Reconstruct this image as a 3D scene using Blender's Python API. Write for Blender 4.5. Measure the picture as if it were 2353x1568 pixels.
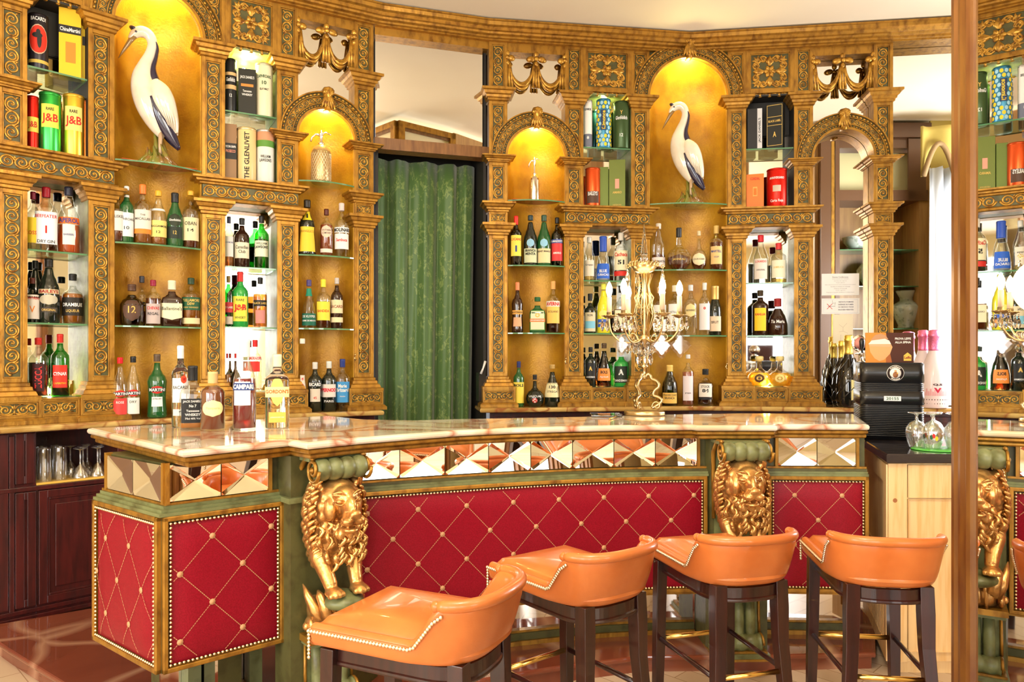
import bpy, bmesh, math, random
from mathutils import Vector, Matrix
PI = math.pi
sin, cos, rad = math.sin, math.cos, math.radians
random.seed(7)
for _o in list(bpy.data.objects): bpy.data.objects.remove(_o)
SC = bpy.context.scene
COL = SC.collection

# ------------------------------------------------------------------ camera
FPX, CX, HY, HC = 1700.0, 1176.5, 825.0, 1.25      # focal length in px, centre column, horizon row, eye height
cam_d = bpy.data.cameras.new('camera')
cam_d.sensor_width = 36.0
cam_d.lens = FPX / 2353 * 36
cam_d.shift_y = (HY - 784) / 2353
cam_d.clip_start = .05
cam = bpy.data.objects.new('camera', cam_d); COL.objects.link(cam)
cam.location = (0, 0, HC); cam.rotation_euler = (PI / 2, 0, 0)
SC.camera = cam

# ------------------------------------------------------------------ world, lights, exposure
w = bpy.data.worlds.new('world'); SC.world = w; w.use_nodes = True
w.node_tree.nodes['Background'].inputs[0].default_value = (.93, .96, 1, 1)
w.node_tree.nodes['Background'].inputs[1].default_value = 1.2
def area(name, loc, target, sx, sy, power, col, spread=180):
    d = bpy.data.lights.new(name, 'AREA'); d.shape = 'RECTANGLE'; d.size = sx; d.size_y = sy
    d.energy = power; d.color = col; d.spread = rad(spread)
    o = bpy.data.objects.new(name, d); COL.objects.link(o); o.location = loc
    o.rotation_euler = (Vector(target) - Vector(loc)).to_track_quat('-Z', 'Z').to_euler()
    return o
area('daylight_window_back', (-.2, -4.3, 1.75), (-.2, 3, 1.3), 1.9, 2.3, 85, (.96, .98, 1))
area('daylight_window_back_left', (-2.9, -4.3, 1.75), (-1, 3, 1.2), 1.6, 2.3, 75, (.96, .98, 1))
area('daylight_window_back_right', (2.5, -4.3, 1.75), (1, 3, 1.2), 1.6, 2.3, 40, (.96, .98, 1))
area('daylight_window_left', (-3.9, -1.0, 1.75), (1, 2.6, 1.0), 2.2, 2.2, 95, (1, .98, .95))
area('alcove_window', (4.3, 4.0, 1.9), (2.5, 2.6, 1.5), 1.2, 1.8, 105, (.95, .97, 1))
def point(name, loc, power, col, r=.03):
    d = bpy.data.lights.new(name, 'POINT'); d.energy = power; d.color = col; d.shadow_soft_size = r
    o = bpy.data.objects.new(name, d); COL.objects.link(o); o.location = loc
    return o
point('room_fill', (.1, .9, 2.75), 60, (1, .88, .70), .14)  # added fill without a fitting, out of view, brightens ceiling and room
area('ceiling_fill', (.4, 1.3, 2.5), (.4, 1.3, 4), 2.6, 1.6, 42, (1, .90, .72))  # added upward fill floating mid-room, unseen, lifts the ceiling brightness
v = SC.view_settings
v.view_transform = 'Standard'; v.look = 'None'; v.gamma = 1; v.exposure = .68
try: v.use_curve_mapping = False
except Exception: pass
cy = SC.cycles
cy.max_bounces = 8; cy.diffuse_bounces = 3; cy.glossy_bounces = 5; cy.transmission_bounces = 8
cy.transparent_max_bounces = 24; cy.sample_clamp_indirect = 4; cy.caustics_reflective = False; cy.caustics_refractive = False
cy.use_adaptive_sampling = True; cy.adaptive_threshold = .03
try: cy.use_denoising = True
except Exception: pass

# ------------------------------------------------------------------ materials
MATS = {}
def nodes_of(name):
    m = bpy.data.materials.new(name); m.use_nodes = True
    nt = m.node_tree; b = nt.nodes['Principled BSDF']
    return m, nt, b
def setp(b, **k):
    for a, val in k.items():
        nm = {'rough': 'Roughness', 'metal': 'Metallic', 'ior': 'IOR', 'trans': 'Transmission Weight', 'coat': 'Coat Weight',
              'sheen': 'Sheen Weight', 'spec': 'Specular IOR Level', 'es': 'Emission Strength', 'coatr': 'Coat Roughness'}[a]
        b.inputs[nm].default_value = val
def mat(name, col, rough=.5, metal=0., noise=None, bump=None, coat=0., spec=.5, emit=None, es=0., sheen=0.):
    """noise=(scale, colour2, detail, lo, hi[, stretch]) mixes a second colour; bump=(scale, strength)"""
    if name in MATS: return MATS[name]
    m, nt, b = nodes_of(name)
    b.inputs['Base Color'].default_value = (*col, 1)
    setp(b, rough=rough, metal=metal, coat=coat, spec=spec, sheen=sheen)
    if emit: b.inputs['Emission Color'].default_value = (*emit, 1); setp(b, es=es)
    tc = None
    if noise or bump:
        tc = nt.nodes.new('ShaderNodeTexCoord'); mp = nt.nodes.new('ShaderNodeMapping')
        nt.links.new(tc.outputs['Object'], mp.inputs[0])
    if noise:
        if len(noise) > 5: mp.inputs['Scale'].default_value = noise[5]
        n = nt.nodes.new('ShaderNodeTexNoise'); n.inputs['Scale'].default_value = noise[0]; n.inputs['Detail'].default_value = noise[2]
        r = nt.nodes.new('ShaderNodeMapRange'); r.inputs[1].default_value = noise[3]; r.inputs[2].default_value = noise[4]
        mx = nt.nodes.new('ShaderNodeMix'); mx.data_type = 'RGBA'
        mx.inputs[6].default_value = (*col, 1); mx.inputs[7].default_value = (*noise[1], 1)
        nt.links.new(mp.outputs[0], n.inputs['Vector']); nt.links.new(n.outputs['Fac'], r.inputs[0])
        nt.links.new(r.outputs[0], mx.inputs[0]); nt.links.new(mx.outputs[2], b.inputs['Base Color'])
    if bump:
        n2 = nt.nodes.new('ShaderNodeTexNoise'); n2.inputs['Scale'].default_value = bump[0]; n2.inputs['Detail'].default_value = 4
        bp = nt.nodes.new('ShaderNodeBump'); bp.inputs['Strength'].default_value = bump[1]; bp.inputs['Distance'].default_value = .004
        nt.links.new(mp.outputs[0], n2.inputs['Vector']); nt.links.new(n2.outputs['Fac'], bp.inputs['Height']); nt.links.new(bp.outputs[0], b.inputs['Normal'])
    MATS[name] = m
    return m
def thin_glass(name, tint, refl=.12, rough=.03):
    """a thin clear or tinted wall: straight-through transparency with a fresnel reflection"""
    if name in MATS: return MATS[name]
    m = bpy.data.materials.new(name); m.use_nodes = True; nt = m.node_tree; nt.nodes.clear()
    out = nt.nodes.new('ShaderNodeOutputMaterial'); tr = nt.nodes.new('ShaderNodeBsdfTransparent'); gl = nt.nodes.new('ShaderNodeBsdfGlossy')
    lw = nt.nodes.new('ShaderNodeLayerWeight'); mr = nt.nodes.new('ShaderNodeMapRange'); mx = nt.nodes.new('ShaderNodeMixShader')
    tr.inputs[0].default_value = (*tint, 1); gl.inputs[0].default_value = (1, 1, 1, 1); gl.inputs['Roughness'].default_value = rough
    lw.inputs[0].default_value = .35; mr.inputs[3].default_value = refl * .3; mr.inputs[4].default_value = min(1, refl * 3.6)
    nt.links.new(lw.outputs['Facing'], mr.inputs[0]); nt.links.new(mr.outputs[0], mx.inputs[0])
    nt.links.new(tr.outputs[0], mx.inputs[1]); nt.links.new(gl.outputs[0], mx.inputs[2]); nt.links.new(mx.outputs[0], out.inputs[0])
    MATS[name] = m
    return m
def glass(name, col=(1, 1, 1), ior=1.45, rough=.0):
    if name in MATS: return MATS[name]
    m, nt, b = nodes_of(name)
    b.inputs['Base Color'].default_value = (*col, 1); setp(b, rough=rough, ior=ior, trans=1.)
    MATS[name] = m
    return m
def liquid(name, col, t=.6):
    """coloured drink: part see-through, part body colour, glossy"""
    if name in MATS: return MATS[name]
    m, nt, b = nodes_of(name)
    b.inputs['Base Color'].default_value = (*[min(1, c * 1.1) for c in col], 1); setp(b, rough=.08, spec=.6)
    tr = nt.nodes.new('ShaderNodeBsdfTransparent'); tr.inputs[0].default_value = (*[c ** .7 for c in col], 1)
    mx = nt.nodes.new('ShaderNodeMixShader'); mx.inputs[0].default_value = 1 - t
    nt.links.new(tr.outputs[0], mx.inputs[1]); nt.links.new(b.outputs[0], mx.inputs[2])
    nt.links.new(mx.outputs[0], nt.nodes['Material Output'].inputs[0])
    MATS[name] = m
    return m

GOLD = mat('antique gilt wood', (.43, .215, .028), .38, .55, (30, (.20, .085, .012), 10, .44, .72, (1, 1, .45)), (60, .35))
GOLDC = mat('gilded carving', (.56, .295, .04), .34, .55, (40, (.17, .06, .008), 6, .45, .70), (50, .4))
GOLDB = mat('bright lion gilding', (.72, .40, .13), .27, .75, (16, (.34, .15, .04), 5, .5, .75), (45, .35))
GREEN = mat('olive painted wood', (.095, .090, .028), .45, 0, (22, (.055, .048, .014), 5, .45, .7), (40, .2))
GREENL = mat('celadon painted wood', (.20, .22, .09), .4, 0, (18, (.10, .095, .03), 5, .45, .7), (40, .3))
LEAF = mat('gold leaf niche lining', (.50, .255, .013), .42, .25, (7, (.32, .135, .008), 10, .40, .70), (90, .5))
MIRROR = mat('mirror silver', (.93, .94, .92), .01, 1.)
MIRRORB = mat('old mirror silver', (.90, .88, .84), .03, 1.)
RED = mat('crimson leather', (.30, .004, .018), .42, 0, (260, (.24, .003, .013), 2, .4, .6), (300, .08), spec=.25)
ORANGE = mat('tan orange leather', (.70, .20, .045), .30, 0, (9, (.62, .155, .032), 3, .4, .7), (240, .06), coat=.18)
MAHOG = mat('dark mahogany', (.042, .008, .005), .3, 0, (8, (.018, .004, .003), 6, .4, .7, (6, 6, .7)), (60, .06), coat=.25)
MAHOGR = mat('red mahogany', (.065, .007, .005), .35, 0, (9, (.028, .004, .003), 6, .4, .7, (5, 5, .6)), (60, .06), coat=.15)
BROWN = mat('brown wood', (.24, .11, .035), .4, 0, (9, (.14, .055, .018), 6, .4, .7, (5, 5, .6)), (60, .06))
BRASS = mat('brass', (.83, .55, .16), .22, 1.)
NAIL = mat('antique brass nails', (.75, .60, .36), .25, 1.)
BRONZE = mat('aged bronze', (.55, .40, .20), .3, 1.)
CHROME = mat('chrome', (.85, .85, .86), .08, 1.)
BLACK = mat('black plastic', (.012, .012, .013), .28, 0)
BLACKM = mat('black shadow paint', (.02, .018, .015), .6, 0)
WHITE = mat('white paper', (.86, .85, .82), .6)
CREAM = mat('cream paper', (.88, .80, .55), .6)
THREAD = mat('gold thread', (.62, .33, .16), .5)
PINE = mat('pine wood', (.88, .60, .29), .42, 0, (5, (.80, .47, .18), 5, .45, .65, (9, 9, .7)), (60, .05), coat=.1)
GLASSC = glass('clear glass', (1, 1, 1), 1.45)
CRYSTAL = glass('cut crystal', (1, 1, 1), 1.6)
TG = thin_glass('thin clear glass', (.95, .97, .95), .16)
TGB = thin_glass('bright thin glass', (.97, .98, .98), .42, .02)
TGG = thin_glass('thin green glass', (.10, .55, .14), .14)
TGD = thin_glass('thin dark glass', (.09, .05, .025), .14)
TGO = thin_glass('thin olive glass', (.16, .22, .06), .14)
SHELFG = mat('shelf glass edge', (.10, .26, .12), .06, 0, spec=.8)
SHELF = thin_glass('shelf glass', (.82, .95, .84), .10, .01)

# ------------------------------------------------------------------ mesh builder
def WMof(o): return WM.get(o.name, Matrix.Identity(4)) if o else Matrix.Identity(4)
WM = {}
class MB:
    def __init__(s, f=None):
        s.v = []; s.fc = []; s.mi = []; s.sm = []; s.mats = []; s.f = f; s.cur = 0; s.smooth = False
    def mat(s, m):
        if m not in s.mats: s.mats.append(m)
        s.cur = s.mats.index(m); return s
    def add(s, vs, fs, smooth=None, f=None):
        b = len(s.v); g = f or s.f
        s.v += [tuple(g(*p)) if g else tuple(p) for p in vs]
        sm = s.smooth if smooth is None else smooth
        for q in fs:
            s.fc.append([b + i for i in q]); s.mi.append(s.cur); s.sm.append(sm)
        return s
    def box(s, x0, x1, y0, y1, z0, z1, f=None):
        vs = [(x, y, z) for x in (x0, x1) for y in (y0, y1) for z in (z0, z1)]
        return s.add(vs, [(0, 1, 3, 2), (4, 6, 7, 5), (0, 4, 5, 1), (2, 3, 7, 6), (0, 2, 6, 4), (1, 5, 7, 3)], False, f)
    def stack(s, rings, cap0=True, cap1=True, closed=True, smooth=None, f=None):
        n = len(rings[0]); vs = [p for r in rings for p in r]; fs = []
        m = n if closed else n - 1
        for i in range(len(rings) - 1):
            for j in range(m):
                k = (j + 1) % n
                fs.append((i * n + j, i * n + k, (i + 1) * n + k, (i + 1) * n + j))
        if cap0: fs.append(tuple(range(n - 1, -1, -1)))
        if cap1: fs.append(tuple((len(rings) - 1) * n + j for j in range(n)))
        return s.add(vs, fs, smooth, f)
    def capstack(s, u0, u1, d, prof, back=0.0, f=None):
        """a moulded block standing out from the wall by d; prof = [(projection, z)]"""
        rings = [[(u0 - e, back, z), (u0 - e, d + e, z), (u1 + e, d + e, z), (u1 + e, back, z)] for e, z in prof]
        return s.stack(rings, smooth=False, f=f)
    def lathe(s, prof, n=20, c=(0, 0, 0), sq=None, smooth=True, cap=True, f=None, sx=1, sy=1, a0=0.):
        rings = []
        for r, z in prof:
            ring = []
            for j in range(n):
                a = 2 * PI * j / n + a0; ca, sa = cos(a), sin(a)
                if sq:
                    k = (abs(ca) ** sq + abs(sa) ** sq) ** (-1 / sq)
                else: k = 1
                ring.append((c[0] + r * k * ca * sx, c[1] + r * k * sa * sy, c[2] + z))
            rings.append(ring)
        return s.stack(rings, cap, cap, True, smooth, f)
    def ell(s, c, r, n=12, m=8, rot=None, f=None, z0=-1.):
        rings = []
        for i in range(m + 1):
            t = max(-1, z0) + (1 - max(-1, z0)) * 0
            a = -PI / 2 + PI * i / m
            rr, z = max(cos(a), .02), sin(a)
            rings.append([Vector((rr * cos(2 * PI * j / n) * r[0], rr * sin(2 * PI * j / n) * r[1], z * r[2])) for j in range(n)])
        if rot is not None: rings = [[rot @ p for p in q] for q in rings]
        rings = [[(p.x + c[0], p.y + c[1], p.z + c[2]) for p in q] for q in rings]
        return s.stack(rings, smooth=True, f=f)
    def tube(s, pts, r, n=8, closed=False, cap=True, f=None, sx=1., smooth=True):
        P = [Vector(p) for p in pts]; N = len(P)
        rr = r if isinstance(r, (list, tuple)) else [r] * N
        T = []
        for i in range(N):
            a = P[(i - 1) % N] if (closed or i > 0) else P[i]; b = P[(i + 1) % N] if (closed or i < N - 1) else P[i]
            t = (b - a); T.append(t.normalized() if t.length > 1e-9 else Vector((0, 0, 1)))
        ref = Vector((0, 0, 1)) if abs(T[0].z) < .9 else Vector((1, 0, 0))
        nn = (ref - T[0] * ref.dot(T[0])).normalized(); rings = []
        for i in range(N):
            nn = (nn - T[i] * nn.dot(T[i]))
            nn = nn.normalized() if nn.length > 1e-6 else T[i].orthogonal().normalized()
            bb = T[i].cross(nn)
            rings.append([tuple(P[i] + (nn * cos(2 * PI * j / n) + bb * sin(2 * PI * j / n) * sx) * rr[i]) for j in range(n)])
        if closed:
            rings.append(rings[0]); return s.stack(rings, False, False, True, smooth, f)
        return s.stack(rings, cap, cap, True, smooth, f)
    def relief(s, pts, r, g, hs=1.):
        """raised half-round strand over a surface; pts in (x,t), g(x,t,h) maps to the builder's space"""
        N = len(pts); rr = r if isinstance(r, (list, tuple)) else [r] * N; vs = []
        for i in range(N):
            a = pts[max(0, i - 1)]; b = pts[min(N - 1, i + 1)]
            dx, dy = b[0] - a[0], b[1] - a[1]; L = math.hypot(dx, dy) or 1; nx, ny = -dy / L, dx / L
            for e, h in ((-1, 0), (-.72, .75), (0, 1.), (.72, .75), (1, 0)):
                vs.append(g(pts[i][0] + nx * e * rr[i], pts[i][1] + ny * e * rr[i], h * rr[i] * hs))
        fs = [(i * 5 + j, i * 5 + j + 1, i * 5 + j + 6, i * 5 + j + 5) for i in range(N - 1) for j in range(4)]
        fs += [(0, 1, 2, 3, 4), tuple((N - 1) * 5 + j for j in range(5))]
        return s.add(vs, fs, True)
    def dome(s, x, t, r, g, h=1., ax=1., n=8):
        vs = [g(x + r * cos(2 * PI * j / n), t + r * ax * sin(2 * PI * j / n), 0) for j in range(n)]
        vs += [g(x + r * .7 * cos(2 * PI * j / n), t + r * ax * .7 * sin(2 * PI * j / n), r * h * .7) for j in range(n)] + [g(x, t, r * h)]
        fs = [(j, (j + 1) % n, n + (j + 1) % n, n + j) for j in range(n)] + [(n + j, n + (j + 1) % n, 2 * n) for j in range(n)]
        return s.add(vs, fs, True)
    def petal(s, x, t, L, W, ang, g, h=.5):
        """pointed leaf from (x,t) along ang"""
        ca, sa = cos(ang), sin(ang); vs = []
        prof = [(0, .25), (.25, .8), (.5, 1), (.75, .7), (1, .05)]
        for k, (q, wq) in enumerate(prof):
            for e, hh in ((-1, 0), (-.45, .9), (0, .55), (.45, .9), (1, 0)):
                lx = q * L; ly = e * wq * W / 2
                vs.append(g(x + lx * ca - ly * sa, t + lx * sa + ly * ca, hh * h * W * (.5 + wq * .5)))
        fs = [(i * 5 + j, i * 5 + j + 1, i * 5 + j + 6, i * 5 + j + 5) for i in range(4) for j in range(4)]
        return s.add(vs, fs, True)
    def text(s, body, f, width=None, height=None, bold=.0, align='CENTER'):
        """flat lettering mapped by f(x,y)"""
        vs, fs, W, H = text_geo(body, bold)
        k = 1.
        if width and height: kx, ky = width / W, height / H
        elif width: kx = ky = width / W
        else: kx = ky = height / H
        return s.add([f(x * kx, y * ky) for x, y in vs], fs, False, f=lambda *p: p)
    def build(s, name, m=None, parent=None, world=False, bevel=0., sub=0, recalc=True, solid=0., label=None):
        me = bpy.data.meshes.new(name)
        vs = s.v
        if world and parent is not None:
            inv = WMof(parent).inverted(); vs = [tuple(inv @ Vector(p)) for p in vs]
        me.from_pydata(vs, [], s.fc)
        if m is not None and not s.mats: me.materials.append(m)
        for q in s.mats: me.materials.append(q)
        if s.fc:
            if s.mats: me.polygons.foreach_set('material_index', s.mi)
            me.polygons.foreach_set('use_smooth', s.sm)
        if recalc:
            bm = bmesh.new(); bm.from_mesh(me); bmesh.ops.recalc_face_normals(bm, faces=bm.faces); bm.to_mesh(me); bm.free()
        me.update()
        o = bpy.data.objects.new(name, me); COL.objects.link(o)
        if parent is not None:
            o.parent = parent; WM[o.name] = WMof(parent).copy()
        if bevel:
            b = o.modifiers.new('bevel', 'BEVEL'); b.width = bevel; b.segments = 2; b.limit_method = 'ANGLE'; b.angle_limit = rad(50)
        if sub: o.modifiers.new('sub', 'SUBSURF').levels = sub; o.modifiers['sub'].render_levels = sub
        if solid: sd = o.modifiers.new('solid', 'SOLIDIFY'); sd.thickness = solid; sd.offset = 0
        if label: o['label'] = label
        return o
_TX = {}
def text_geo(body, bold=0.):
    key = (body, bold)
    if key in _TX: return _TX[key]
    cu = bpy.data.curves.new('t', 'FONT'); cu.body = body; cu.size = 1; cu.resolution_u = 2; cu.offset = bold; cu.align_x = 'LEFT'
    o = bpy.data.objects.new('t', cu); COL.objects.link(o)
    bpy.context.view_layer.update()
    dg = bpy.context.evaluated_depsgraph_get(); ev = o.evaluated_get(dg); me = ev.to_mesh()
    vs = [(p.co.x, p.co.y) for p in me.vertices]; fs = [tuple(p.vertices) for p in me.polygons]
    ev.to_mesh_clear(); bpy.data.objects.remove(o); bpy.data.curves.remove(cu)
    if not vs: vs = [(0, 0), (1, 0), (1, 1)]; fs = []
    x0, x1 = min(p[0] for p in vs), max(p[0] for p in vs); y0, y1 = min(p[1] for p in vs), max(p[1] for p in vs)
    cxx, cyy = (x0 + x1) / 2, (y0 + y1) / 2
    _TX[key] = ([(a - cxx, b - cyy) for a, b in vs], fs, max(x1 - x0, 1e-3), max(y1 - y0, 1e-3))
    return _TX[key]
def tag(o, label=None, cat=None, group=None, kind=None):
    if label: o['label'] = label
    if cat: o['category'] = cat
    if group: o['group'] = group
    if kind: o['kind'] = kind
    return o
def empty(name, loc=(0, 0, 0), rz=0., label=None, cat=None, group=None):
    o = bpy.data.objects.new(name, None); COL.objects.link(o); o.location = loc; o.rotation_euler = (0, 0, rz)
    o.empty_display_size = .05
    WM[o.name] = Matrix.Translation(loc) @ Matrix.Rotation(rz, 4, 'Z')
    return tag(o, label, cat, group)
def dup(root, loc, rz=0., label=None, group=None):
    r = root.copy(); COL.objects.link(r); r.location = loc; r.rotation_euler = (0, 0, rz)
    if label: r['label'] = label
    if group: r['group'] = group
    for ch in list(root.children):
        c = ch.copy(); COL.objects.link(c); c.parent = r
        for g in ch.children:
            d = g.copy(); COL.objects.link(d); d.parent = c
    return r
def remesh(parts, voxel, name, mat_, parent, smooth=2, factor=.5):
    """one continuous surface grown from overlapping volumes (voxel remesh baked into the mesh)"""
    o = parts.build(name, mat_)
    r = o.modifiers.new('r', 'REMESH'); r.mode = 'VOXEL'; r.voxel_size = voxel; r.use_smooth_shade = True
    if smooth: q = o.modifiers.new('s', 'SMOOTH'); q.iterations = smooth; q.factor = factor
    bpy.context.view_layer.update()
    dg = bpy.context.evaluated_depsgraph_get()
    me = bpy.data.meshes.new_from_object(o.evaluated_get(dg))
    o.modifiers.clear(); old = o.data; o.data = me; bpy.data.meshes.remove(old)
    me.materials.clear(); me.materials.append(mat_)
    me.polygons.foreach_set('use_smooth', [True] * len(me.polygons))
    if parent is not None: o.parent = parent; WM[o.name] = WMof(parent).copy()
    return o

# ------------------------------------------------------------------ wall planes of the polygonal bar wall
class Facet:
    def __init__(s, O, ang):
        s.O = O; s.ang = rad(ang); s.a = (cos(s.ang), sin(s.ang)); s.n = (sin(s.ang), -cos(s.ang))
    def W(s, u, o, z): return (s.O[0] + s.a[0] * u + s.n[0] * o, s.O[1] + s.a[1] * u + s.n[1] * o, z)
    def u(s, px, o=0.):
        k = (px - CX) / FPX; x, y = s.O[0] + s.n[0] * o, s.O[1] + s.n[1] * o
        return (k * y - x) / (s.a[0] - k * s.a[1])
    def D(s, px, o=0.):
        return s.W(s.u(px, o), o, 0)[1]
    def z(s, px, py, o=0.): return HC + (HY - py) * s.D(px, o) / FPX
def chord(p, q):
    return Facet(((p[0] + q[0]) / 2, (p[1] + q[1]) / 2), math.degrees(math.atan2(q[1] - p[1], q[0] - p[0])))
V0, V1, V2, V3 = (-1.8565, 3.889), (-.801, 4.486), (-.161, 4.6875), (1.16, 4.885)
FA, FB, FC, FD, FE = Facet(V0, 46), Facet(V0, 29.5), Facet(V1, 17.5), Facet(V2, 8.5), Facet(V3, -7.8)
# ------------------------------------------------------------------ carved ornament
def scroll(mb, L, W, g, n=None, flip=False, thin=1.):
    """running S-scroll along t in 0..L, width W, mapped by g(x,t,h)"""
    n = n or max(1, round(L / (W * .98)))
    c = L / n; R = min(c, W) / 2 * .9
    for i in range(n):
        sd = (1 if i % 2 else -1) * (-1 if flip else 1)
        tc = (i + .5) * c; pts = []; rs = []
        for k in range(8):
            a = -PI / 2 + PI * k / 7; pts.append((sd * cos(a) * R * 1.0, tc + sin(a) * c / 2)); rs.append(R * .17 * thin)
        N = 18
        for k in range(1, N + 1):
            q = k / N; a = PI / 2 + q * PI * 2.9; r = R * (1 - q) ** .75 * .92 + R * .10
            yy = sin(a) * r * (1 if q > .15 else (1 + (c / 2 / R - 1) * (1 - q / .15)))
            pts.append((sd * cos(a) * r, tc + yy)); rs.append(R * (.17 - .05 * q) * thin)
        mb.relief(pts, rs, g, 1.3)
        mb.dome(0, tc, R * .22, g, 1.5, n=6)
        for e in (-1, 1):
            mb.petal(-sd * R * .55 * e, tc + e * c * .42, R * .62, R * .36, PI / 2 + (.9 * sd if e > 0 else -.9 * sd) * (1 if e > 0 else 1) + (0 if e > 0 else PI), g, .9)
def flower(mb, r, g, n=6, x=0, t=0):
    for k in range(n):
        a = 2 * PI * k / n; mb.petal(x + cos(a) * r * .15, t + sin(a) * r * .15, r * .85, r * .7, a, g, .55)
    mb.dome(x, t, r * .24, g, 1.6)
def palmette_panel(mb, w, h, g):
    """symmetrical scroll panel, centre at 0,0"""
    for sx in (-1, 1):
        def gg(x, t, hh, sx=sx): return g(sx * x, t, hh)
        mb2 = [(w * .04 + 0 * k, 0) for k in range(1)]
        R = min(h * .36, w * .16)
        for (cx, cz, d) in ((w * .20, -h * .04, 1), (w * .385, h * .04, -1)):
            pts = []; rs = []
            for k in range(20):
                q = k / 19; a = PI * .9 * d + d * q * PI * 2.8; r = R * (1 - q) ** .7 * .95 + R * .12
                pts.append((cx + cos(a) * r, cz + sin(a) * r)); rs.append(R * (.2 - .06 * q))
            mb.relief(pts, rs, gg, 1.2); mb.dome(cx, cz, R * .26, gg, 1.5, n=6)
        mb.relief([(w * .02, -h * .3), (w * .1, -h * .40), (w * .2, -h * .42), (w * .32, -h * .34), (w * .42, -h * .38)], [R * .2, R * .2, R * .18, R * .16, R * .1], gg)
        mb.relief([(w * .03, h * .2), (w * .12, h * .36), (w * .24, h * .38), (w * .40, h * .42)], [R * .18, R * .18, R * .14, R * .08], gg)
    for a in (PI / 2, PI / 2 - .55, PI / 2 + .55, -PI / 2): mb.petal(0, -h * .04, h * .42, h * .16, a, g, .8)
def square_panel(mb, w, h, g):
    """open flower in the middle with leaves and curled branches to the corners"""
    def gg(x, t, hh): return g(x, t * h / w, hh)
    flower(mb, w * .19, gg, 6); s = w
    for k in range(4):
        a = k * PI / 2; mb.petal(cos(a) * s * .16, sin(a) * s * .16, s * .31, s * .21, a, gg, .5)
        for e in (-.42, .42): mb.petal(cos(a) * s * .22, sin(a) * s * .22, s * .20, s * .11, a + e * 1.6, gg, .6)
        ca, sa = cos(a + PI / 4), sin(a + PI / 4)
        for m in (-1, 1):
            def q(x, y): X, Y = (x, y) if m > 0 else (y, x); return (X * (1 if ca > 0 else -1), Y * (1 if sa > 0 else -1))
            for (cx, cy2, R, st) in ((.36, .17, .095, -PI * .5), (.34, .36, .085, PI), (.18, .39, .085, 0)):
                pts = [];
                for i in range(14):
                    p = i / 13; aa = st + p * PI * 2.6; r = R * (1 - p) ** .7 + .012; pts.append(q((cx + cos(aa) * r) * s, (cy2 + sin(aa) * r) * s))
                mb.relief(pts, [s * .026 * (1 - .4 * i / 13) for i in range(14)], gg, 1.4)
        cx, cy2 = s * .41 * (1 if ca > 0 else -1), s * .42 * (1 if sa > 0 else -1)
        for e in (-.8, 0, .8): mb.petal(cx * .8, cy2 * .8, s * .17, s * .07, math.atan2(cy2, cx) + e, gg, .7)

# ------------------------------------------------------------------ back bar units
ZM, ZPT, ZBT, ZCB, ZCT, ZET, ZIB, ZIT, ZTOP = .945, 1.058, 1.14, 2.035, 2.11, 2.235, 2.89, 2.965, 3.27
ZAB, ZAI = 2.50, 2.54
DB = .10                                                # how far the pilasters stand in front of the panelling
CAPP = [(.0, 0), (.008, .004), (.008, .016), (.016, .02), (.018, .034), (.028, .040), (.034, .056), (.046, .060), (.046, .075)]
def capital(mb, F, u0, u1, z0, z1, e=1., d=0., back=-DB):
    h = z1 - z0; mb.capstack(u0, u1, d, [(p * e, z0 + q / .075 * h) for p, q in CAPP], back, F.W)
def base(mb, F, u0, u1, z0, z1, e=1., d=0., back=-DB):
    h = z1 - z0; mb.capstack(u0, u1, d, [(p * e, z1 - q / .075 * h) for p, q in CAPP][::-1], back, F.W)
def framed(mb, F, u0, u1, z0, z1, o=0., bw=.02, back=-DB, inner=GREEN, frame=GOLD):
    """recessed painted panel in a stepped gilt frame"""
    mb.mat(inner).box(u0 + .001, u1 - .001, back, o - .014, z0, z1, F.W)
    mb.mat(frame)
    for (a, b, c, d) in ((u0, u0 + bw, z0, z1), (u1 - bw, u1, z0, z1), (u0 + bw, u1 - bw, z0, z0 + bw), (u0 + bw, u1 - bw, z1 - bw, z1)):
        mb.box(a, b, back if a in (u0,) or b == u1 else o - .014, o, c, d, F.W)
    q = .007
    for (a, b, c, d) in ((u0 + bw, u0 + bw + q, z0 + bw, z1 - bw), (u1 - bw - q, u1 - bw, z0 + bw, z1 - bw), (u0 + bw + q, u1 - bw - q, z0 + bw, z0 + bw + q), (u0 + bw + q, u1 - bw - q, z1 - bw - q, z1 - bw)):
        mb.box(a, b, o - .014, o - .006, c, d, F.W)
def carve_strip(F, u0, u1, z0, z1, parent, name='carving', bw=.028, flip=False, o=0.):
    m = MB(); uc = (u0 + u1) / 2; pad = .012
    scroll(m, z1 - z0 - 2 * bw - pad, u1 - u0 - 2 * bw, lambda x, t, h: F.W(uc + x, o - .014 + h, z0 + bw + pad / 2 + t), flip=flip)
    return m.build(name, GOLDC, parent, True)
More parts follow.
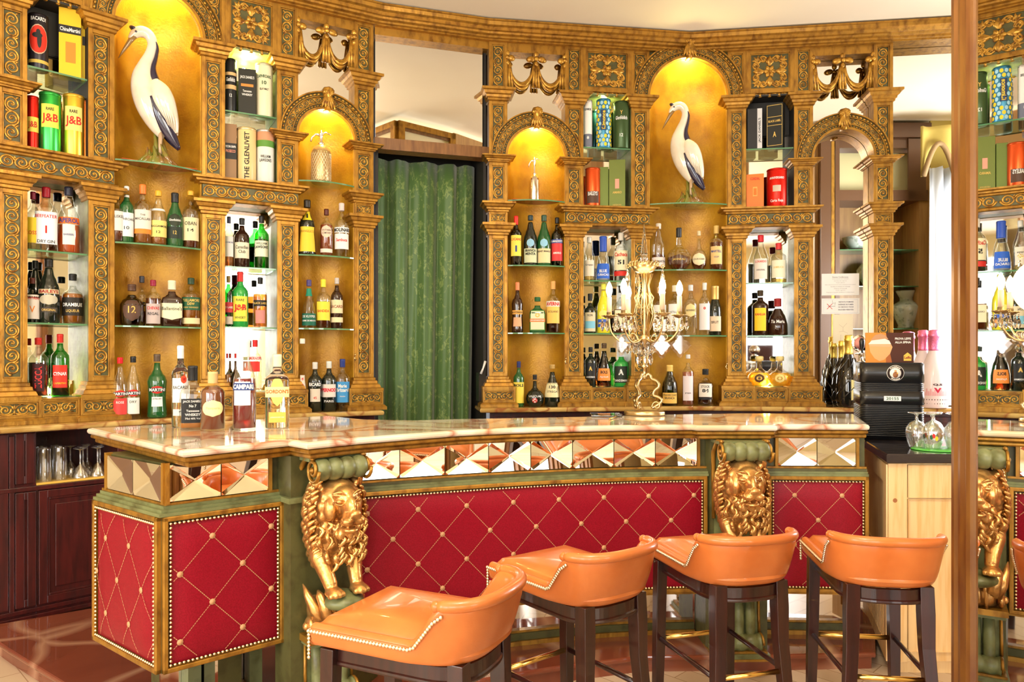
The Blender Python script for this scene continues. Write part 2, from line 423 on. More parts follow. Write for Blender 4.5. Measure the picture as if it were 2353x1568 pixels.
def pilaster(root, F, px0, px1, kind, outer=False, lower=True):
    u0, u1 = F.u(px0), F.u(px1)
    um = (u0 + u1) / 2; w = max(u1 - u0, .118); u0, u1 = um - w / 2, um + w / 2
    m = MB()
    framed(m, F, u0, u1, ZBT, ZCB); p = m.build('pilaster', None, root, True, bevel=.0015)
    c = MB(); capital(c, F, u0, u1, ZCB, ZCT); c.build('capital', GOLD, p, True)
    c = MB(); base(c, F, u0, u1, ZPT, ZBT); c.build('base_moulding', GOLD, p, True)
    m2 = MB(); framed(m2, F, u0 - .045, u1 + .045, ZM + .03, ZPT, .045, .010)
    m2.mat(GOLD).capstack(u0, u1, 0, [(.062, ZM), (.062, ZM + .018), (.05, ZM + .03)], -DB, F.W)
    q = m2.build('plinth', None, root, True, bevel=.0015)
    c = MB(); palmette_panel(c, w + .06, ZPT - ZM - .055, lambda x, t, h: F.W(um + x, .031 + h, (ZM + .03 + ZPT) / 2 + t)); c.build('carving', GOLDC, q, True)
    carve_strip(F, u0, u1, ZBT, ZCB, p)
    if outer:                                            # short block with its own little cornice
        m = MB(); framed(m, F, u0, u1, ZCT, ZCT + .075, 0, .008)
        m.mat(GOLD); capital(m, F, u0, u1, ZCT + .072, ZET + .01, 1.05)
        b = m.build('entablature_block', None, root, True, bevel=.001)
        c = MB(); palmette_panel(c, w * .9, .052, lambda x, t, h: F.W(um + x, -.014 + h, ZCT + .037 + t)); c.build('carving', GOLDC, b, True)
    zb = ZET + (.01 if outer else 0)
    def upper(z0, z1, cap):
        m = MB(); framed(m, F, u0, u1, z0, z1, -.004); s = m.build('upper_pilaster', None, root, True, bevel=.0015)
        carve_strip(F, u0, u1, z0, z1, s, o=-.004)
        if cap:
            c = MB(); capital(c, F, u0, u1, z1, cap, 1.05); c.build('impost', GOLD, s, True)
    if kind == 'M': upper(zb, ZIB, ZIT)
    else:
        upper(zb, ZAB, ZAI); upper(ZAI, ZIB, ZIT)
    upper(ZIT, ZTOP, None)
    return u0, u1
def entablature(root, F, u0, u1, drop=True):
    m = MB(); h = ZET - ZCT
    m.mat(GREEN).box(u0 + .002, u1 - .002, -DB, .0, ZCT + .02, ZET - .03, F.W)
    m.mat(GOLD)
    m.capstack(u0, u1, 0, [(.0, ZCT - .002), (.012, ZCT + .002), (.016, ZCT + .014), (.0, ZCT + .022)], -DB, F.W)
    m.capstack(u0, u1, 0, [(.0, ZET - .04), (.012, ZET - .036), (.014, ZET - .028), (.03, ZET - .024), (.032, ZET - .014), (.05, ZET - .01), (.052, ZET)], -DB, F.W)
    b = m.build('entablature', None, root, True)
    uc = (u0 + u1) / 2
    for s in (-1, 1):
        c = MB(); scroll(c, (u1 - u0) / 2 - .02, h - .062, lambda x, t, hh, s=s: F.W(uc + s * (t + .01), hh, ZCT + .022 + (h - .062) / 2 + x), thin=1.1); c.build('carving', GOLDC, b, True)
def arch(root, F, uc, Ri, Ro, zc, depth=.06, o=.012, keyname='keystone', stilt=0.):
    """semicircular archivolt: cable edge, scrolls, bead row, acanthus keystone"""
    m = MB(); N = 40
    def P(r, a, oo): return F.W(uc - r * cos(a), oo, zc + stilt + r * sin(a))
    def band(r0, r1, o0, o1, mm):
        m.mat(mm); rings = [[P(r0, PI * k / N, -DB if False else o0), P(r0, PI * k / N, o1), P(r1, PI * k / N, o1), P(r1, PI * k / N, o0)] for k in range(N + 1)]
        m.stack(rings, smooth=False)
    W = Ro - Ri
    band(Ri, Ri + W * .14, -DB, o, GOLD); band(Ri + W * .14, Ro - W * .06, -DB, o - .014, GREEN); band(Ro - W * .07, Ro, -DB, o, GOLD); band(Ri + W * .30, Ri + W * .34, o - .014, o - .006, GOLD); band(Ro - W * .30, Ro - W * .26, o - .014, o - .004, GOLD)
    b = m.build('arch', None, root, True)
    c = MB(); Rm = Ri + W * .52; L = PI * Rm / 2 - .04
    for s in (-1, 1):
        def g(x, t, h, s=s):
            a = PI / 2 + s * (PI / 2 - (t + .006) / Rm); return P(Rm + x, a, o - .014 + h)
        scroll(c, L, W * .36, g)
    nb = int(PI * (Ro) / .026)
    for k in range(nb + 1):                              # egg row near the outer edge, beads near the inner
        a = PI * (k + .5) / (nb + 1)
        if abs(a - PI / 2) > .13: c.dome(0, 0, W * .075, lambda x, t, h, a=a: P(Ro - W * .165 + x, a + t / Ro, o - .014 + h), 1.4, 1.5, 6)
        if abs(a - PI / 2) > .13: c.dome(0, 0, W * .05, lambda x, t, h, a=a: P(Ri + W * .22 + x, a + t / Ri, o - .012 + h), 1.3, 1.2, 6)
    c.build('carving', GOLDC, b, True)
    k = MB()                                             # acanthus keystone
    kz0, kz1 = Ri - W * .06, Ro + W * .16; kw = W * .42
    k.stack([[P(r, PI / 2 + e * kw / r * sc, oo) for e, oo in ((-.5, -.03), (-.5, o + .01 + b2), (0, o + .028 + b2), (.5, o + .01 + b2), (.5, -.03))] for r, sc, b2 in ((kz0, .75, 0), (kz0 + W * .3, .8, -.008), (kz0 + W * .62, 1., .004), (kz1 - W * .08, 1.3, .016), (kz1, 1.2, .010))], smooth=True)
    for e in (-1, -.5, 0, .5, 1):
        k.petal(e * kw * .12, Ri + W * .80, W * .80, W * .26, -PI / 2 + e * .42, lambda x, t, h: P(t, PI / 2 - x / max(t, .05), o + .016 + h), .7)
        k.petal(e * kw * .30, Ri + W * .75, W * .36, W * .26, PI / 2 - e * .5, lambda x, t, h: P(t, PI / 2 - x / max(t, .05), o + .016 + h), .9)
    k.build(keyname, GOLDC, b, True)
def square(root, F, u0, u1, z0, z1, o=-.004):
    m = MB(); framed(m, F, u0, u1, z0, z1, o, .026); s = m.build('carved_panel', None, root, True, bevel=.0015)
    c = MB(); square_panel(c, min(u1 - u0, 9) - .075, z1 - z0 - .07, lambda x, t, h: F.W((u0 + u1) / 2 + x, o - .014 + h, (z0 + z1) / 2 + t)); c.build('carving', GOLDC, s, True)
def niche(root, F, uc, R, zc, depth, o=-.012, zb=ZM):
    """half-round niche shaft with a quarter-dome head"""
    m = MB(); N = 20; m.smooth = True
    def P(a, z, k=1.): return F.W(uc - R * k * cos(a), o - depth * k * sin(a), z)
    rings = [[P(PI * j / N, zb + (zc - zb) * i / 24) for j in range(N + 1)] for i in range(24)]
    for i in range(21):
        b = PI / 2 * i / 20; k = max(cos(b), .004)
        rings.append([P(PI * j / N, zc + R * sin(b), k) for j in range(N + 1)])
    m.stack(rings, False, False, False)
    return m.build('niche_lining', LEAF, root, True, recalc=False, solid=.004)
def spandrel(root, F, uc, half, R, z0, z1, o=-.016, back=-DB, R2=None):
    """flat wall with a round-headed opening of radius R springing at z0"""
    m = MB(); N = 24; m.mat(GREEN)
    pts = [(uc - R * cos(PI * k / N), z0 + R * sin(PI * k / N)) for k in range(N + 1)]
    top = [(uc - half + 2 * half * k / N, z1) for k in range(N + 1)]
    rings = []
    for k in range(N + 1):
        a, b = pts[k], top[k]
        rings.append([(a[0], o, a[1]), (a[0], back, a[1]), (b[0], back, b[1]), (b[0], o, b[1])])
    m.stack(rings, smooth=False, f=F.W)
    for s in (-1, 1):
        m.box(min(uc + s * R, uc + s * half), max(uc + s * R, uc + s * half), back, o, z0 - .001, z0 + .0, F.W) if abs(half - R) < -1 else None
    return m.build('spandrel', None, root, True)
def garland(root, F, u0, u1, z):
    """two gilt rope swags hung from three bows"""
    m = MB(); w = (u1 - u0) / 2; o = -.03
    for k in (0, 1):
        for e in (-.35, .35, 0):
            pts = []
            for i in range(17):
                q = i / 16; x = u0 + w * k + w * (.06 + .88 * q)
                zz = z - .045 - (.155 + e * .045) * (1 - (2 * q - 1) ** 2) ** .62 - abs(e) * .0
                pts.append(F.W(x, o + (.012 if e == 0 else 0), zz))
            m.tube(pts, [.006 + .007 * sin(PI * i / 16) for i in range(17)], 7)
    for k, x in enumerate((u0, u0 + w, u1)):
        c = .75 if k != 1 else 1.
        for e in ((-1, 1) if k == 1 else ((1,) if k == 0 else (-1,))):
            m.ell(F.W(x + e * .036 * c, o + .02, z - .03), (.032 * c, .014, .020), 10, 6, Matrix.Rotation(F.ang, 3, 'Z') @ Matrix.Rotation(.25 * e, 3, 'Y'))
        for e in (-.018, .018, 0): m.tube([F.W(x + e * .3 + (.012 if k == 0 else -.012 if k == 2 else 0), o + .012, z - .04), F.W(x + e * .8 + (.012 if k == 0 else -.012 if k == 2 else 0), o + .014, z - .12), F.W(x + e + (.014 if k == 0 else -.014 if k == 2 else 0), o + .012, z - .21)], [.006, .007, .010], 6)
        m.ell(F.W(x, o + .026, z - .028), (.015, .012, .015)); m.ell(F.W(x, o + .016, z + .002), (.017, .012, .02)); m.ell(F.W(x, o + .016, z - .058), (.014, .012, .018))
    return m.build('garland', GOLDC, root, True)
def glass_shelf(root, F, u0, u1, z, o0, o1, bulge=0., name='glass_shelf', t=.008):
    m = MB(); N = 12
    if bulge:
        fr = [(u0 + (u1 - u0) * k / N, o1 + bulge * (1 - (2 * k / N - 1) ** 2)) for k in range(N + 1)]
        bk = [(u0 + (u1 - u0) * k / N, o1 - (o1 - o0) * sin(PI * k / N) ** .8 + 0) for k in range(N + 1)]
    else: fr = [(u0, o1), (u1, o1)]; bk = [(u0, o0), (u1, o0)]
    n = len(fr)
    m.mat(SHELF); vs = [(a, b, z) for a, b in fr] + [(a, b, z) for a, b in bk] + [(a, b, z - t) for a, b in fr] + [(a, b, z - t) for a, b in bk]
    f1 = [(i, i + 1, n + i + 1, n + i) for i in range(n - 1)] + [(2 * n + i, 2 * n + i + 1, 3 * n + i + 1, 3 * n + i) for i in range(n - 1)]
    m.add(vs, f1, False, F.W); m.mat(SHELFG)
    m.add(vs, [(i, i + 1, 2 * n + i + 1, 2 * n + i) for i in range(n - 1)] + [(0, n, 3 * n, 2 * n), (n - 1, 2 * n - 1, 4 * n - 1, 3 * n - 1)], False, F.W)
    return m.build(name, None, root, True, recalc=False)
def mirror_bay(root, F, u0, u1, z0, z1, shelves, backmat=MIRRORB, side=GREENL, depth=.17, o=-.01):
    m = MB(); m.mat(side)
    m.box(u0 - .012, u0 + .001, -depth, o, z0, z1, F.W); m.box(u1 - .001, u1 + .012, -depth, o, z0, z1, F.W)
    m.box(u0 - .01, u1 + .01, -depth, o, z1, z1 + .012, F.W); m.box(u0 - .01, u1 + .01, -depth, o, z0 - .012, z0, F.W)
    c = m.build('recess', None, root, True)
    b = MB(); b.box(u0 - .01, u1 + .01, -depth - .006, -depth, z0, z1, F.W); b.build('back_panel', backmat, c, True)
    for z in shelves: glass_shelf(root, F, u0 + .002, u1 - .002, z, -depth + .002, o - .005)
    return c
def drops(root, F, u0, u1, z):
    m = MB(); n = 5; w = (u1 - u0) / n
    for k in range(n):
        for q in range(7):
            pass
        m.ell(F.W(u0 + w * (k + .5), -.02, z - .006), (w * .26, .012, .014), 8, 6)
        m.tube([F.W(u0 + w * (k + i / 8), -.02, z + .004 - .006 * sin(PI * i / 8)) for i in range(9)], .006, 5)
    return m.build('scalloped_edge', GOLDC, root, True)
def mirror_lit(name, F, u, z, o, power, col, r=.02): return point(name, F.W(u, o, z), power, col, r)
def plinth_box(root, F, u0, u1):
    m = MB(); framed(m, F, u0, u1, ZM + .03, ZPT, .03, .010, -.16)
    m.mat(GOLD).box(u0, u1, -.16, .046, ZM, ZM + .03, F.W); m.mat(GOLD).box(u0, u1, -.16, .036, ZPT - .002, ZPT + .006, F.W)
    q = m.build('plinth', None, root, True, bevel=.0015)
    c = MB(); palmette_panel(c, u1 - u0 - .03, ZPT - ZM - .055, lambda x, t, h: F.W((u0 + u1) / 2 + x, .016 + h, (ZM + .03 + ZPT) / 2 + t)); c.build('carving', GOLDC, q, True)

UL = empty('back_bar_cabinet', (*V0, 0), 0, 'carved gilded back bar left of the green curtain, with gold niches and bottle shelves', 'back bar')
UR = empty('back_bar_cabinet', (*V3, 0), 0, 'carved gilded back bar right of the green curtain, with gold niches and bottle shelves', 'back bar')
P1 = pilaster(UL, FA, -2, 60, 'N'); P2 = pilaster(UL, FA, 206, 261, 'M'); P3 = pilaster(UL, FB, 467, 515, 'M'); P4 = pilaster(UL, FB, 639, 684, 'N'); P5 = pilaster(UL, FB, 816, 858, 'N', True)
Q1 = pilaster(UR, FD, 1124, 1166, 'N', True); Q2 = pilaster(UR, FD, 1299, 1341, 'N'); Q3 = pilaster(UR, FD, 1451, 1493, 'M'); Q4 = pilaster(UR, FE, 1673, 1714, 'M'); Q5 = pilaster(UR, FE, 1826, 1868, 'N'); Q6 = pilaster(UR, FE, 2008, 2053, 'N', True)
entablature(UL, FA, P1[0], P2[1]); entablature(UL, FB, P3[0], P4[1]); entablature(UR, FD, Q2[0], Q3[1]); entablature(UR, FE, Q4[0], Q5[1])
BAYS = {}
# mirror bays, lower and upper
GLOW, GLOWP = (1, .93, .42), 1.
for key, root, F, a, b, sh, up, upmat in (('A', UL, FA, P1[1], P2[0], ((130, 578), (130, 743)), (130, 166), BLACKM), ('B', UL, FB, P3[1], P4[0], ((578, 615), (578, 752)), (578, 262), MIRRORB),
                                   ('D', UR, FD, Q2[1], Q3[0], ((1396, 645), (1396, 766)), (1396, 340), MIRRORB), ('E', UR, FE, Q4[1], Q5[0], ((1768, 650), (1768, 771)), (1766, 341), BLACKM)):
    zs = [F.z(px, py, -.02) for px, py in sh]; zu = F.z(up[0], up[1], -.02)
    mirror_bay(root, F, a, b, ZPT + .008, ZCT, zs)
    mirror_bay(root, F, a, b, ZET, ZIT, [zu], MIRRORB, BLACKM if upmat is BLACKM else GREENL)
    if upmat is BLACKM:                                  # black sides and a dark sheet paint in the shade of the unlit pair
        m = MB(); m.box(a, b, -.165, -.14, zu + .12, ZIT, F.W); m.build('shade_sheet', BLACKM, root, True)
    square(root, F, a, b, ZIT + .02, ZTOP); drops(root, F, a, b, ZIT + .014)
    plinth_box(root, F, a - .045 + .09, b - .045)
    BAYS[key] = dict(F=F, a=a, b=b, z0=ZPT + .008, zs=zs, zu=zu)
    uc = (a + b) / 2
    mirror_lit('shelf_light', F, uc, ZPT + .03, -.12, 1.6, (1, .90, .32))
    if upmat is not BLACKM: mirror_lit('top_light', F, uc, ZIT - .03, -.09, 5.0 if key == 'B' else 3.6, (.92, 1, .30))
# small arched niches beside the curtain, and the arch over the big mirror
def small_niche(root, F, a, b, back=True):
    uc = (a + b) / 2; R = (b - a) / 2
    arch(root, F, uc, R, R + .105, ZAI)
    if back:
        niche(root, F, uc, R, ZAI, .17)
        m = MB(); spandrel(root, F, uc, R + .004, R, ZAI, ZAI + R + .03, back=-.05)
    m = MB(); m.mat(GOLD).box(a, b, -DB, -.01, ZTOP - .06, ZTOP, F.W); m.build('top_rail', None, root, True)
    garland(root, F, a, b, ZTOP - .07)
    return uc, R
nB = small_niche(UL, FB, P4[1], P5[0]); nD = small_niche(UR, FD, Q1[1], Q2[0]); nE = small_niche(UR, FE, Q5[1], Q6[0], False)
# stork niches at the corners of the wall
def stork_niche(root, pl, pr, Fl, Fr):
    a = Fl.W(pl[1], 0, 0); b = Fr.W(pr[0], 0, 0); F = chord(a[:2], b[:2]); R = math.hypot(b[0] - a[0], b[1] - a[1]) / 2
    arch(root, F, 0, R, R + .112, ZIT, o=.016); niche(root, F, 0, R, ZIT, .20)
    spandrel(root, F, 0, R + .004, R, ZIT, ZTOP, back=-.05)
    for s in (-1, 1): m = MB(); square_panel(m, .12, .10, lambda x, t, h, s=s: F.W(s * (R + .02) + x * .8, -.016 + h, ZTOP - .07 + t)); m.build('corner_carving', GOLDC, root, True)
    return F, R
SL, RL = stork_niche(UL, P2, P3, FA, FB); SR, RR = stork_niche(UR, Q3, Q4, FD, FE)
def niche_shelves(root, F, uc, R, pys, px, depth, liner=False):
    out = []
    for k, py in enumerate(pys):
        z = F.z(px, py, .0); out.append(z)
        glass_shelf(root, F, uc - R + .003, uc + R - .003, z, -depth + .01, -.005, .045 if k == 0 and len(pys) > 2 else .03)
    return out
ZSL = niche_shelves(UL, SL, 0, RL, (378, 563, 750), 362, .17); ZSR = niche_shelves(UR, SR, 0, RR, (468, 620, 771), 1580, .17)
ZNB = niche_shelves(UL, FB, nB[0], nB[1], (420, 588, 755), 750, .15); ZND = niche_shelves(UR, FD, nD[0], nD[1], (461, 610, 765), 1232, .15)
for F, uc, R, z, k in ((SL, 0, RL, ZIT, 1.3), (SR, 0, RR, ZIT, 1.3), (FB, nB[0], nB[1], ZAI, .9), (FD, nD[0], nD[1], ZAI, .9)):
    point('niche_lamp', F.W(uc, -.035, z + R * .84), 4.0 * k, (1, .86, .34), .03)
    point('niche_shelf_lamp', F.W(uc, .10, z - .75), .05, (1, .8, .45), .05)
for (F, uc, R, z, root) in ((SL, 0, RL, ZSL[0], UL), (FD, nD[0], nD[1], ZND[0], UR)):
    m = MB(); N = 14; m.stack([[F.W(uc - (R - .03) * cos(PI * k / N), -.01 - .12 * sin(PI * k / N), z + e), F.W(uc - (R - .03) * cos(PI * k / N), .02, z + e)] for e in (.001,) for k in range(N + 1)], False, False, False)
    m.build('shelf_liner', mat('vermilion felt', (.80, .09, .015), .6), root, True, solid=.002)
# big mirrors
def mirror_panel(label, F, u0, u1, z0, z1, o, fr=.0):
    m = MB(); m.mat(MIRROR).box(u0, u1, o - .006, o, z0, z1, F.W)
    return tag(m.build('wall_mirror', None, None), label, 'mirror')
mirror_panel('tall mirror panel under the bows over the left small niche', FB, P4[1] - .05, P5[1] - .01, ZAI + .205, ZTOP - .03, -.062)
mirror_panel('mirror panel above the green curtain under the cornice', FC, -.02, .66, 2.60, ZTOP, -.06)
mirror_panel('tall mirror panel under the bows over the right small niche', FD, Q1[0] + .01, Q2[0] + .05, ZAI + .205, ZTOP - .03, -.062)
mirror_panel('large wall mirror behind the free-standing arch and beer taps on the right', FE, Q5[1] - .02, 2.6, .95, ZTOP, -.105)
# cornice (sweeps around the whole wall) and the walls behind
def sweep(mb, prof, path, closed=False):
    """prof [(out,z)] carried along facets with mitred corners; path = list of plan points, out is to the right-hand (camera) side"""
    n = len(path); rings = []
    for i in range(n):
        def nrm(a, b):
            d = Vector((b[0] - a[0], b[1] - a[1])).normalized(); return Vector((d.y, -d.x))
        if i == 0: m_ = nrm(path[0], path[1])
        elif i == n - 1: m_ = nrm(path[-2], path[-1])
        else:
            a, b = nrm(path[i - 1], path[i]), nrm(path[i], path[i + 1]); m_ = (a + b).normalized(); m_ = m_ / max(m_.dot(a), .3)
        rings.append([(path[i][0] + m_.x * o, path[i][1] + m_.y * o, z) for o, z in prof])
    mb.stack(rings, smooth=False)
WL = FA.W(-1.6, 0, 0)[:2]; WR = FE.W(2.6, 0, 0)[:2]
PATH = [WL, V0, V1, V2, V3, WR]
m = MB(); sweep(m, [(-.1, ZTOP - .005), (.02, ZTOP - .005), (.02, ZTOP + .002), (.035, ZTOP + .006), (.036, ZTOP + .016), (.055, ZTOP + .022), (.06, ZTOP + .032), (.075, ZTOP + .036), (.085, ZTOP + .05), (.10, ZTOP + .058), (.105, ZTOP + .078), (.112, ZTOP + .08), (.112, ZTOP + .09), (-.1, ZTOP + .09)], PATH)
tag(m.build('trim_1', GOLD), kind='structure')
CEIL = mat('ceiling plaster', (.96, .85, .66), .7, 0, (1.5, (.94, .82, .63), 2, .4, .6))
WALLM = mat('cream wall plaster', (.80, .68, .40), .7, 0, (2, (.76, .62, .34), 3, .4, .6))
m = MB(); sweep(m, [(-.42, -.02), (-.32, -.02), (-.32, 3.42), (-.42, 3.42)], PATH[:3] + []); tag(m.build('wall_back', mat('brown panelling', (.20, .10, .04), .5), None), kind='structure')
m = MB(); sweep(m, [(-.42, -.02), (-.32, -.02), (-.32, 3.42), (-.42, 3.42)], PATH[3:]); tag(m.build('wall_back_right', MATS['brown panelling'], None), kind='structure')
m = MB(); m.box(.0, .671, -.42, -.40, 0, 3.42, FC.W); tag(m.build('wall_door', BLACKM, None), kind='structure')
m = MB(); m.mat(BLACKM).box(-.02, .0, -.42, -.08, 0, 3.3, FC.W); m.box(.671, .69, -.42, -.08, 0, 3.3, FC.W); tag(m.build('trim_2', None, None), kind='structure')
m = MB(); m.mat(BROWN).box(-.03, .70, -.12, -.02, 2.53, 2.60, FC.W); m.mat(GOLD).box(-.03, .70, -.12, -.01, ZTOP - .05, ZTOP, FC.W); tag(m.build('trim_3', None, None), kind='structure')
# ------------------------------------------------------------------ marble
def marble(name, base, c2, vein, scale=3.):
    m, nt, b = nodes_of(name); setp(b, rough=.06, coat=.3)
    tc = nt.nodes.new('ShaderNodeTexCoord'); N = nt.nodes.new
    n1 = N('ShaderNodeTexNoise'); n1.inputs['Scale'].default_value = scale; n1.inputs['Detail'].default_value = 6; n1.inputs['Distortion'].default_value = .6
    r1 = N('ShaderNodeMapRange'); r1.inputs[1].default_value = .42; r1.inputs[2].default_value = .62
    mx = N('ShaderNodeMix'); mx.data_type = 'RGBA'; mx.inputs[6].default_value = (*base, 1); mx.inputs[7].default_value = (*c2, 1)
    vo = N('ShaderNodeTexVoronoi'); vo.feature = 'DISTANCE_TO_EDGE'; vo.inputs['Scale'].default_value = scale * 1.3
    md = N('ShaderNodeVectorMath'); md.operation = 'MULTIPLY_ADD'; md.inputs[1].default_value = (.45, .45, .45)
    r2 = N('ShaderNodeMapRange'); r2.inputs[1].default_value = .0; r2.inputs[2].default_value = .075; r2.inputs[3].default_value = 1.; r2.inputs[4].default_value = 0.
    n2 = N('ShaderNodeTexNoise'); n2.inputs['Scale'].default_value = scale * .8
    mu = N('ShaderNodeMath'); mu.operation = 'MULTIPLY'; mu.use_clamp = True; gn = N('ShaderNodeMath'); gn.operation = 'MULTIPLY'; gn.inputs[1].default_value = 1.75; m2 = N('ShaderNodeMix'); m2.data_type = 'RGBA'; m2.inputs[7].default_value = (*vein, 1)
    L = nt.links.new
    L(tc.outputs['Object'], n1.inputs['Vector']); L(n1.outputs['Fac'], r1.inputs[0]); L(r1.outputs[0], mx.inputs[0])
    L(tc.outputs['Object'], n2.inputs['Vector']); L(n2.outputs['Color'], md.inputs[0]); L(tc.outputs['Object'], md.inputs[2]); L(md.outputs[0], vo.inputs['Vector'])
    L(vo.outputs['Distance'], r2.inputs[0]); L(r2.outputs[0], mu.inputs[0]); L(n2.outputs['Fac'], gn.inputs[0]); L(gn.outputs[0], mu.inputs[1])
    L(mu.outputs[0], m2.inputs[0]); L(mx.outputs[2], m2.inputs[6]); L(m2.outputs[2], b.inputs['Base Color'])
    return m
MARB = marble('cream onyx marble', (.92, .83, .68), (.74, .60, .40), (.55, .17, .08), 2.6)
MARBB = marble('ochre onyx marble', (.62, .42, .14), (.42, .24, .06), (.30, .10, .03), 4.)
MARBR = marble('red floor marble', (.25, .065, .032), (.19, .045, .022), (.50, .26, .16), 1.6)

def slab(mb, poly, z0, z1, inset=.004):
    """flat slab over a plan polygon with softly rounded edge"""
    n = len(poly); A = sum(poly[i][0] * poly[(i + 1) % n][1] - poly[(i + 1) % n][0] * poly[i][1] for i in range(n)) / 2
    sg = 1 if A > 0 else -1
    def off(d):
        out = []
        for i in range(n):
            a, b, c = Vector(poly[i - 1]), Vector(poly[i]), Vector(poly[(i + 1) % n])
            e1, e2 = (b - a).normalized(), (c - b).normalized()
            n1, n2 = Vector((e1.y, -e1.x)) * sg, Vector((e2.y, -e2.x)) * sg
            mm = (n1 + n2); mm = mm.normalized() if mm.length > 1e-6 else n1; mm = mm / max(mm.dot(n1), .35)
            out.append((b.x + mm.x * d, b.y + mm.y * d))
        return out
    h = z1 - z0
    prof = [(-inset * 2.2, z0), (-inset * .6, z0 + h * .12), (0, z0 + h * .35), (0, z0 + h * .65), (-inset * .6, z0 + h * .88), (-inset * 2.2, z1)] if inset else [(0, z0), (0, z1)]
    rings = [[(x, y, z) for x, y in off(d)] for d, z in prof]
    mb.stack(rings, smooth=False)
def offset_line(path, d):
    out = []
    for i, p in enumerate(path):
        a = Vector(path[max(0, i - 1)]); b = Vector(p); c = Vector(path[min(len(path) - 1, i + 1)])
        e1 = (b - a).normalized() if i else (c - b).normalized(); e2 = (c - b).normalized() if i < len(path) - 1 else e1
        n1, n2 = Vector((e1.y, -e1.x)), Vector((e2.y, -e2.x)); m_ = (n1 + n2).normalized(); m_ = m_ / max(m_.dot(n1), .35)
        out.append((b.x + m_.x * d, b.y + m_.y * d))
    return out

# ------------------------------------------------------------------ back counters (marble ledge + mahogany base)
def back_counter(path, lab, end0, end1, name2):
    fr = offset_line(path, .12); bk = offset_line(path, -.20)
    m = MB(); slab(m, fr + bk[::-1], ZM - .03, ZM, .006)
    tag(m.build('marble_ledge', MARBB), lab, 'worktop')
LP = [FA.W(-1.0, 0, 0)[:2], V0, FB.W(FB.u(880, .1), 0, 0)[:2]]
RP = [FD.W(FD.u(1102, .1), 0, 0)[:2], V3, FE.W(1.9, 0, 0)[:2]]
back_counter(LP, 'ochre marble ledge under the left carved back bar', 0, 0, '')
back_counter(RP, 'ochre marble ledge under the right carved back bar', 0, 0, '')
def cabinet_face(root, F, u0, u1, z0, z1, o, mt=MAHOGR, name='door', knob=False):
    m = MB(); m.mat(mt); bw = .035
    m.box(u0, u1, o - .02, o - .012, z0, z1, F.W)
    for (a, b, c, d) in ((u0, u0 + bw, z0, z1), (u1 - bw, u1, z0, z1), (u0 + bw, u1 - bw, z0, z0 + bw), (u0 + bw, u1 - bw, z1 - bw, z1)): m.box(a, b, o - .02, o, c, d, F.W)
    q = .010
    for (a, b, c, d) in ((u0 + bw, u0 + bw + q, z0 + bw, z1 - bw), (u1 - bw - q, u1 - bw, z0 + bw, z1 - bw), (u0 + bw + q, u1 - bw - q, z0 + bw, z0 + bw + q), (u0 + bw + q, u1 - bw - q, z1 - bw - q, z1 - bw)): m.box(a, b, o - .012, o - .005, c, d, F.W)
    m.box(u0 + bw + .035, u1 - bw - .035, o - .013, o - .006, z0 + bw + .035, z1 - bw - .035, F.W)
    return m.build(name, None, root, True, bevel=.002)
BL = empty('base_cabinet', (*V0, 0), 0, 'dark red mahogany base cabinet with an open glass niche, left end of the back bar', 'cabinet')
zg0, zg1 = .662, .905                                    # open niche for the glasses
ug0, ug1 = FA.u(84, .04), FA.u(272, .04)
m = MB(); m.mat(MAHOGR)
m.box(-1.0, ug0, -.30, .03, .05, ZM - .031, FA.W); m.box(ug0, ug1, -.30, .03, .05, zg0, FA.W); m.box(ug0, ug1, -.30, .03, zg1, ZM - .031, FA.W); m.box(ug0, ug1, -.31, -.28, zg0, zg1, FA.W)
m.box(ug1, .0, -.30, .03, .05, ZM - .031, FA.W); m.box(0, FB.u(868, .08), -.30, .03, .05, ZM - .031, FB.W)
m.mat(MAHOG).box(-1.0, .0, -.28, .0, 0, .05, FA.W); m.box(0, FB.u(868, .08), -.28, 0, 0, .05, FB.W)
m.mat(MAHOGR)
for z, e in ((zg0 - .005, .018), (.09, .014), (.06, .022)): m.box(-1.0, .0, 0, .03 + e, z - .02, z, FA.W)
m.box(FA.u(22, .05), FA.u(34, .05), .0, .046, .09, ZM - .05, FA.W)
m.build('body', None, BL, True, bevel=.002)
b = MB(); b.box(ug0 + .001, ug1 - .001, -.279, .034, zg0 - .004, zg0 + .006, FA.W); b.build('niche_shelf', mat('honey wood', (.75, .45, .08), .3), BL, True)
cabinet_face(BL, FA, FA.u(36, .05), FA.u(80, .05), zg0 + .01, zg1, .045, name='panel'); cabinet_face(BL, FA, FA.u(36, .05), FA.u(84, .05), .10, zg0 - .03, .045, name='panel')
cabinet_face(BL, FA, FA.u(90, .05), FA.u(90, .05) + .36, .10, zg0 - .03, .047)
cabinet_face(BL, FA, FA.u(90, .05) + .37, -.01, .10, zg0 - .03, .047)
cabinet_face(BL, FA, -1.0, FA.u(20, .05), .10, zg1, .045, name='panel')
BR = empty('base_cabinet', (*V2, 0), 0, 'red mahogany base cabinet right of the green curtain, mostly behind the bar', 'cabinet')
m = MB(); m.mat(MAHOGR); u0 = FD.u(1128, .08); m.box(u0, 1.336, -.30, .03, .05, ZM - .031, FD.W); m.box(0, 1.85, -.30, .03, .05, ZM - .031, FE.W)
m.box(u0 + .01, 1.336, -.28, .0, 0, .05, FD.W); m.box(0, 1.85, -.28, .0, 0, .05, FE.W); m.build('body', None, BR, True)
for k in range(3): cabinet_face(BR, FD, u0 + .02 + k * .42, u0 + .42 + k * .42, .1, ZM - .06, .045)
for k in range(4): cabinet_face(BR, FE, .03 + k * .44, .45 + k * .44, .1, ZM - .06, .045)
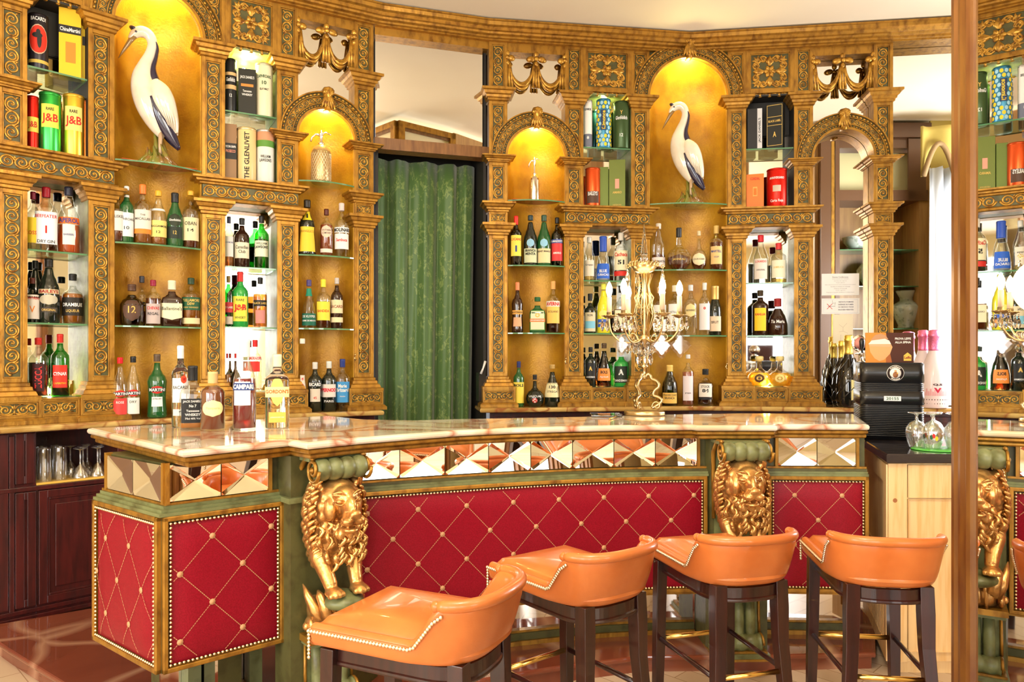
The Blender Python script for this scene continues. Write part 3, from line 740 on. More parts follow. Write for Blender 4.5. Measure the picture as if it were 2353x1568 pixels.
# green damask curtain in the doorway
def damask():
    m, nt, b = nodes_of('green damask'); N = nt.nodes.new; L = nt.links.new; setp(b, rough=.5, sheen=.4)
    tc = N('ShaderNodeTexCoord'); mp = N('ShaderNodeMapping'); mp.inputs['Scale'].default_value = (5.5, 5.5, 3.6)
    no = N('ShaderNodeTexNoise'); no.inputs['Scale'].default_value = 1.6; no.inputs['Detail'].default_value = 3; no.inputs['Distortion'].default_value = 2.2
    r = N('ShaderNodeMapRange'); r.inputs[1].default_value = .50; r.inputs[2].default_value = .53
    n2 = N('ShaderNodeTexNoise'); n2.inputs['Scale'].default_value = 9; n2.inputs['Detail'].default_value = 2; n2.inputs['Distortion'].default_value = 1.5
    r2 = N('ShaderNodeMapRange'); r2.inputs[1].default_value = .5; r2.inputs[2].default_value = .54
    mu = N('ShaderNodeMath'); mu.operation = 'MULTIPLY'
    mx = N('ShaderNodeMix'); mx.data_type = 'RGBA'; mx.inputs[6].default_value = (.068, .145, .030, 1); mx.inputs[7].default_value = (.17, .25, .065, 1)
    L(tc.outputs['Object'], mp.inputs[0]); L(mp.outputs[0], no.inputs['Vector']); L(mp.outputs[0], n2.inputs['Vector']); L(no.outputs['Fac'], r.inputs[0]); L(n2.outputs['Fac'], r2.inputs[0])
    L(r.outputs[0], mu.inputs[0]); L(r2.outputs[0], mu.inputs[1]); L(mu.outputs[0], mx.inputs[0]); L(mx.outputs[2], b.inputs['Base Color'])
    return m
m = MB(); m.smooth = True; uc0, uc1 = -.01, FC.u(1094, -.2); N = 150; rows = []
for zi in range(13):
    z = 2.52 - zi * (2.50 / 12); k = zi / 12; row = []
    for i in range(N + 1):
        q = i / N; uu = uc0 + (uc1 - uc0 - .025 * k) * q
        d = .036 * sin(q * 2 * PI * 4.6 + 1.1 * sin(q * 7 + k * .8)) + .011 * sin(q * 2 * PI * 10.3 + 1 + k * 2.2) + .003 * sin(q * 60 + k)
        row.append((uu, -.22 + d * (.75 + .5 * k), z))
    rows.append(row)
m.stack(rows, False, False, False, f=FC.W)
tag(m.build('curtain', damask(), solid=.004), 'green damask curtain hanging in the doorway between the two carved back bars', 'curtain')
m = MB(); m.mat(BLACK); F = FC; ux = FC.u(1108, -.05)
m.box(ux - .022, ux + .022, -.12, -.05, .98, 1.16, FC.W)
t = m.build('wall_telephone', None); tag(t, 'small black intercom with a white handset beside the green curtain', 'intercom')
m = MB(); m.tube([FC.W(ux - .012, -.035, 1.155), FC.W(ux + .0, -.025, 1.19), FC.W(ux + .016, -.03, 1.235)], [.009, .006, .009], 8); m.build('handset', WHITE, t)

# ------------------------------------------------------------------ platform and floor
FLZ = 0.0; PZ = .069
plat = [(-2.35, 3.25), (-2.05, 3.01), (-1.64, 2.70), (-.98, 2.02), (-.55, 2.36), (-.123, 2.724), (.15, 2.83), (.52, 2.94), (1.04, 2.95), (1.46, 2.97), (1.62, 3.30), (1.75, 4.1), (-.10, 3.9), (-1.3, 3.5), (-2.0, 3.5)]
m = MB(); slab(m, plat, PZ - .022, PZ, .003); slab(m, offset_line(plat[:11], -.015) + plat[11:], .0, PZ - .022, 0)
tag(m.build('floor_platform', MARBR), kind='structure')
def parquet():
    m, nt, b = nodes_of('pale parquet'); N = nt.nodes.new; L = nt.links.new; setp(b, rough=.22)
    tc = N('ShaderNodeTexCoord'); mp = N('ShaderNodeMapping'); mp.inputs['Rotation'].default_value = (0, 0, rad(45)); br = N('ShaderNodeTexBrick')
    br.inputs['Scale'].default_value = 3; br.inputs['Color1'].default_value = (.78, .62, .46, 1); br.inputs['Color2'].default_value = (.66, .50, .34, 1); br.inputs['Mortar'].default_value = (.42, .28, .17, 1)
    br.inputs['Mortar Size'].default_value = .006; br.inputs['Brick Width'].default_value = 1.6; br.inputs['Row Height'].default_value = .3
    L(tc.outputs['Object'], mp.inputs[0]); L(mp.outputs[0], br.inputs['Vector']); L(br.outputs['Color'], b.inputs['Base Color'])
    return m
m = MB(); m.box(-4.2, 5.2, -4.6, 6.5, -.1, 0); tag(m.build('floor', parquet()), kind='structure')
m = MB(); slab(m, [(-3.5, 3.4), (-2.35, 3.25), (-2.0, 3.5), (-1.3, 3.5), (-.1, 3.9), (1.75, 4.1), (3.4, 4.6), (3.4, 5.4), (-1, 5.4), (-3.5, 4.6)], -.05, .004, 0); tag(m.build('floor_behind_bar', MARBR), kind='structure')

# ------------------------------------------------------------------ the bar
ZC = .988
K = (HC - ZC) * FPX
def pc(px, py, z=ZC):
    D = (HC - z) * FPX / (py - HY); return ((px - CX) / FPX * D, D)
front = [pc(200, 984), pc(420, 1035), pc(662, 1011), pc(706, 1018), pc(830, 1006), pc(950, 997), pc(1060, 989), pc(1176, 984), pc(1300, 980.5), pc(1430, 978), pc(1588, 976.5), pc(1600, 978), pc(1786, 978), pc(1794, 975.5), pc(1998, 976)]
back_ = [pc(1964, 951), pc(1700, 950), pc(1500, 953), pc(1350, 957.5), pc(1176, 961), pc(1050, 963), pc(950, 966), pc(840, 964), pc(755, 955.5)]
m = MB(); slab(m, front + back_, ZC - .024, ZC, .006)
TOP = tag(m.build('marble_bar_top', MARB), 'polished cream onyx marble top of the bar with reddish veins', 'worktop')
BAR = empty('bar_counter', (0, 3.0, 0), 0, 'green and gilt bar front with crimson padded panels, mirror glass tiles and golden lions', 'bar counter')
m = MB(); pl = front + back_
slab(m, [p for p in offset_line(front, -.012)] + back_, ZC - .040, ZC - .0245, .003); slab(m, offset_line(front, -.028) + offset_line(back_, -.03), ZC - .058, ZC - .040, .003)
m.build('top_moulding', GOLD, BAR, True)
def bez_face(pts, bulge=0): return pts
ZF1, ZF0 = .776, .306                                     # crimson panels
# plan lines of the bar body
bc, bl, br_ = (-1.05, 2.215), (-1.405, 2.50), (-.765, 2.475)
mid = [(-.570, 2.615), (-.42, 2.686), (-.265, 2.752), (-.095, 2.818), (.0745, 2.878), (.26, 2.930), (.448, 2.970), (.62, 2.993), (.795, 3.003)]
rt = [(1.035, 3.005), (1.435, 2.985)]
def wallpoly(pts, inset): return offset_line(pts, -inset)
class Path:
    """arc-length frame along a plan polyline: f(s, out, z)"""
    def __init__(s, pts):
        s.p = [Vector(p) for p in pts]; s.L = [0]
        for a, b in zip(s.p, s.p[1:]): s.L.append(s.L[-1] + (b - a).length)
        s.len = s.L[-1]
    def f(s, t, o, z):
        t2 = min(max(t, 0), s.len); i = 0
        while i < len(s.L) - 2 and s.L[i + 1] < t2: i += 1
        a, b = s.p[i], s.p[i + 1]; q = (t2 - s.L[i]) / (b - a).length
        d = (b - a).normalized(); pos = a.lerp(b, q) + d * (t - t2)
        def nv(j):
            e1 = (s.p[j] - s.p[j - 1]).normalized() if j > 0 else (s.p[1] - s.p[0]).normalized(); e2 = (s.p[j + 1] - s.p[j]).normalized() if j < len(s.p) - 1 else e1
            e = (e1 + e2).normalized(); return Vector((e.y, -e.x))
        n = nv(i).lerp(nv(i + 1), q).normalized()
        return (pos.x + n.x * o, pos.y + n.y * o, z)
def seg_box(mb, P, s0, s1, o0, o1, z0, z1, n=1):
    rings = [[P.f(s0 + (s1 - s0) * k / n, o, z) for o, z in ((o0, z0), (o1, z0), (o1, z1), (o0, z1))] for k in range(n + 1)]
    mb.stack(rings, smooth=False)
def padded(P, s0, s1, dots, n=1, lab=None, z0=ZF0, z1=ZF1):
    """crimson padded panel: gilt frame, nail rows, stitched lattice with round studs"""
    m = MB(); m.mat(RED); N = max(8, n * 3); M_ = 10; fw = .022; rows = []
    for j in range(M_ + 1):
        zz = z0 + fw + (z1 - z0 - 2 * fw) * j / M_; row = []
        for i in range(N + 1):
            ss = s0 + fw + (s1 - s0 - 2 * fw) * i / N; e = min(i, N - i) / N * (s1 - s0); e2 = min(j, M_ - j) / M_ * (z1 - z0)
            d = .012 * min(1, (e / .04)) ** .5 * min(1, (e2 / .05)) ** .5 if min(i, N - i, j, M_ - j) > 0 else 0.
            row.append(P.f(ss, .004 + d, zz))
        rows.append(row)
    m.stack(rows, False, False, False, True); p = m.build('upholstered_panel', None, BAR, True, recalc=False)
    f = MB(); f.mat(GOLD)
    for a, b, c, d in ((s0, s1, z0, z0 + fw * .7), (s0, s1, z1 - fw * .7, z1), (s0, s0 + fw * .7, z0, z1), (s1 - fw * .7, s1, z0, z1)): seg_box(f, P, a, b, -.01, .016, c, d, max(1, round(n * (b - a) / (s1 - s0))))
    f.build('frame', None, p, True, bevel=.003)
    q = MB(); st = .0128
    def nail(s, z): q.dome(0, 0, .0052, lambda x, t, h: P.f(s + x, .012 + h, z + t), .9, n=6)
    k = int((s1 - s0 - 2 * fw) / st); 
    for i in range(k + 1):
        s = s0 + fw + (s1 - s0 - 2 * fw) * i / k; nail(s, z0 + fw); nail(s, z1 - fw)
    k2 = int((z1 - z0 - 2 * fw) / st)
    for i in range(1, k2): z = z0 + fw + (z1 - z0 - 2 * fw) * i / k2; nail(s0 + fw, z); nail(s1 - fw, z)
    q.build('nail_row', NAIL, p, True)
    # lattice
    (sa, za, W, H) = dots; lt = MB(); oo = .0168
    lo_s, hi_s, lo_z, hi_z = s0 + fw + .008, s1 - fw - .008, z0 + fw + .006, z1 - fw - .006
    def dpt(s, z):
        e = min(s - s0 - fw, s1 - fw - s); e2 = min(z - z0 - fw, z1 - fw - z)
        return .0055 + .012 * min(1, max(e, 0) / .04) ** .5 * min(1, max(e2, 0) / .05) ** .5
    for sg in (1, -1):
        for c in range(-40, 40):
            # line z - za = sg*H/W*(s - sa) + c*H  (diamonds W wide, H high)
            seg = []; ns = 60
            for i in range(ns + 1):
                s = lo_s + (hi_s - lo_s) * i / ns; z = za + sg * H / W * (s - sa) + c * H
                if lo_z <= z <= hi_z: seg.append((s, z))
            if len(seg) < 2: continue
            for a, b in zip(seg, seg[1:]):
                L_ = math.hypot(b[0] - a[0], b[1] - a[1]); nd = max(1, round(L_ / .009))
                for k in range(nd):
                    q0, q1 = (k + .12) / nd, (k + .88) / nd; nx, nz = -(b[1] - a[1]) / L_ * .0011, (b[0] - a[0]) / L_ * .0011
                    A = (a[0] + (b[0] - a[0]) * q0, a[1] + (b[1] - a[1]) * q0); B = (a[0] + (b[0] - a[0]) * q1, a[1] + (b[1] - a[1]) * q1)
                    lt.add([P.f(A[0] + nx, dpt(*A), A[1] + nz), P.f(B[0] + nx, dpt(*B), B[1] + nz), P.f(B[0] - nx, dpt(*B), B[1] - nz), P.f(A[0] - nx, dpt(*A), A[1] - nz)], [(0, 1, 2, 3)], False)
    lt.build('stitching', THREAD, p, True, recalc=False)
    for i in range(-30, 30):
        for j in range(-6, 7):
            for e in (0, .5):
                s, z = sa + (i + e) * W, za + (j + e) * H
                if lo_s < s < hi_s and lo_z < z < hi_z:
                    d = MB(); d.lathe([(.0088, 0), (.0095, .001), (.0085, .0028), (.006, .0022), (.0055, .003), (.001, .0032)], 14, f=lambda x, y, zz, s=s, z=z: P.f(s + x, dpt(s, z) - .001 + zz, z + y)); d.build('stud', THREAD, p, True)
    return p
PL, PR, PM, PRR = Path([bl, bc]), Path([bc, br_]), Path(mid), Path(rt)
# solid body, mouldings under the tiles and over the kick panels
def body(P, s0, s1, n, z0=ZF0, z1=ZF1, dep=.20):
    m = MB(); m.mat(GREEN); seg_box(m, P, s0, s1, -dep, -.004, z0, z1 + .028, n)
    seg_box(m, P, s0, s1, -dep, -.03, z1 + .028, ZC - .058, n)
    m.mat(GREENL); seg_box(m, P, s0, s1, -.03, .012, z1, z1 + .010, n); seg_box(m, P, s0, s1, -.03, .004, z1 + .010, z1 + .018, n); seg_box(m, P, s0, s1, -.03, -.006, z1 + .018, z1 + .028, n)
    m.mat(GOLD); seg_box(m, P, s0, s1, -.03, -.010, z1 + .028, z1 + .036, n); seg_box(m, P, s0, s1, -dep, .006, z0 - .008, z0, n)
    return m.build('bar_body', None, BAR, True)
# corner box is one closed block
m = MB(); A = Vector(bl); B = Vector(bc); C = Vector(br_); Dp = A + (C - B)
for (ins, z0, z1, mm) in ((.0, ZF0, ZF1, GREEN), (-.010, ZF1, ZF1 + .010, GREENL), (.0, ZF1 + .010, ZF1 + .019, GREENL), (.012, ZF1 + .019, ZF1 + .028, GREENL), (.018, ZF1 + .028, ZF1 + .036, GOLD), (.030, ZF1 + .036, ZC - .058, GREEN)):
    m.mat(mm); slab(m, offset_line([tuple(A), tuple(B), tuple(C)], -ins) + [(C.x + .05, C.y + .35), (A.x + .40, A.y + .37)], z0, z1, 0)
m.build('bar_body', None, BAR, True)
body(PM, 0, PM.len, 8); body(PRR, 0, PRR.len, 1)
padded(PL, .002, PL.len - .001, (.0, 0, 1, 1) if 0 else (.115, .665, .165, .245), 1)
padded(PR, .001, PR.len - .002, (.145, .700, .192, .205), 1)
padded(PM, .0, PM.len - .005, (.055, .700, .1875, .199), 9)
padded(PRR, .0, PRR.len, (.105, .700, .1875, .199), 1)
# bevelled mirror glass tiles
TILE = mat('bevelled mirror tile', (.93, .90, .88), .015, 1.)
def tile(P, s0, s1, z0, z1, o=-.016, lab=None):
    m = MB(); sc, zc = (s0 + s1) / 2, (z0 + z1) / 2; h = -.0085; e = .0015
    a, b, c, d = (s0 + e, z0 + e), (s1 - e, z0 + e), (s1 - e, z1 - e), (s0 + e, z1 - e); w = .010
    vs = []
    def pt(s, o2, z): vs.append(P.f(s, o + o2, z)); return len(vs) - 1
    top = pt(sc, h, zc); fs = []
    # four shallow faces with narrow bevel strips along both diagonals
    cs = [a, b, c, d]; L = []
    for (s, z) in cs:
        ds, dz = (1 if s < sc else -1), (1 if z < zc else -1)
        L.append((pt(s, .001, z), pt(s + ds * w, .0012, z), pt(s, .0012, z + dz * w)))
    n0 = [pt(sc - w * .55, h * .93, zc), pt(sc, h * .93, zc - w * .55), pt(sc + w * .55, h * .93, zc), pt(sc, h * .93, zc + w * .55)]
    W_, S_, E_, N_ = n0
    fs += [(L[0][1], L[1][1], S_), (L[1][2], L[2][2], E_), (L[2][1], L[3][1], N_), (L[3][2], L[0][2], W_)]
    fs += [(L[0][0], L[0][1], S_, top, W_, L[0][2]), (L[1][0], L[1][2], E_, top, S_, L[1][1]), (L[2][0], L[2][1], N_, top, E_, L[2][2]), (L[3][0], L[3][2], W_, top, N_, L[3][1])]
    m.add(vs, fs, False, f=lambda *p: p); return m.build('mirror_tile', TILE, BAR, True, recalc=False)
zt0, zt1 = ZF1 + .038, ZC - .060
def tiles(P, s0, s1, n):
    for k in range(n): tile(P, s0 + (s1 - s0) * k / n, s0 + (s1 - s0) * (k + 1) / n, zt0, zt1)
    for s in (s0 - .012, s1): m = MB(); m.mat(GOLD); seg_box(m, P, s, s + .012, -.035, -.012, zt0 - .004, zt1 + .006); m.build('tile_frame', None, BAR, True)
tiles(PL, .045, PL.len - .028, 2); tiles(PR, .028, PR.len - .045, 2)
tiles(PM, .01, PM.len - .04, 8); tiles(PRR, .05, PRR.len - .04, 2)
# wall strips (green) between the panels, behind the lions, and the kick zone
m = MB(); m.mat(GREEN)
lw = [br_, (-.735, 2.36), (-.60, 2.46), (-.570, 2.615)]
slab(m, [(-.80, 2.50), (-.725, 2.425), (-.555, 2.585), (-.50, 2.75), (-.62, 2.9), (-.8, 2.8)], PZ, ZC - .058, 0)
m.build('pilaster_backing', None, BAR, True); m = MB(); m.mat(GREEN)
slab(m, [(.79, 3.02), (.80, 2.985), (1.03, 2.985), (1.04, 3.02), (1.04, 3.2), (.79, 3.2)], PZ, ZC - .058, 0)
m.build('pilaster_backing', None, BAR, True); m = MB(); m.mat(GREENL); slab(m, [(-.775, 2.47), (-.765, 2.452), (-.725, 2.405), (-.54, 2.575), (-.56, 2.62)], ZF1 + .0, ZF1 + .018, 0)
m.build('backing_moulding', None, BAR, True)
KM = mat('kick mirror', (.86, .84, .82), .04, 1.)
for P, s0, s1, n in ((PL, .04, PL.len - .06, 1), (PR, .06, PR.len - .03, 1), (PM, .0, PM.len, 8), (PRR, 0, PRR.len, 1)):
    m = MB(); m.mat(KM); seg_box(m, P, s0, s1, -.215, -.205, PZ + .055, ZF0 - .008, n)
    m.mat(GOLD); seg_box(m, P, s0, s1, -.24, -.190, PZ + .046, PZ + .056, n); m.mat(GREEN); seg_box(m, P, s0, s1, -.24, -.182, PZ + .018, PZ + .046, n); m.mat(GOLD); seg_box(m, P, s0, s1, -.24, -.170, PZ, PZ + .018, n)
    m.mat(GREEN); seg_box(m, P, s0, s1, -.30, -.215, PZ, ZF0, n)
    m.build('kick_mirror', None, BAR, True)
for P, s in ((PL, PL.len * .60), (PR, PR.len - .05)):
    m = MB(); m.mat(GREENL); seg_box(m, P, s, s + .045, -.20, -.155, PZ, ZF0); m.build('bar_leg', None, BAR, True)
# ------------------------------------------------------------------ the room
CZ = 3.37
def st(o): return tag(o, kind='structure')
m = MB(); m.box(-4.1, 5.2, -4.7, 6.5, CZ, CZ + .1); st(m.build('ceiling', CEIL))
m = MB(); m.box(-4.2, -4.1, -4.7, 4.6, 0, CZ); st(m.build('wall_left', WALLM))
m = MB(); m.box(5.1, 5.2, -4.7, 6.5, 0, CZ); st(m.build('wall_east', WALLM))
m = MB()                                                  # wall behind the camera, three window openings
WN = [(-2.9, 1.6), (-.2, 1.9), (2.5, 1.6)]; xs = -4.1
for cx_, w_ in WN:
    m.box(xs, cx_ - w_ / 2, -4.7, -4.55, 0, CZ); m.box(cx_ - w_ / 2, cx_ + w_ / 2, -4.7, -4.55, 0, .6); m.box(cx_ - w_ / 2, cx_ + w_ / 2, -4.7, -4.55, 2.9, CZ); xs = cx_ + w_ / 2
m.box(xs, 5.1, -4.7, -4.55, 0, CZ); st(m.build('wall_front', WALLM))
for i, (cx_, w_) in enumerate(WN):
    m = MB(); m.mat(mat('white window frame', (.8, .8, .76), .4))
    for a, b, c, d in ((-w_ / 2, -w_ / 2 + .06, .6, 2.9), (w_ / 2 - .06, w_ / 2, .6, 2.9), (-.03, .03, .6, 2.9), (-w_ / 2, w_ / 2, .6, .66), (-w_ / 2, w_ / 2, 2.84, 2.9), (-w_ / 2, w_ / 2, 2.1, 2.14)): m.box(cx_ + a, cx_ + b, -4.66, -4.6, c, d)
    st(m.build('window_%d' % (i + 1), None))
# right-hand mirror in a gilt frame on the jamb wall
MN = Vector((.9724, -.2334)).normalized(); MO = .61
MDIR = Vector((-MN.y, MN.x))                              # along the wall, away from the camera
def mw(s, o, z):                                          # s = depth along wall, o = out of the wall towards the room
    base_ = MN * MO + MDIR * s; p = base_ - MN * o; return (p.x, p.y, z)
s_of = lambda px: (lambda k: (MO / (MN.x * k + MN.y)) )( (px - CX) / FPX)
def s_at(px):
    k = (px - CX) / FPX; D = s_of(px); return Vector((k * D, D)).dot(MDIR)
sa, sb = s_at(2236), s_at(2199)
m = MB(); m.mat(WALLM).box(-2.6, sb, -.14, -.012, 0, CZ, mw); st(m.build('wall_right', None))
m = MB(); m.box(-1.6, sa + .004, -.011, .0, .02, CZ - .03, mw); tag(m.build('wall_mirror', MIRROR), 'tall wall mirror at the right edge, reflecting bottles and stools', 'mirror')
m = MB(); FR = [(0, -.012), (0, .006), (.010, .012), (.018, .007), (.030, .009), (.050, .015), (.066, .016), (.078, .008), (.088, .008), (.100, .017), (.122, .018), (.134, .012), (1, .012), (1, -.14)]
wF = sb - sa
rings = [[mw(sa + min(a, 1) * wF if a == 1 else sa + a / .15 * wF, o, z) for a, o in FR] for z in (0, CZ)]
m.stack(rings, smooth=False); tag(m.build('mirror_frame', mat('honey gilt frame', (.20, .080, .014), .30, .30, (30, (.11, .03, .008), 5, .45, .75, (1, 1, .2)))), 'tall honey gilt frame of the right-hand wall mirror, floor to ceiling', 'mirror frame')
# things seen only in the mirrors: reflected across the plane of the big right mirror / the door mirror
def mirf(F, off):
    O = Vector(F.W(0, off, 0)[:2]); n = Vector(F.n)
    def f(x, y, z):
        p = Vector((x, y)); p = p - n * 2 * (p - O).dot(n); return (p.x, p.y, z)
    return f
mE = mirf(FE, -.105); mC = mirf(FC, -.06)
VD = 6.6
def VZ(y, D=VD): return HC + (HY - y) * D / FPX
def VX(px, D=VD): return (px - CX) / FPX * D
def vbox(m, p0, p1, y0, y1, d0=VD, d1=VD + .05, D=VD): m.box(VX(p0, D), VX(p1, D), d0, d1, VZ(y1, D), VZ(y0, D), mE)
cab = empty('display_cabinet', mE(VX(2010), VD, 0), 0, 'brown glazed display cabinet seen only as a reflection in the big right mirror', 'cabinet')
SATIN = mat('satin brown wood', (.52, .29, .10), .4, 0, (6, (.40, .20, .07), 5, .4, .7, (6, 6, .6)))
m = MB(); m.mat(SATIN); vbox(m, 1880, 2135, 455, 1180, VD + .30, VD + .32); vbox(m, 1872, 1880, 290, 1180, VD, VD + .3); vbox(m, 2112, 2135, 290, 1180, VD, VD + .3); vbox(m, 1880, 2135, 900, 1180, VD, VD + .3)
m.mat(mat('walnut', (.13, .055, .02), .35)); vbox(m, 1880, 2135, 285, 318, VD - .04, VD + .3); vbox(m, 1880, 2135, 318, 340, VD - .0, VD + .3); vbox(m, 1880, 1903, 300, 1150, VD - .06, VD); vbox(m, 1916, 1926, 300, 1150, VD - .03, VD); vbox(m, 1880, 2130, 438, 462, VD - .02, VD + .3); vbox(m, 2085, 2125, 320, 460, VD - .02, VD)
m.build('body', None, cab, True)
m = MB(); m.mat(GOLD); vbox(m, 1905, 1912, 300, 1150, VD - .05, VD); m.build('gilt_strip', None, cab, True)
m = MB(); vbox(m, 1882, 2100, 345, 436, VD + .1, VD + .12); m.build('panel', mat('pale yellow panel', (.70, .62, .32), .5), cab, True)
for y in (573, 657, 755):
    m = MB(); vbox(m, 1882, 2112, y, y + 2, VD + .01, VD + .29); m.build('glass_shelf', SHELFG, cab, True)
PORC = mat('painted porcelain', (.68, .74, .66), .15, 0, (22, (.42, .48, .40), 4, .55, .62), None, coat=.6)
def vase(px, y0, y1, prof, lab, cat='vase', n=24, sq=None):
    D = VD + .15; h = (y1 - y0) * D / FPX; z = VZ(y1, D) + .001
    m = MB(); m.lathe([(r * h, zz * h) for r, zz in prof], n, f=lambda x, y, q: mE(VX(px, D) + x, D + y, z + q), sq=sq)
    return tag(m.build('vase' if cat == 'vase' else cat, PORC), lab, cat)
vase(1966, 546, 572, [(.5, 0), (.6, .05), (1.0, .55), (1.12, .95), (1.12, 1.), (1.04, .96), (.9, .5), (.3, .1)], 'small porcelain bowl reflected on the top glass shelf', 'bowl')
vase(2083, 669, 757, [(.20, 0), (.22, .04), (.20, .1), (.36, .45), (.39, .58), (.30, .66), (.17, .74), (.17, .82), (.25, .97), (.26, 1), (.2, .99)], 'tall flowered porcelain vase reflected right of the free-standing pilaster')
vase(2000, 598, 656, [(.26, 0), (.30, .05), (.52, .35), (.55, .6), (.35, .85), (.20, .92), (.24, 1.), (.2, .99)], 'octagonal porcelain jar reflected beside the free-standing pilaster', 'vase', 8)
# yellow wall, pelmet and sheer curtain (reflected at the far right)
m = MB(); vbox(m, 2135, 2500, 230, 1300, VD - .02, VD + .0); st(m.build('wall_alcove', mat('mustard wall', (.50, .36, .07), .6)))
m = MB(); m.smooth = True; rows = []
for k in range(9):
    z = VZ(385 + k * 108, 6.3); rows.append([mE(VX(2137, 6.3) + q / 40 * .75, 6.3 + .04 * sin(q * 1.1) + .02 * sin(q * 2.7 + k * .3), z) for q in range(41)])
m.stack(rows, False, False, False); tag(m.build('curtain', mat('white sheer', (.86, .88, .92), .7), solid=.004), 'white sheer curtain reflected at the right end of the big mirror', 'curtain')
m = MB(); rows = []; m.smooth = True
for k in range(6):
    r = []
    for q in range(41):
        x = q / 40; dip = .10 * abs(sin(x * PI * 3.2)) ; zt = VZ(290, 6.2); zb = VZ(425, 6.2) + .34 * abs(sin(x * PI * 3.0 + .2))
        r.append(mE(VX(2118, 6.2) + x * .9, 6.2 + .03 * sin(x * 20), zt + (zb - zt) * k / 5))
    rows.append(r)
m.stack(rows, False, False, False); tag(m.build('pelmet', mat('mustard brocade', (.52, .38, .08), .6), solid=.02), 'mustard scalloped curtain pelmet reflected at the right end of the big mirror', 'pelmet')
m = MB(); m.tube([mE(VX(2118, 6.2) + x / 40 * .9, 6.17, VZ(425, 6.2) + .34 * abs(sin(x / 40 * PI * 3.0 + .2))) for x in range(41)], .022, 7); m.build('fringe', mat('bullion fringe', (.30, .18, .07), .7), bpy.data.objects['pelmet'])
# gilt-framed transom over the opening, seen in the mirror above the curtain
tr = empty('gilt_transom', mC(0, 6.5, 2.9), 0, 'gilt framed transom panels seen only in the mirror above the curtain', 'transom')
def tpt(px, D): return ((px - CX) / FPX * D, D)
def panelseg(a, b, z0, z1, t=.05):
    P = Path([a, b]); q = MB(); q.f = None; n = P.len
    for (s0, s1, c, d, o, mm) in ((0, n, z0, z1, .0, CREAMP), (0, n, z1 - .05, z1, .03, GOLD), (0, .06, z0, z1, .03, GOLD), (n - .06, n, z0, z1, .03, GOLD), (0.06, n - .06, z1 - .075, z1 - .05, .015, BROWN)):
        q.mat(mm); rings = [[mC(*P.f(s, oo, zz)) for oo, zz in ((-t, c), (o, c), (o, d), (-t, d))] for s in (s0, s1)]; q.stack(rings, smooth=False)
    q.build('transom_panel', None, tr, True)
CREAMP = mat('cream transom panel', (.86, .74, .50), .5)
zt = 3.31
Pa, Pb, Pc, Pd = tpt(800, 6.95), tpt(913, 6.40), tpt(1043, 6.80), tpt(1200, 7.6)
panelseg(Pa, Pb, 2.9, zt); panelseg(Pb, Pc, 2.9, zt)
q = MB(); P = Path([Pc, Pd]); 
for c, d, mm in ((3.2, 3.33, SATIN), (2.9, 3.2, mat('tan wood', (.40, .22, .06), .5))):
    q.mat(mm); q.stack([[mC(*P.f(s, o, z)) for o, z in ((-.05, c), (0, c), (0, d), (-.05, d))] for s in (0, P.len)], smooth=False)
q.build('beam', None, tr, True)

# ------------------------------------------------------------------ pine cabinet with black worktop
PX0, PY0, PZT = 1.458, 2.88, .879
pb = [(PX0, PY0), (2.15, 2.87), (2.15, 3.75), (1.78, 3.75), (1.66, 3.56)]
PCB = empty('pine_cabinet', (PX0, PY0, 0), 0, 'pale pine cabinet with a black worktop right of the bar', 'cabinet')
bo = [(PX0 + .02, PY0 + .03), (2.13, 2.895), (2.13, 3.73), (1.80, 3.73), (1.69, 3.55)]
m = MB(); slab(m, bo, .06, PZT - .04, .002); m.mat(PINE); m.build('body', PINE, PCB, True)
m = MB(); slab(m, [(PX0 + .05, PY0 + .07), (2.10, 2.93), (2.10, 3.70), (1.83, 3.70), (1.72, 3.53)], .0, .06, 0); m.build('plinth', PINE, PCB, True)
m = MB(); slab(m, pb, PZT - .036, PZT, .002); m.build('worktop', mat('black laminate', (.035, .028, .030), .12, coat=.3), PCB, True)
PF = Facet((bo[0][0], bo[0][1]), math.degrees(math.atan2(bo[1][1] - bo[0][1], bo[1][0] - bo[0][0])))
PS = Path([bo[4], bo[0]])
def pframe(m, W_, u0, u1, z0, z1, bw, o=.004):
    for a, b, c, d in ((u0, u0 + bw, z0, z1), (u1 - bw, u1, z0, z1), (u0 + bw, u1 - bw, z0, z0 + bw), (u0 + bw, u1 - bw, z1 - bw, z1)): m.box(a, b, -.002, o, c, d, W_)
m = MB(); uu = PF.u(2085, 0); pframe(m, PF.W, 0, uu - .004, .06, PZT - .04, .0); m.box(0, uu - .004, -.002, .006, .06, PZT - .04, PF.W); m.build('stile', PINE, PCB, True)
for a, b in ((uu, uu + .575),):
    m = MB(); m.box(a, b, -.002, .006, PZT - .175, PZT - .045, PF.W); pframe(m, PF.W, a, b, PZT - .175, PZT - .045, .004, .008); m.build('drawer_front', PINE, PCB, True, bevel=.002)
    m = MB(); m.box(a, b, -.002, .003, .10, PZT - .18, PF.W); pframe(m, PF.W, a, b, .10, PZT - .18, .10 if a > uu + .5 else .002, .010); m.build('door', PINE, PCB, True, bevel=.002)
m = MB(); L_ = PS.len
m.box(0, L_, -.002, .006, PZT - .12, PZT - .045, PS.f); m.box(0, .07, -.002, .006, .06, PZT - .12, PS.f); m.box(L_ - .06, L_, -.002, .006, .06, PZT - .12, PS.f); m.box(.07, L_ - .06, -.002, .006, .38, .46, PS.f); m.box(.07, L_ - .06, -.002, .006, .06, .12, PS.f)
for k in range(14): m.box(.08 + k * (L_ - .15) / 14, .08 + (k + .6) * (L_ - .15) / 14, -.002, .004, .12, .38, PS.f)
m.build('side_panel', PINE, PCB, True)
KNOT = mat('pine knot', (.35, .13, .04), .5)
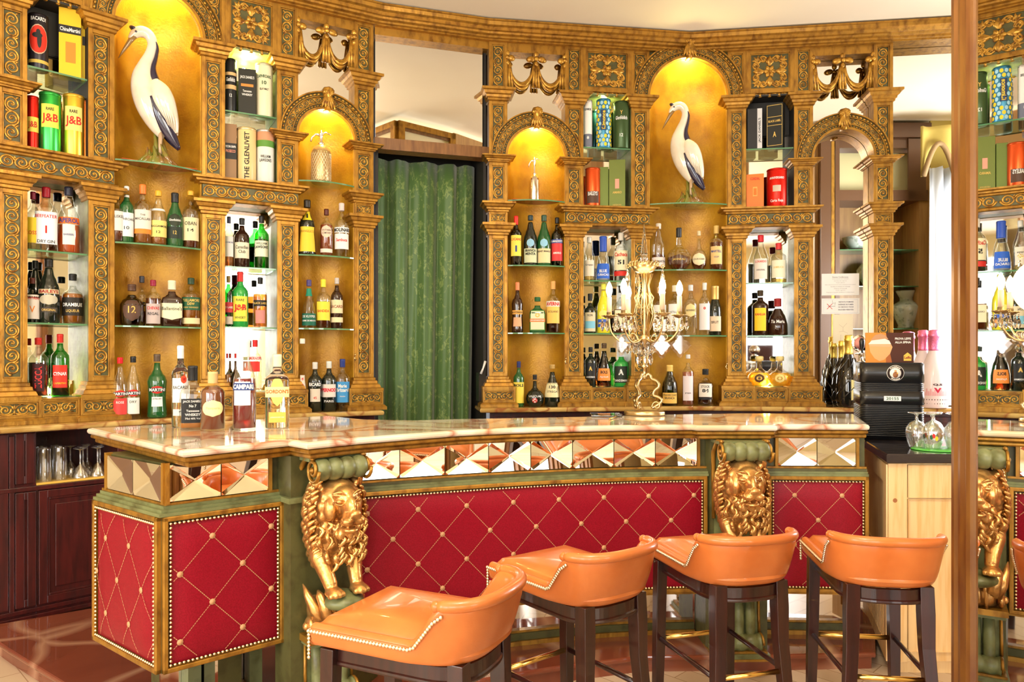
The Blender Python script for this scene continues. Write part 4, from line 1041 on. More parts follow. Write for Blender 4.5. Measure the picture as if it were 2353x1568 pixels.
for (px, py) in ((2055, 1150), (2056, 1510)):
    m = MB(); u = PF.u(px); m.dome(0, 0, .009, lambda x, t, h: PF.W(u + x, .006 + h * .1, PF.z(px, py) + t), .2, n=10); m.build('knot', KNOT, PCB, True)
# ------------------------------------------------------------------ bottles, tins and boxes
PRO = {
 'std': [(0, .90), (.012, 1), (.60, 1), (.655, .95), (.70, .74), (.74, .48), (.78, .36), (.85, .32), (1, .31)],
 'slope': [(0, .92), (.015, 1), (.46, 1), (.56, .93), (.66, .70), (.76, .46), (.86, .34), (1, .31)],
 'tall': [(0, .92), (.012, 1), (.64, 1), (.69, .90), (.735, .60), (.77, .38), (.84, .33), (1, .32)],
 'waist': [(0, .88), (.02, 1), (.10, .98), (.30, .88), (.48, .94), (.57, 1), (.64, .86), (.70, .55), (.76, .36), (.86, .30), (1, .30)],
 'round': [(0, .55), (.03, .70), (.12, .92), (.24, 1), (.36, .95), (.46, .74), (.53, .42), (.60, .24), (.80, .20), (1, .20)],
 'flask': [(0, .80), (.03, .95), (.25, 1), (.50, .98), (.60, .80), (.68, .45), (.74, .32), (1, .30)],
 'block': [(0, .92), (.015, 1), (.56, 1), (.62, .90), (.66, .60), (.70, .40), (.76, .34), (1, .33)],
 'monk': [(0, .95), (.02, 1), (.20, .93), (.42, .80), (.52, .86), (.60, .80), (.68, .50), (.76, .34), (1, .32)],
 'thin': [(0, .9), (.01, 1), (.30, 1), (.36, .85), (.42, .62), (1, .60)],
 'cone': [(0, .9), (.02, 1), (.30, .96), (.50, .76), (.64, .5), (.72, .36), (.82, .3), (1, .30)],
 'giant': [(0, .80), (.02, .92), (.12, 1), (.32, 1), (.48, .88), (.62, .58), (.72, .38), (.80, .31), (1, .30)],
}
PM_ = {}
def pm(c, rough=.5, metal=0.):
    k = (c, rough, metal)
    if k not in PM_: PM_[k] = mat('print %d' % len(PM_), c, rough, metal, spec=.25)
    return PM_[k]
GM = {'c': TG, 'g': TGG, 'd': TGD, 'o': TGO}
SOLID = {'k': mat('black green bottle glass', (.012, .016, .010), .05, 0, coat=.5), 'G': mat('deep green bottle glass', (.015, .10, .025), .05, 0, coat=.5), 'B': mat('dark brown bottle glass', (.035, .012, .006), .05, 0, coat=.5),
         'N': mat('bright green bottle glass', (.03, .36, .06), .06, 0, coat=.4), 'P': mat('pink white lacquer', (.86, .72, .74), .2, 0), 'Y': mat('yellow liqueur', (.80, .72, .03), .1, 0, coat=.4)}
AMB, RUM, PALE, REDL, ORL, DRK, BLU = (.60, .20, .02), (.22, .045, .010), (.78, .55, .16), (.22, .002, .010), (.95, .16, .01), (.07, .016, .008), (.03, .18, .70)
def interp(pr, q):
    for (a, r0), (b, r1) in zip(pr, pr[1:]):
        if q <= b: return r0 + (r1 - r0) * (q - a) / max(b - a, 1e-6)
    return pr[-1][1]
def make_bottle(loc, h, r, t='std', g='c', liq=None, lv=.6, cap=(.02, .02, .02), cz=.87, labs=(), lab='', group=None, real=False, sq=None, neck=None, sx=1, name='bottle', capm=0., rz=None, ribs=False, stop=None):
    x, y, z = loc
    root = empty(name, loc, -math.atan2(x, y) if rz is None else rz, lab, 'bottle', group)
    pr = PRO[t]; pts = [(rr * r, q * h) for q, rr in pr]
    fine = []
    for (r0, z0), (r1, z1) in zip(pts, pts[1:]):
        k = 3 if .3 * h < z0 < .8 * h and abs(r1 - r0) > .1 * r else 1
        for i in range(k):
            q = i / k; sm = q * q * (3 - 2 * q) if k > 1 else q; fine.append((r0 + (r1 - r0) * sm, z0 + (z1 - z0) * q))
    fine.append(pts[-1]); fine = [p for p in fine if p[1] <= h * (cz + .03)]
    n = 32 if (sq or real or ribs) else 20
    m = MB()
    if ribs: m.stack([[(rr * (1 + (.05 if j % 2 else 0) * (1 if zz < .5 * h else 0)) * cos(2 * PI * j / n), rr * (1 + (.05 if j % 2 else 0)) * sin(2 * PI * j / n) * sx, zz) for j in range(n)] for rr, zz in fine])
    else: m.lathe([(.0, .002)] + fine if not real else fine, n, sq=sq if not None else None, sy=sx)
    body = m.build('glass_body', TG if real == 2 else GLASSC if real and g == 'c' else (GM.get(g) or SOLID[g]), root)
    if liq:
        fl = lv * h; ip = [(rr * .93, max(zz, .006)) for rr, zz in fine if zz < fl]; ip.append((interp(pr, lv) * r * .93, fl))
        m = MB(); m.lathe(ip, n, sq=sq, sy=sx)
        m.build('drink', liquid('drink %.2f %.2f %.2f %d' % (*liq, real), liq, .25 if real else .6), root)
    cr = interp(pr, cz) * r * 1.12
    if stop: m = MB(); m.lathe([(cr * .8, cz * h), (cr * .9, cz * h + h * .02), (cr * 1.5, cz * h + h * .03), (cr * 1.6, .97 * h), (cr * 1.2, h), (.001, h)], 16); m.build('stopper', pm(cap, .3, capm), root)
    else:
        m = MB(); m.lathe([(cr, cz * h), (cr * 1.02, cz * h + .002), (cr * 1.02, h * .955), (cr * 1.05, h * .96), (cr * 1.05, h * .985), (cr * .92, h), (.001, h)], 16); m.build('cap', pm(cap, .35, capm), root)
    def S(a, zz, e=.0007):
        q = zz / h; R = interp(pr, min(q, 1)) * r
        ca, sa = sin(a), -cos(a)
        k = (abs(ca) ** sq + abs(sa) ** sq) ** (-1 / sq) if sq else 1
        R = R * k + e; return (R * ca, R * sa * sx, zz)
    for li, L in enumerate(list(labs) + ([neck] if neck else [])):
        z0, z1, ha, col, texts = L[:5]; a0 = L[5] if len(L) > 5 else 0.
        m = MB(); m.smooth = True; NA, NZ = 12, 5; rows = []
        shape = L[6] if len(L) > 6 else ''
        for j in range(NZ + 1 if shape != 'o' else 9):
            MZ = NZ if shape != 'o' else 8; q = j / MZ; zz = (z0 + (z1 - z0) * q) * h; f = 1.
            if shape == 'o': f = max(.05, math.sqrt(max(0, 1 - (2 * q - 1) ** 2)))
            if shape == 'v': f = 1.
            rows.append([S(a0 + ha * f * (2 * i / NA - 1), zz - (h * .06 * (1 - abs(2 * i / NA - 1)) if shape == 'v' and j == 0 else 0), .0008 + .0006 * li) for i in range(NA + 1)])
        m.mat(pm(col, .5)).stack(rows, False, False, False)
        lo = m.build('label', None, root, recalc=False)
        if texts:
            tm = MB(); Rm = interp(pr, (z0 + z1) / 2) * r
            for (s, q, wd, tc, *rest) in texts:
                bold = rest[0] if rest else .015; rot = rest[1] if len(rest) > 1 else 0
                zc_ = (z0 + (z1 - z0) * q) * h
                def fn(px, py):
                    if rot: px, py = -py, px
                    return S(a0 + px / Rm, zc_ + py, .0014 + .0006 * li)
                if rot: wmax = (z1 - z0) * h * wd; tm.mat(pm(tc, .5)).text(s, fn, width=wmax, height=min(wmax / len(s) * 1.4, 2 * ha * Rm * .8), bold=bold)
                else:
                    wmax = 2 * ha * Rm * wd; vs, fs, W, H = text_geo(s, bold); hh = min(wmax / W * H * 1.25, (z1 - z0) * h * (rest[2] if len(rest) > 2 else .5))
                    tm.mat(pm(tc, .5)).text(s, fn, width=wmax, height=hh, bold=bold)
            tm.build('lettering', None, lo, recalc=False)
    return root
ORD = ['first', 'second', 'third', 'fourth', 'fifth', 'sixth', 'seventh', 'eighth']
W1, BK, CR, RD, YL, NV, GD, DG, OR, TN = (.85, .84, .80), (.02, .02, .02), (.84, .76, .52), (.62, .03, .02), (.88, .62, .03), (.03, .06, .22), (.75, .50, .12), (.02, .10, .04), (.85, .25, .03), (.60, .40, .2)
def row(F, zs, o, where, group, items, real=False, inc=None):
    n = len(items)
    for k, it in enumerate(items):
        px, yt, yb, wd, look, kw = it
        oo = kw.pop('o', o); 
        if F is None: x, y = pc(px, yb); D = y; z = ZC
        else: x, y, _ = F.W(F.u(px, oo), oo, 0); D = y; z = zs
        h = kw.pop('h', None) or (yb - yt) * D / FPX; r = wd * D / FPX / 2
        r = min(r, .5)
        fn = kw.pop('fn', make_bottle)
        pos = ORD[k] + ' from left' if n > 1 else 'alone'
        fn((x, y, z + .0008), h, r, lab=look + ', ' + pos + ' ' + where, group=group, **kw)
def L(*a): return a
oN = -.055
# --- left end, mirrored bay A
FA_, zA = BAYS['A']['F'], BAYS['A']
G_A = 'bottles in the far left mirrored bay'
row(FA, zA['zs'][0], -.075, 'on top shelf, far left bay', G_A, [
 (76, 436, 571, 30, 'clear bottle, maroon cap and yellow label', dict(t='std', g='c', cap=(.20, .01, .03), liq=PALE, lv=.3, labs=[L(.12, .55, 1.2, YL, [('ROSSO', .4, .8, RD)])])),
 (106, 424, 572, 46, 'square clear gin bottle, red cap', dict(t='std', g='c', sq=4, cap=(.35, .01, .02), cz=.84, labs=[L(.10, .60, .95, (.80, .82, .84), [('BEEFEATER', .86, .9, RD), ('I', .45, .08, RD, .05, 0, .5), ('DRY GIN', .08, .7, BK)])])),
 (158, 424, 577, 46, 'bottle half full of bright orange aperitif', dict(t='slope', g='c', liq=ORL, lv=.42, cap=(.03, .03, .05), labs=[L(.12, .42, .55, (.80, .78, .70), [('BARBIERI', .5, .8, NV)]), L(.43, .53, 1.1, ORL, [('APEROL', .5, .85, NV, .03, 0, .8)])]))])
row(FA, zA['zs'][1], -.075, 'on middle shelf, far left bay', G_A, [
 (74, 636, 739, 30, 'squat amber liqueur bottle, white label', dict(t='block', g='d', cap=(.10, .02, .01), labs=[L(.08, .62, 1.2, (.78, .70, .60), [('COINTREAU', .85, .9, RD), ('V', .4, .3, OR)])])),
 (81, 592, 736, 30, 'tall black bottle standing behind', dict(t='slope', g='k', cap=(.02, .02, .02), o=-.13)),
 (112, 591, 739, 44, 'black cream liqueur bottle, oval landscape label', dict(t='slope', g='k', cap=(.02, .015, .01), labs=[L(.28, .44, .9, (.55, .50, .36), [], 0., 'o'), L(.45, .52, 1.1, (.72, .55, .32), [('BAILEYS', .5, .85, (.35, .02, .02), .03, 0, .7)]), L(.16, .24, .8, (.05, .04, .03), [('ORIGINAL', .5, .8, GD, .01, 0, .6)])])),
 (167, 626, 741, 42, 'stout amber bottle, black label', dict(t='block', g='c', liq=AMB, lv=.6, cap=BK, labs=[L(.16, .52, 1.3, (.02, .015, .01), [('DRAMBUIE', .6, .8, W1, .02, 0, .2), ('LIQUEUR', .25, .5, GD, .01, 0, .2)])]))])
row(FA, zA['z0'], -.075, 'on floor of far left bay', G_A, [
 (88, 757, 893, 40, 'dark bitter bottle, vertical red name', dict(t='std', g='c', liq=(.05, .012, .01), lv=.58, cap=RD, cz=.88, labs=[L(.10, .56, .6, (.05, .012, .012), [('ZUCCA', .5, .8, (.85, .05, .05), .02, 1)])])),
 (138, 752, 895, 37, 'green glass bottle, red label, red cap', dict(t='std', g='g', liq=(.03, .008, .004), lv=.45, cap=RD, cz=.86, labs=[L(.14, .50, .85, (.75, .04, .02), [('CYNAR', .62, .9, W1, .03, 0, .3), ('L\'APERITIVO', .2, .8, YL, .01, 0, .12)])]))])
# --- left stork niche
NI = -.03
row(SL, ZSL[1], NI, 'on upper shelf below left stork', 'whisky bottles below the left stork', [
 (270, 440, 552, 30, 'smoky whisky bottle, cream label', dict(t='std', g='c', liq=RUM, lv=.4, cap=BK, labs=[L(.22, .62, 1.1, (.72, .70, .64), [('TALISKER', .72, .9, BK, .01, 0, .2)])])),
 (291, 423, 553, 30, 'green whisky bottle, white label', dict(t='std', g='G', cap=W1, cz=.93, labs=[L(.10, .52, 1.2, W1, [('LAPHROAIG', .72, .95, BK, .01, 0, .16), ('10', .36, .3, BK, .01, 0, .14)]), L(.80, .84, 1.3, W1, [])])),
 (328, 419, 556, 38, 'amber whisky bottle, orange banded label', dict(t='std', g='c', liq=AMB, lv=.55, cap=(.85, .22, .04), cz=.84, labs=[L(.16, .56, 1.1, (.80, .72, .62), [('THE', .78, .25, BK, .005, 0, .07), ('MACALLAN', .62, .8, BK, .008, 0, .14)]), L(.16, .24, 1.1, OR, [])])),
 (364, 432, 558, 36, 'pale whisky bottle, yellow label', dict(t='slope', g='c', liq=AMB, lv=.2, cap=(.9, .45, .04), cz=.90, labs=[L(.14, .44, 1.2, (.86, .70, .20), [('CRAGGANMORE', .65, .92, BK, .02, 0, .26), ('12', .3, .2, BK, .01, 0, .15)]), L(.62, .66, 1.3, W1, [])])),
 (402, 436, 560, 36, 'dark green triangular whisky bottle', dict(t='slope', g='G', cap=(.02, .02, .02), cz=.82, labs=[L(.14, .36, 1., (.02, .03, .02), [('12', .5, .2, GD, .01, 0, .3)]), L(.36, .60, .8, (.03, .04, .02), [('Glenfiddich', .5, .9, W1, .02, 0, .3)], 0., 'o')])),
 (438, 432, 564, 36, 'pale gold whisky bottle, cream label', dict(t='std', g='c', liq=RUM, lv=.3, cap=(.85, .45, .05), cz=.92, labs=[L(.12, .52, 1.2, (.84, .72, .42), [('OBAN', .74, .6, BK, .01, 0, .16), ('14', .45, .3, BK, .01, 0, .14)])]))])
row(SL, ZSL[2], NI, 'on lower shelf below left stork', 'whisky bottles on the second niche shelf', [
 (303, 651, 746, 50, 'round dimpled flask with oval medallion', dict(t='flask', g='d', cap=(.10, .05, .03), cz=.84, liq=DRK, lv=.35, labs=[L(.10, .66, .8, (.10, .05, .03), [('12', .5, .4, GD, .01, 0, .3)], 0, 'o')])),
 (326, 620, 736, 28, 'tall clear bottle, slanted black band', dict(t='block', g='c', liq=RUM, lv=.3, cap=(.05, .05, .06), o=-.12, labs=[L(.40, .48, 1.1, BK, [('BLACK LABEL', .5, .9, GD, .01, 0, .7)])])),
 (352, 640, 746, 34, 'rosy amber bottle, shield label, maroon cap', dict(t='std', g='c', liq=RUM, lv=.6, cap=(.3, .02, .05), labs=[L(.05, .48, 1.0, (.55, .45, .42), [('CHIVAS', .78, .8, RD, .02, 0, .16), ('REGAL', .5, .7, BK, .02, 0, .14)])])),
 (395, 640, 746, 44, 'squared brown bottle, pointed cream label', dict(t='block', g='B', cap=(.86, .80, .55), cz=.80, sq=5, sx=.7, labs=[L(.20, .50, 1.0, (.86, .80, .52), [("Ballantine's", .62, .85, BK, .01, 0, .3)], 0, 'v')])),
 (439, 634, 747, 40, 'bottle, dark green label, pale strip', dict(t='std', g='c', liq=AMB, lv=.62, cap=(.03, .06, .03), labs=[L(.34, .60, 1.25, DG, [('TULLAMORE', .75, .8, GD, .02, 0, .22), ('DEW', .48, .3, GD, .02, 0, .22), ('IRISH WHISKEY', .2, .7, GD, .005, 0, .12)]), L(.06, .18, 1.1, (.80, .66, .35), [])]))])
row(SL, ZM, .02, 'on marble below left stork', 'vermouth bottles on the left marble ledge', [
 (276, 804, 946, 32, 'clear vermouth bottle, red cap and label', dict(t='slope', g='c', cap=(.75, .02, .03), cz=.90, liq=(.5, .1, .05), lv=.1, labs=[L(.08, .34, 1.0, (.80, .06, .05), [('ROSE', .75, .5, W1, .01, 0, .15)]), L(.36, .47, .8, (.65, .03, .02), [], 0, 'o'), L(.385, .44, 1.1, BK, [('MARTINI', .5, .9, W1, .03, 0, .8)])])),
 (306, 804, 947, 32, 'clear vermouth bottle with black cap', dict(t='slope', g='c', cap=BK, cz=.90, labs=[L(.08, .34, .9, (.80, .78, .70), [('DRY', .75, .5, BK, .01, 0, .15)]), L(.36, .47, .8, (.65, .03, .02), [], 0, 'o'), L(.385, .44, 1.1, BK, [('MARTINI', .5, .9, W1, .03, 0, .8)])])),
 (361, 803, 949, 42, 'large green vermouth bottle', dict(t='waist', g='G', cap=(.12, .08, .05), cz=.88, labs=[L(.38, .50, .75, (.65, .03, .02), [], 0, 'o'), L(.41, .47, 1.0, BK, [('MARTINI', .5, .9, W1, .03, 0, .8)]), L(.18, .33, .6, W1, [('EXTRA DRY', .8, .8, BK, .01, 0, .15)])]))])
# --- bay B
B_ = BAYS['B']; ob = -.075; G_B = 'bottles in the mirrored bay right of the left stork'
row(FB, B_['zs'][0], ob, 'top shelf, bay beside left stork', G_B, [
 (526, 490, 606, 22, 'clear bottle with white label', dict(t='std', g='c', liq=AMB, lv=.2, cap=(.05, .05, .1), labs=[L(.2, .6, 1., W1, [('BOWMORE', .7, .9, NV, .01, 0, .15)])])),
 (556, 497, 611, 33, 'dark whisky bottle with cream label', dict(t='std', g='B', cap=BK, labs=[L(.18, .50, 1.15, (.82, .76, .55), [('Canadian', .70, .8, BK, .01, 0, .22), ('Club', .42, .4, BK, .01, 0, .22)])])),
 (601, 491, 613, 32, 'bright green whisky bottle', dict(t='std', g='g', liq=(.05, .30, .03), lv=.55, cap=BK, labs=[L(.22, .52, 1.1, (.80, .82, .62), [('WILLIAM', .82, .7, BK, .01, 0, .14), ('LAWSON\'S', .60, .9, BK, .04, 0, .2)])]))])
row(FB, B_['zs'][1], ob, 'middle shelf, bay beside left stork', G_B, [
 (525, 632, 749, 22, 'green tinted whisky bottle, slanted red label', dict(t='tall', g='g', cap=(.3, .2, .05), labs=[L(.28, .48, 1.2, (.60, .05, .06), [('RED LABEL', .5, .9, W1, .02, 0, .4)]), L(.05, .2, 1., (.7, .6, .5), [])])),
 (552, 624, 751, 35, 'vivid green whisky bottle, yellow label', dict(t='std', g='N', cap=(.70, .04, .03), cz=.82, labs=[L(.10, .55, 1.0, (.90, .78, .08), [('J&B', .52, .8, RD, .05, 0, .32), ('RARE', .85, .5, BK, .01, 0, .1), ('WHISKY', .15, .7, BK, .01, 0, .1)])])),
 (598, 636, 751, 31, 'amber square whisky bottle, slanted black label', dict(t='tall', g='c', liq=(.75, .28, .05), lv=.66, cap=BK, labs=[L(.42, .54, 1.1, BK, [('BLACK LABEL', .5, .95, GD, .02, 0, .5)]), L(.08, .34, .7, (.62, .25, .22), [('12', .2, .2, GD, .01, 0, .2)])]))])
row(FB, B_['z0'], ob, 'floor of bay beside left stork', G_B, [
 (522, 796, 884, 20, 'small amber bottle with red cap', dict(t='round', g='c', liq=AMB, lv=.45, cap=RD)),
 (541, 796, 884, 24, 'small red-brown bottle with red cap', dict(t='round', g='d', liq=(.5, .06, .02), lv=.5, cap=RD)),
 (586, 768, 886, 31, 'clear vodka bottle, red shield label', dict(t='std', g='c', cap=(.72, .03, .03), cz=.86, labs=[L(.60, .68, 1.1, (.80, .78, .72), [('SMIRNOFF', .5, .95, RD, .03, 0, .8)]), L(.38, .58, .7, (.75, .04, .03), [])]))])
# --- left small niche
G_N = 'bottles in the small niche left of the curtain'; uN, RN = nB
row(FB, ZNB[1], -.04, 'upper shelf, niche left of curtain', G_N, [
 (706, 455, 582, 40, 'black monk-shaped bottle, yellow label', dict(t='monk', g='k', cap=(.03, .02, .01), cz=.86, labs=[L(.05, .50, 1.1, (.90, .62, .05), [('FRANGELICO', .82, .9, (.4, .15, .02), .01, 0, .14)]), L(.62, .78, .8, (.90, .72, .03), [('1', .5, .2, BK)])])),
 (750, 475, 584, 29, 'reddish bourbon bottle, pale oval label', dict(t='tall', g='c', liq=(.50, .10, .02), lv=.66, cap=(.10, .02, .01), labs=[L(.38, .64, .9, (.80, .60, .45), [('SOUTHERN', .62, .8, BK, .01, 0, .16), ('COMFORT', .38, .8, BK, .01, 0, .16)], 0, 'o'), L(.07, .15, 1.1, (.8, .7, .6), [])])),
 (785, 461, 586, 34, 'clear anise bottle, white label, striped cap', dict(t='std', g='c', cap=(.75, .60, .55), cz=.86, labs=[L(.14, .42, 1.1, W1, [('Sambuca', .6, .7, RD, .03, 0, .3)]), L(.44, .54, 1.2, W1, [('MOLINARI', .5, .95, BK, .04, 0, .8)])]))])
row(FB, ZNB[2], -.04, 'lower shelf, niche left of curtain', G_N, [
 (710, 640, 751, 33, 'clear liqueur bottle, dark green label', dict(t='cone', g='c', cap=(.08, .06, .2), neck=L(.66, .82, 1.2, (.02, .25, .15), []), labs=[L(.05, .30, 1.2, (.01, .12, .07), [('DE KUYPER', .75, .8, W1, .01, 0, .22), ('CREME DE MENTHE', .4, .9, W1, .01, 0, .16)])])),
 (743, 640, 753, 32, 'bottle with yellow cap, yellow label', dict(t='std', g='c', liq=RUM, lv=.55, cap=(.90, .72, .05), cz=.84, labs=[L(.16, .54, 1.1, (.90, .70, .06), [('BANDIDA', .5, .8, RD, .02, 0, .2)])])),
 (774, 636, 753, 28, 'dark rum bottle, cream label', dict(t='std', g='B', cap=(.55, .5, .45), cz=.88, labs=[L(.30, .56, 1.2, (.80, .68, .40), [('BACARDI', .5, .9, (.3, .05, .03), .02, 0, .3)]), L(.12, .22, 1.2, (.80, .68, .40), [])]))])
row(FB, ZM, .0, 'on marble, niche left of curtain', G_N, [
 (695, 762, 930, 17, 'very tall thin clear bottle', dict(t='thin', g='c', cap=(.80, .76, .66), cz=.93, labs=[L(.18, .50, 1.2, (.80, .66, .55), [('Grappa', .5, .8, RD, .02, 1)])])),
 (724, 821, 934, 32, 'black bottle, white banner, pale label', dict(t='std', g='k', cap=(.70, .68, .62), cz=.86, labs=[L(.50, .60, 1.0, BK, [('RICARD', .5, .9, W1, .04, 0, .8)]), L(.20, .46, .75, (.72, .62, .50), [('45', .3, .3, RD, .01, 0, .2)])])),
 (756, 820, 934, 33, 'black bottle with red and white label', dict(t='std', g='k', cap=(.70, .72, .66), cz=.86, labs=[L(.28, .54, 1.1, (.78, .70, .62), [('PERNOD', .55, .95, (.70, .03, .05), .05, 0, .32)]), L(.17, .23, .8, BK, [('PARIS', .5, .8, W1, .01, 0, .7)])])),
 (787, 816, 934, 33, 'blue anisette bottle with navy cap', dict(t='std', g='c', cap=(.03, .05, .22), cz=.84, labs=[L(.16, .56, 1.2, (.06, .30, .62), [('Marie', .80, .5, W1, .03, 0, .18), ('Brizard', .60, .75, W1, .03, 0, .18), ('Anisette', .3, .3, W1, .01, 0, .1)])]))])
# --- right small niche
G_M = 'bottles in the small niche right of the curtain'
row(FD, ZND[1], -.04, 'upper shelf, niche right of curtain', G_M, [
 (1186, 491, 605, 26, 'slim brown bottle, yellow label, red cap', dict(t='std', g='d', liq=DRK, lv=.5, cap=(.75, .03, .02), cz=.82, labs=[L(.18, .60, 1.1, (.90, .72, .10), [('LUCANO', .8, .9, RD, .03, 0, .16), ('I', .35, .14, NV, .05, 0, .3)])])),
 (1219, 490, 606, 32, 'dark green amaro bottle, pale mint label', dict(t='slope', g='k', cap=(.03, .05, .05), cz=.90, labs=[L(.05, .33, 1.1, (.62, .66, .42), [('BRANCA', .85, .75, BK, .04, 0, .18), ('MENTA', .62, .7, BK, .04, 0, .18)]), L(.36, .52, .55, (.30, .55, .75), [], 0, 'o')])),
 (1250, 490, 607, 32, 'green amaro bottle, cream label', dict(t='slope', g='G', cap=(.05, .10, .06), cz=.88, labs=[L(.05, .33, 1.1, (.80, .66, .36), [('FERNET BRANCA', .80, .92, BK, .03, 0, .18)]), L(.36, .52, .55, (.30, .60, .80), [], 0, 'o')])),
 (1280, 496, 608, 27, 'slim bottle with red label, black cap', dict(t='std', g='o', liq=DRK, lv=.6, cap=BK, cz=.88, labs=[L(.10, .50, 1.2, (.72, .05, .05), [('AMARO', .4, .6, W1, .02, 0, .15)]), L(.46, .54, 1.2, (.05, .08, .3), [('RAMAZZOTTI', .5, .95, W1, .03, 0, .8)])]))])
row(FD, ZND[2], -.04, 'lower shelf, niche right of curtain', G_M, [
 (1189, 646, 762, 27, 'dark waisted amaro bottle, orange neck', dict(t='waist', g='B', cap=(.75, .25, .10), cz=.84, labs=[L(.36, .44, 1.2, (.80, .40, .08), [('MONTENEGRO', .5, .9, BK, .02, 0, .8)]), L(.12, .30, .8, (.72, .40, .22), [])])),
 (1235, 682, 764, 36, 'square dark green bottle, orange label', dict(t='block', g='G', sq=7, sx=.6, cap=(.03, .12, .04), cz=.88, labs=[L(.07, .62, .80, (.16, .35, .08), []), L(.09, .60, .72, (.80, .74, .50), [('O', .78, .4, GD, .06, 0, .25)]), L(.30, .39, .82, (.85, .22, .05), [('J\u00c4GERMEISTER', .5, .9, W1, .02, 0, .6)])])),
 (1271, 644, 763, 32, 'bottle with orange label and red lettering', dict(t='std', g='c', liq=DRK, lv=.2, cap=(.75, .40, .12), cz=.84, labs=[L(.18, .50, 1.1, (.90, .55, .12), [('SICILIANO', .7, .7, BK, .01, 0, .12)]), L(.50, .61, 1.2, (.80, .72, .62), [('AVERNA', .5, .9, RD, .04, 0, .7)])]))])
row(FD, ZM, .0, 'on marble, niche right of curtain', G_M, [
 (1192, 824, 928, 25, 'green bottle, gold label, navy cap', dict(t='std', g='G', cap=(.03, .04, .15), cz=.86, labs=[L(.08, .54, 1.2, (.88, .66, .08), [('BOLS', .85, .8, BK, .04, 0, .14)])])),
 (1229, 858, 931, 42, 'spherical black bottle with red cross', dict(t='round', g='k', cap=(.03, .03, .03), cz=.84, labs=[L(.30, .36, .8, (.014, .018, .012), [('UNICUM', .5, .9, W1, .02, 0, .9)], 0.), L(.12, .28, .30, (.60, .03, .03), [('+', .5, .8, W1, .08, 0, .8)], 0, 'o')])),
 (1269, 834, 930, 36, 'dark liqueur bottle, cream numbered label', dict(t='cone', g='k', cap=(.50, .32, .10), cz=.90, labs=[L(.22, .56, 1.3, (.84, .74, .42), [('130', .72, .4, BK, .03, 0, .22), ('STREGA', .4, .6, BK, .01, 0, .14)])]))])
# --- bay D
D_ = BAYS['D']; G_D = 'bottles in the mirrored bay right of the curtain niche'
row(FD, D_['zs'][0], ob, 'top shelf, bay right of curtain', G_D, [
 (1354, 540, 641, 26, 'clear grappa bottle with pale label', dict(t='slope', g='c', cap=(.7, .68, .6), liq=PALE, lv=.1, labs=[L(.1, .46, 1., (.72, .64, .50), [('Grappa', .7, .7, BK, .01, 0, .15)])])),
 (1386, 540, 643, 32, 'blue curacao bottle with blue label', dict(t='cone', g='c', liq=(.75, .80, .95), lv=.12, cap=(.04, .10, .5), cz=.66, labs=[L(.05, .38, 1.1, (.03, .12, .55), [('BLUE', .5, .5, W1, .02, 0, .2), ('CURACAO', .25, .8, W1, .02, 0, .2)])])),
 (1427, 532, 644, 34, 'clear cane spirit bottle, white cap', dict(t='std', g='c', cap=(.80, .74, .62), cz=.84, labs=[L(.22, .62, 1.1, (.84, .76, .50), [('Cachaca', .8, .85, RD, .03, 0, .22), ('51', .4, .4, BK, .05, 0, .24)]), L(.10, .20, 1.1, RD, [])]))])
row(FD, D_['zs'][1], ob, 'middle shelf, bay right of curtain', G_D, [
 (1356, 672, 763, 28, 'dark brown bottle, beach picture label', dict(t='block', g='k', cap=BK, cz=.82, labs=[L(.04, .52, 1.0, (.66, .56, .36), [('RON', .85, .4, BK, .02, 0, .12)]), L(.12, .30, .9, (.20, .50, .65), [])])),
 (1387, 650, 764, 31, 'bright yellow limoncello bottle', dict(t='slope', g='Y', cap=(.85, .80, .1), cz=.88, labs=[L(.12, .28, 1.0, (.05, .12, .5), [('LIMONCELLO', .5, .9, YL, .02, 0, .6)]), L(.32, .46, .7, (.90, .80, .20), [], 0, 'o')])),
 (1428, 655, 764, 36, 'square amber bottle with pale label', dict(t='block', g='c', liq=RUM, lv=.5, sq=6, cap=BK, cz=.86, labs=[L(.15, .48, .7, (.84, .78, .55), [('ORIGINALE', .6, .8, BK, .01, 0, .2)])]))])
row(FD, D_['z0'], ob, 'floor of bay right of curtain', G_D, [
 (1357, 794, 885, 26, 'black port bottle with caped figure', dict(t='tall', g='k', cap=BK, labs=[L(.20, .60, .9, (.02, .02, .02), [('A', .65, .35, GD, .06, 0, .35), ('SANDEMAN', .12, .9, W1, .02, 0, .12)])])),
 (1388, 785, 885, 34, 'amber apricot liqueur bottle, orange label', dict(t='cone', g='d', liq=RUM, lv=.5, cap=(.1, .06, .03), cz=.88, labs=[L(.14, .42, 1.0, (.85, .28, .05), [('BOLS', .7, .5, BK, .04, 0, .3), ('Apricot', .3, .6, W1, .01, 0, .2)])])),
 (1427, 796, 886, 35, 'bright green squat sherry bottle', dict(t='block', g='N', cap=(.02, .04, .02), cz=.88, labs=[L(.10, .52, .95, (.02, .03, .02), [('A', .65, .35, W1, .06, 0, .35), ('SANDEMAN', .14, .9, W1, .02, 0, .14)])]))])
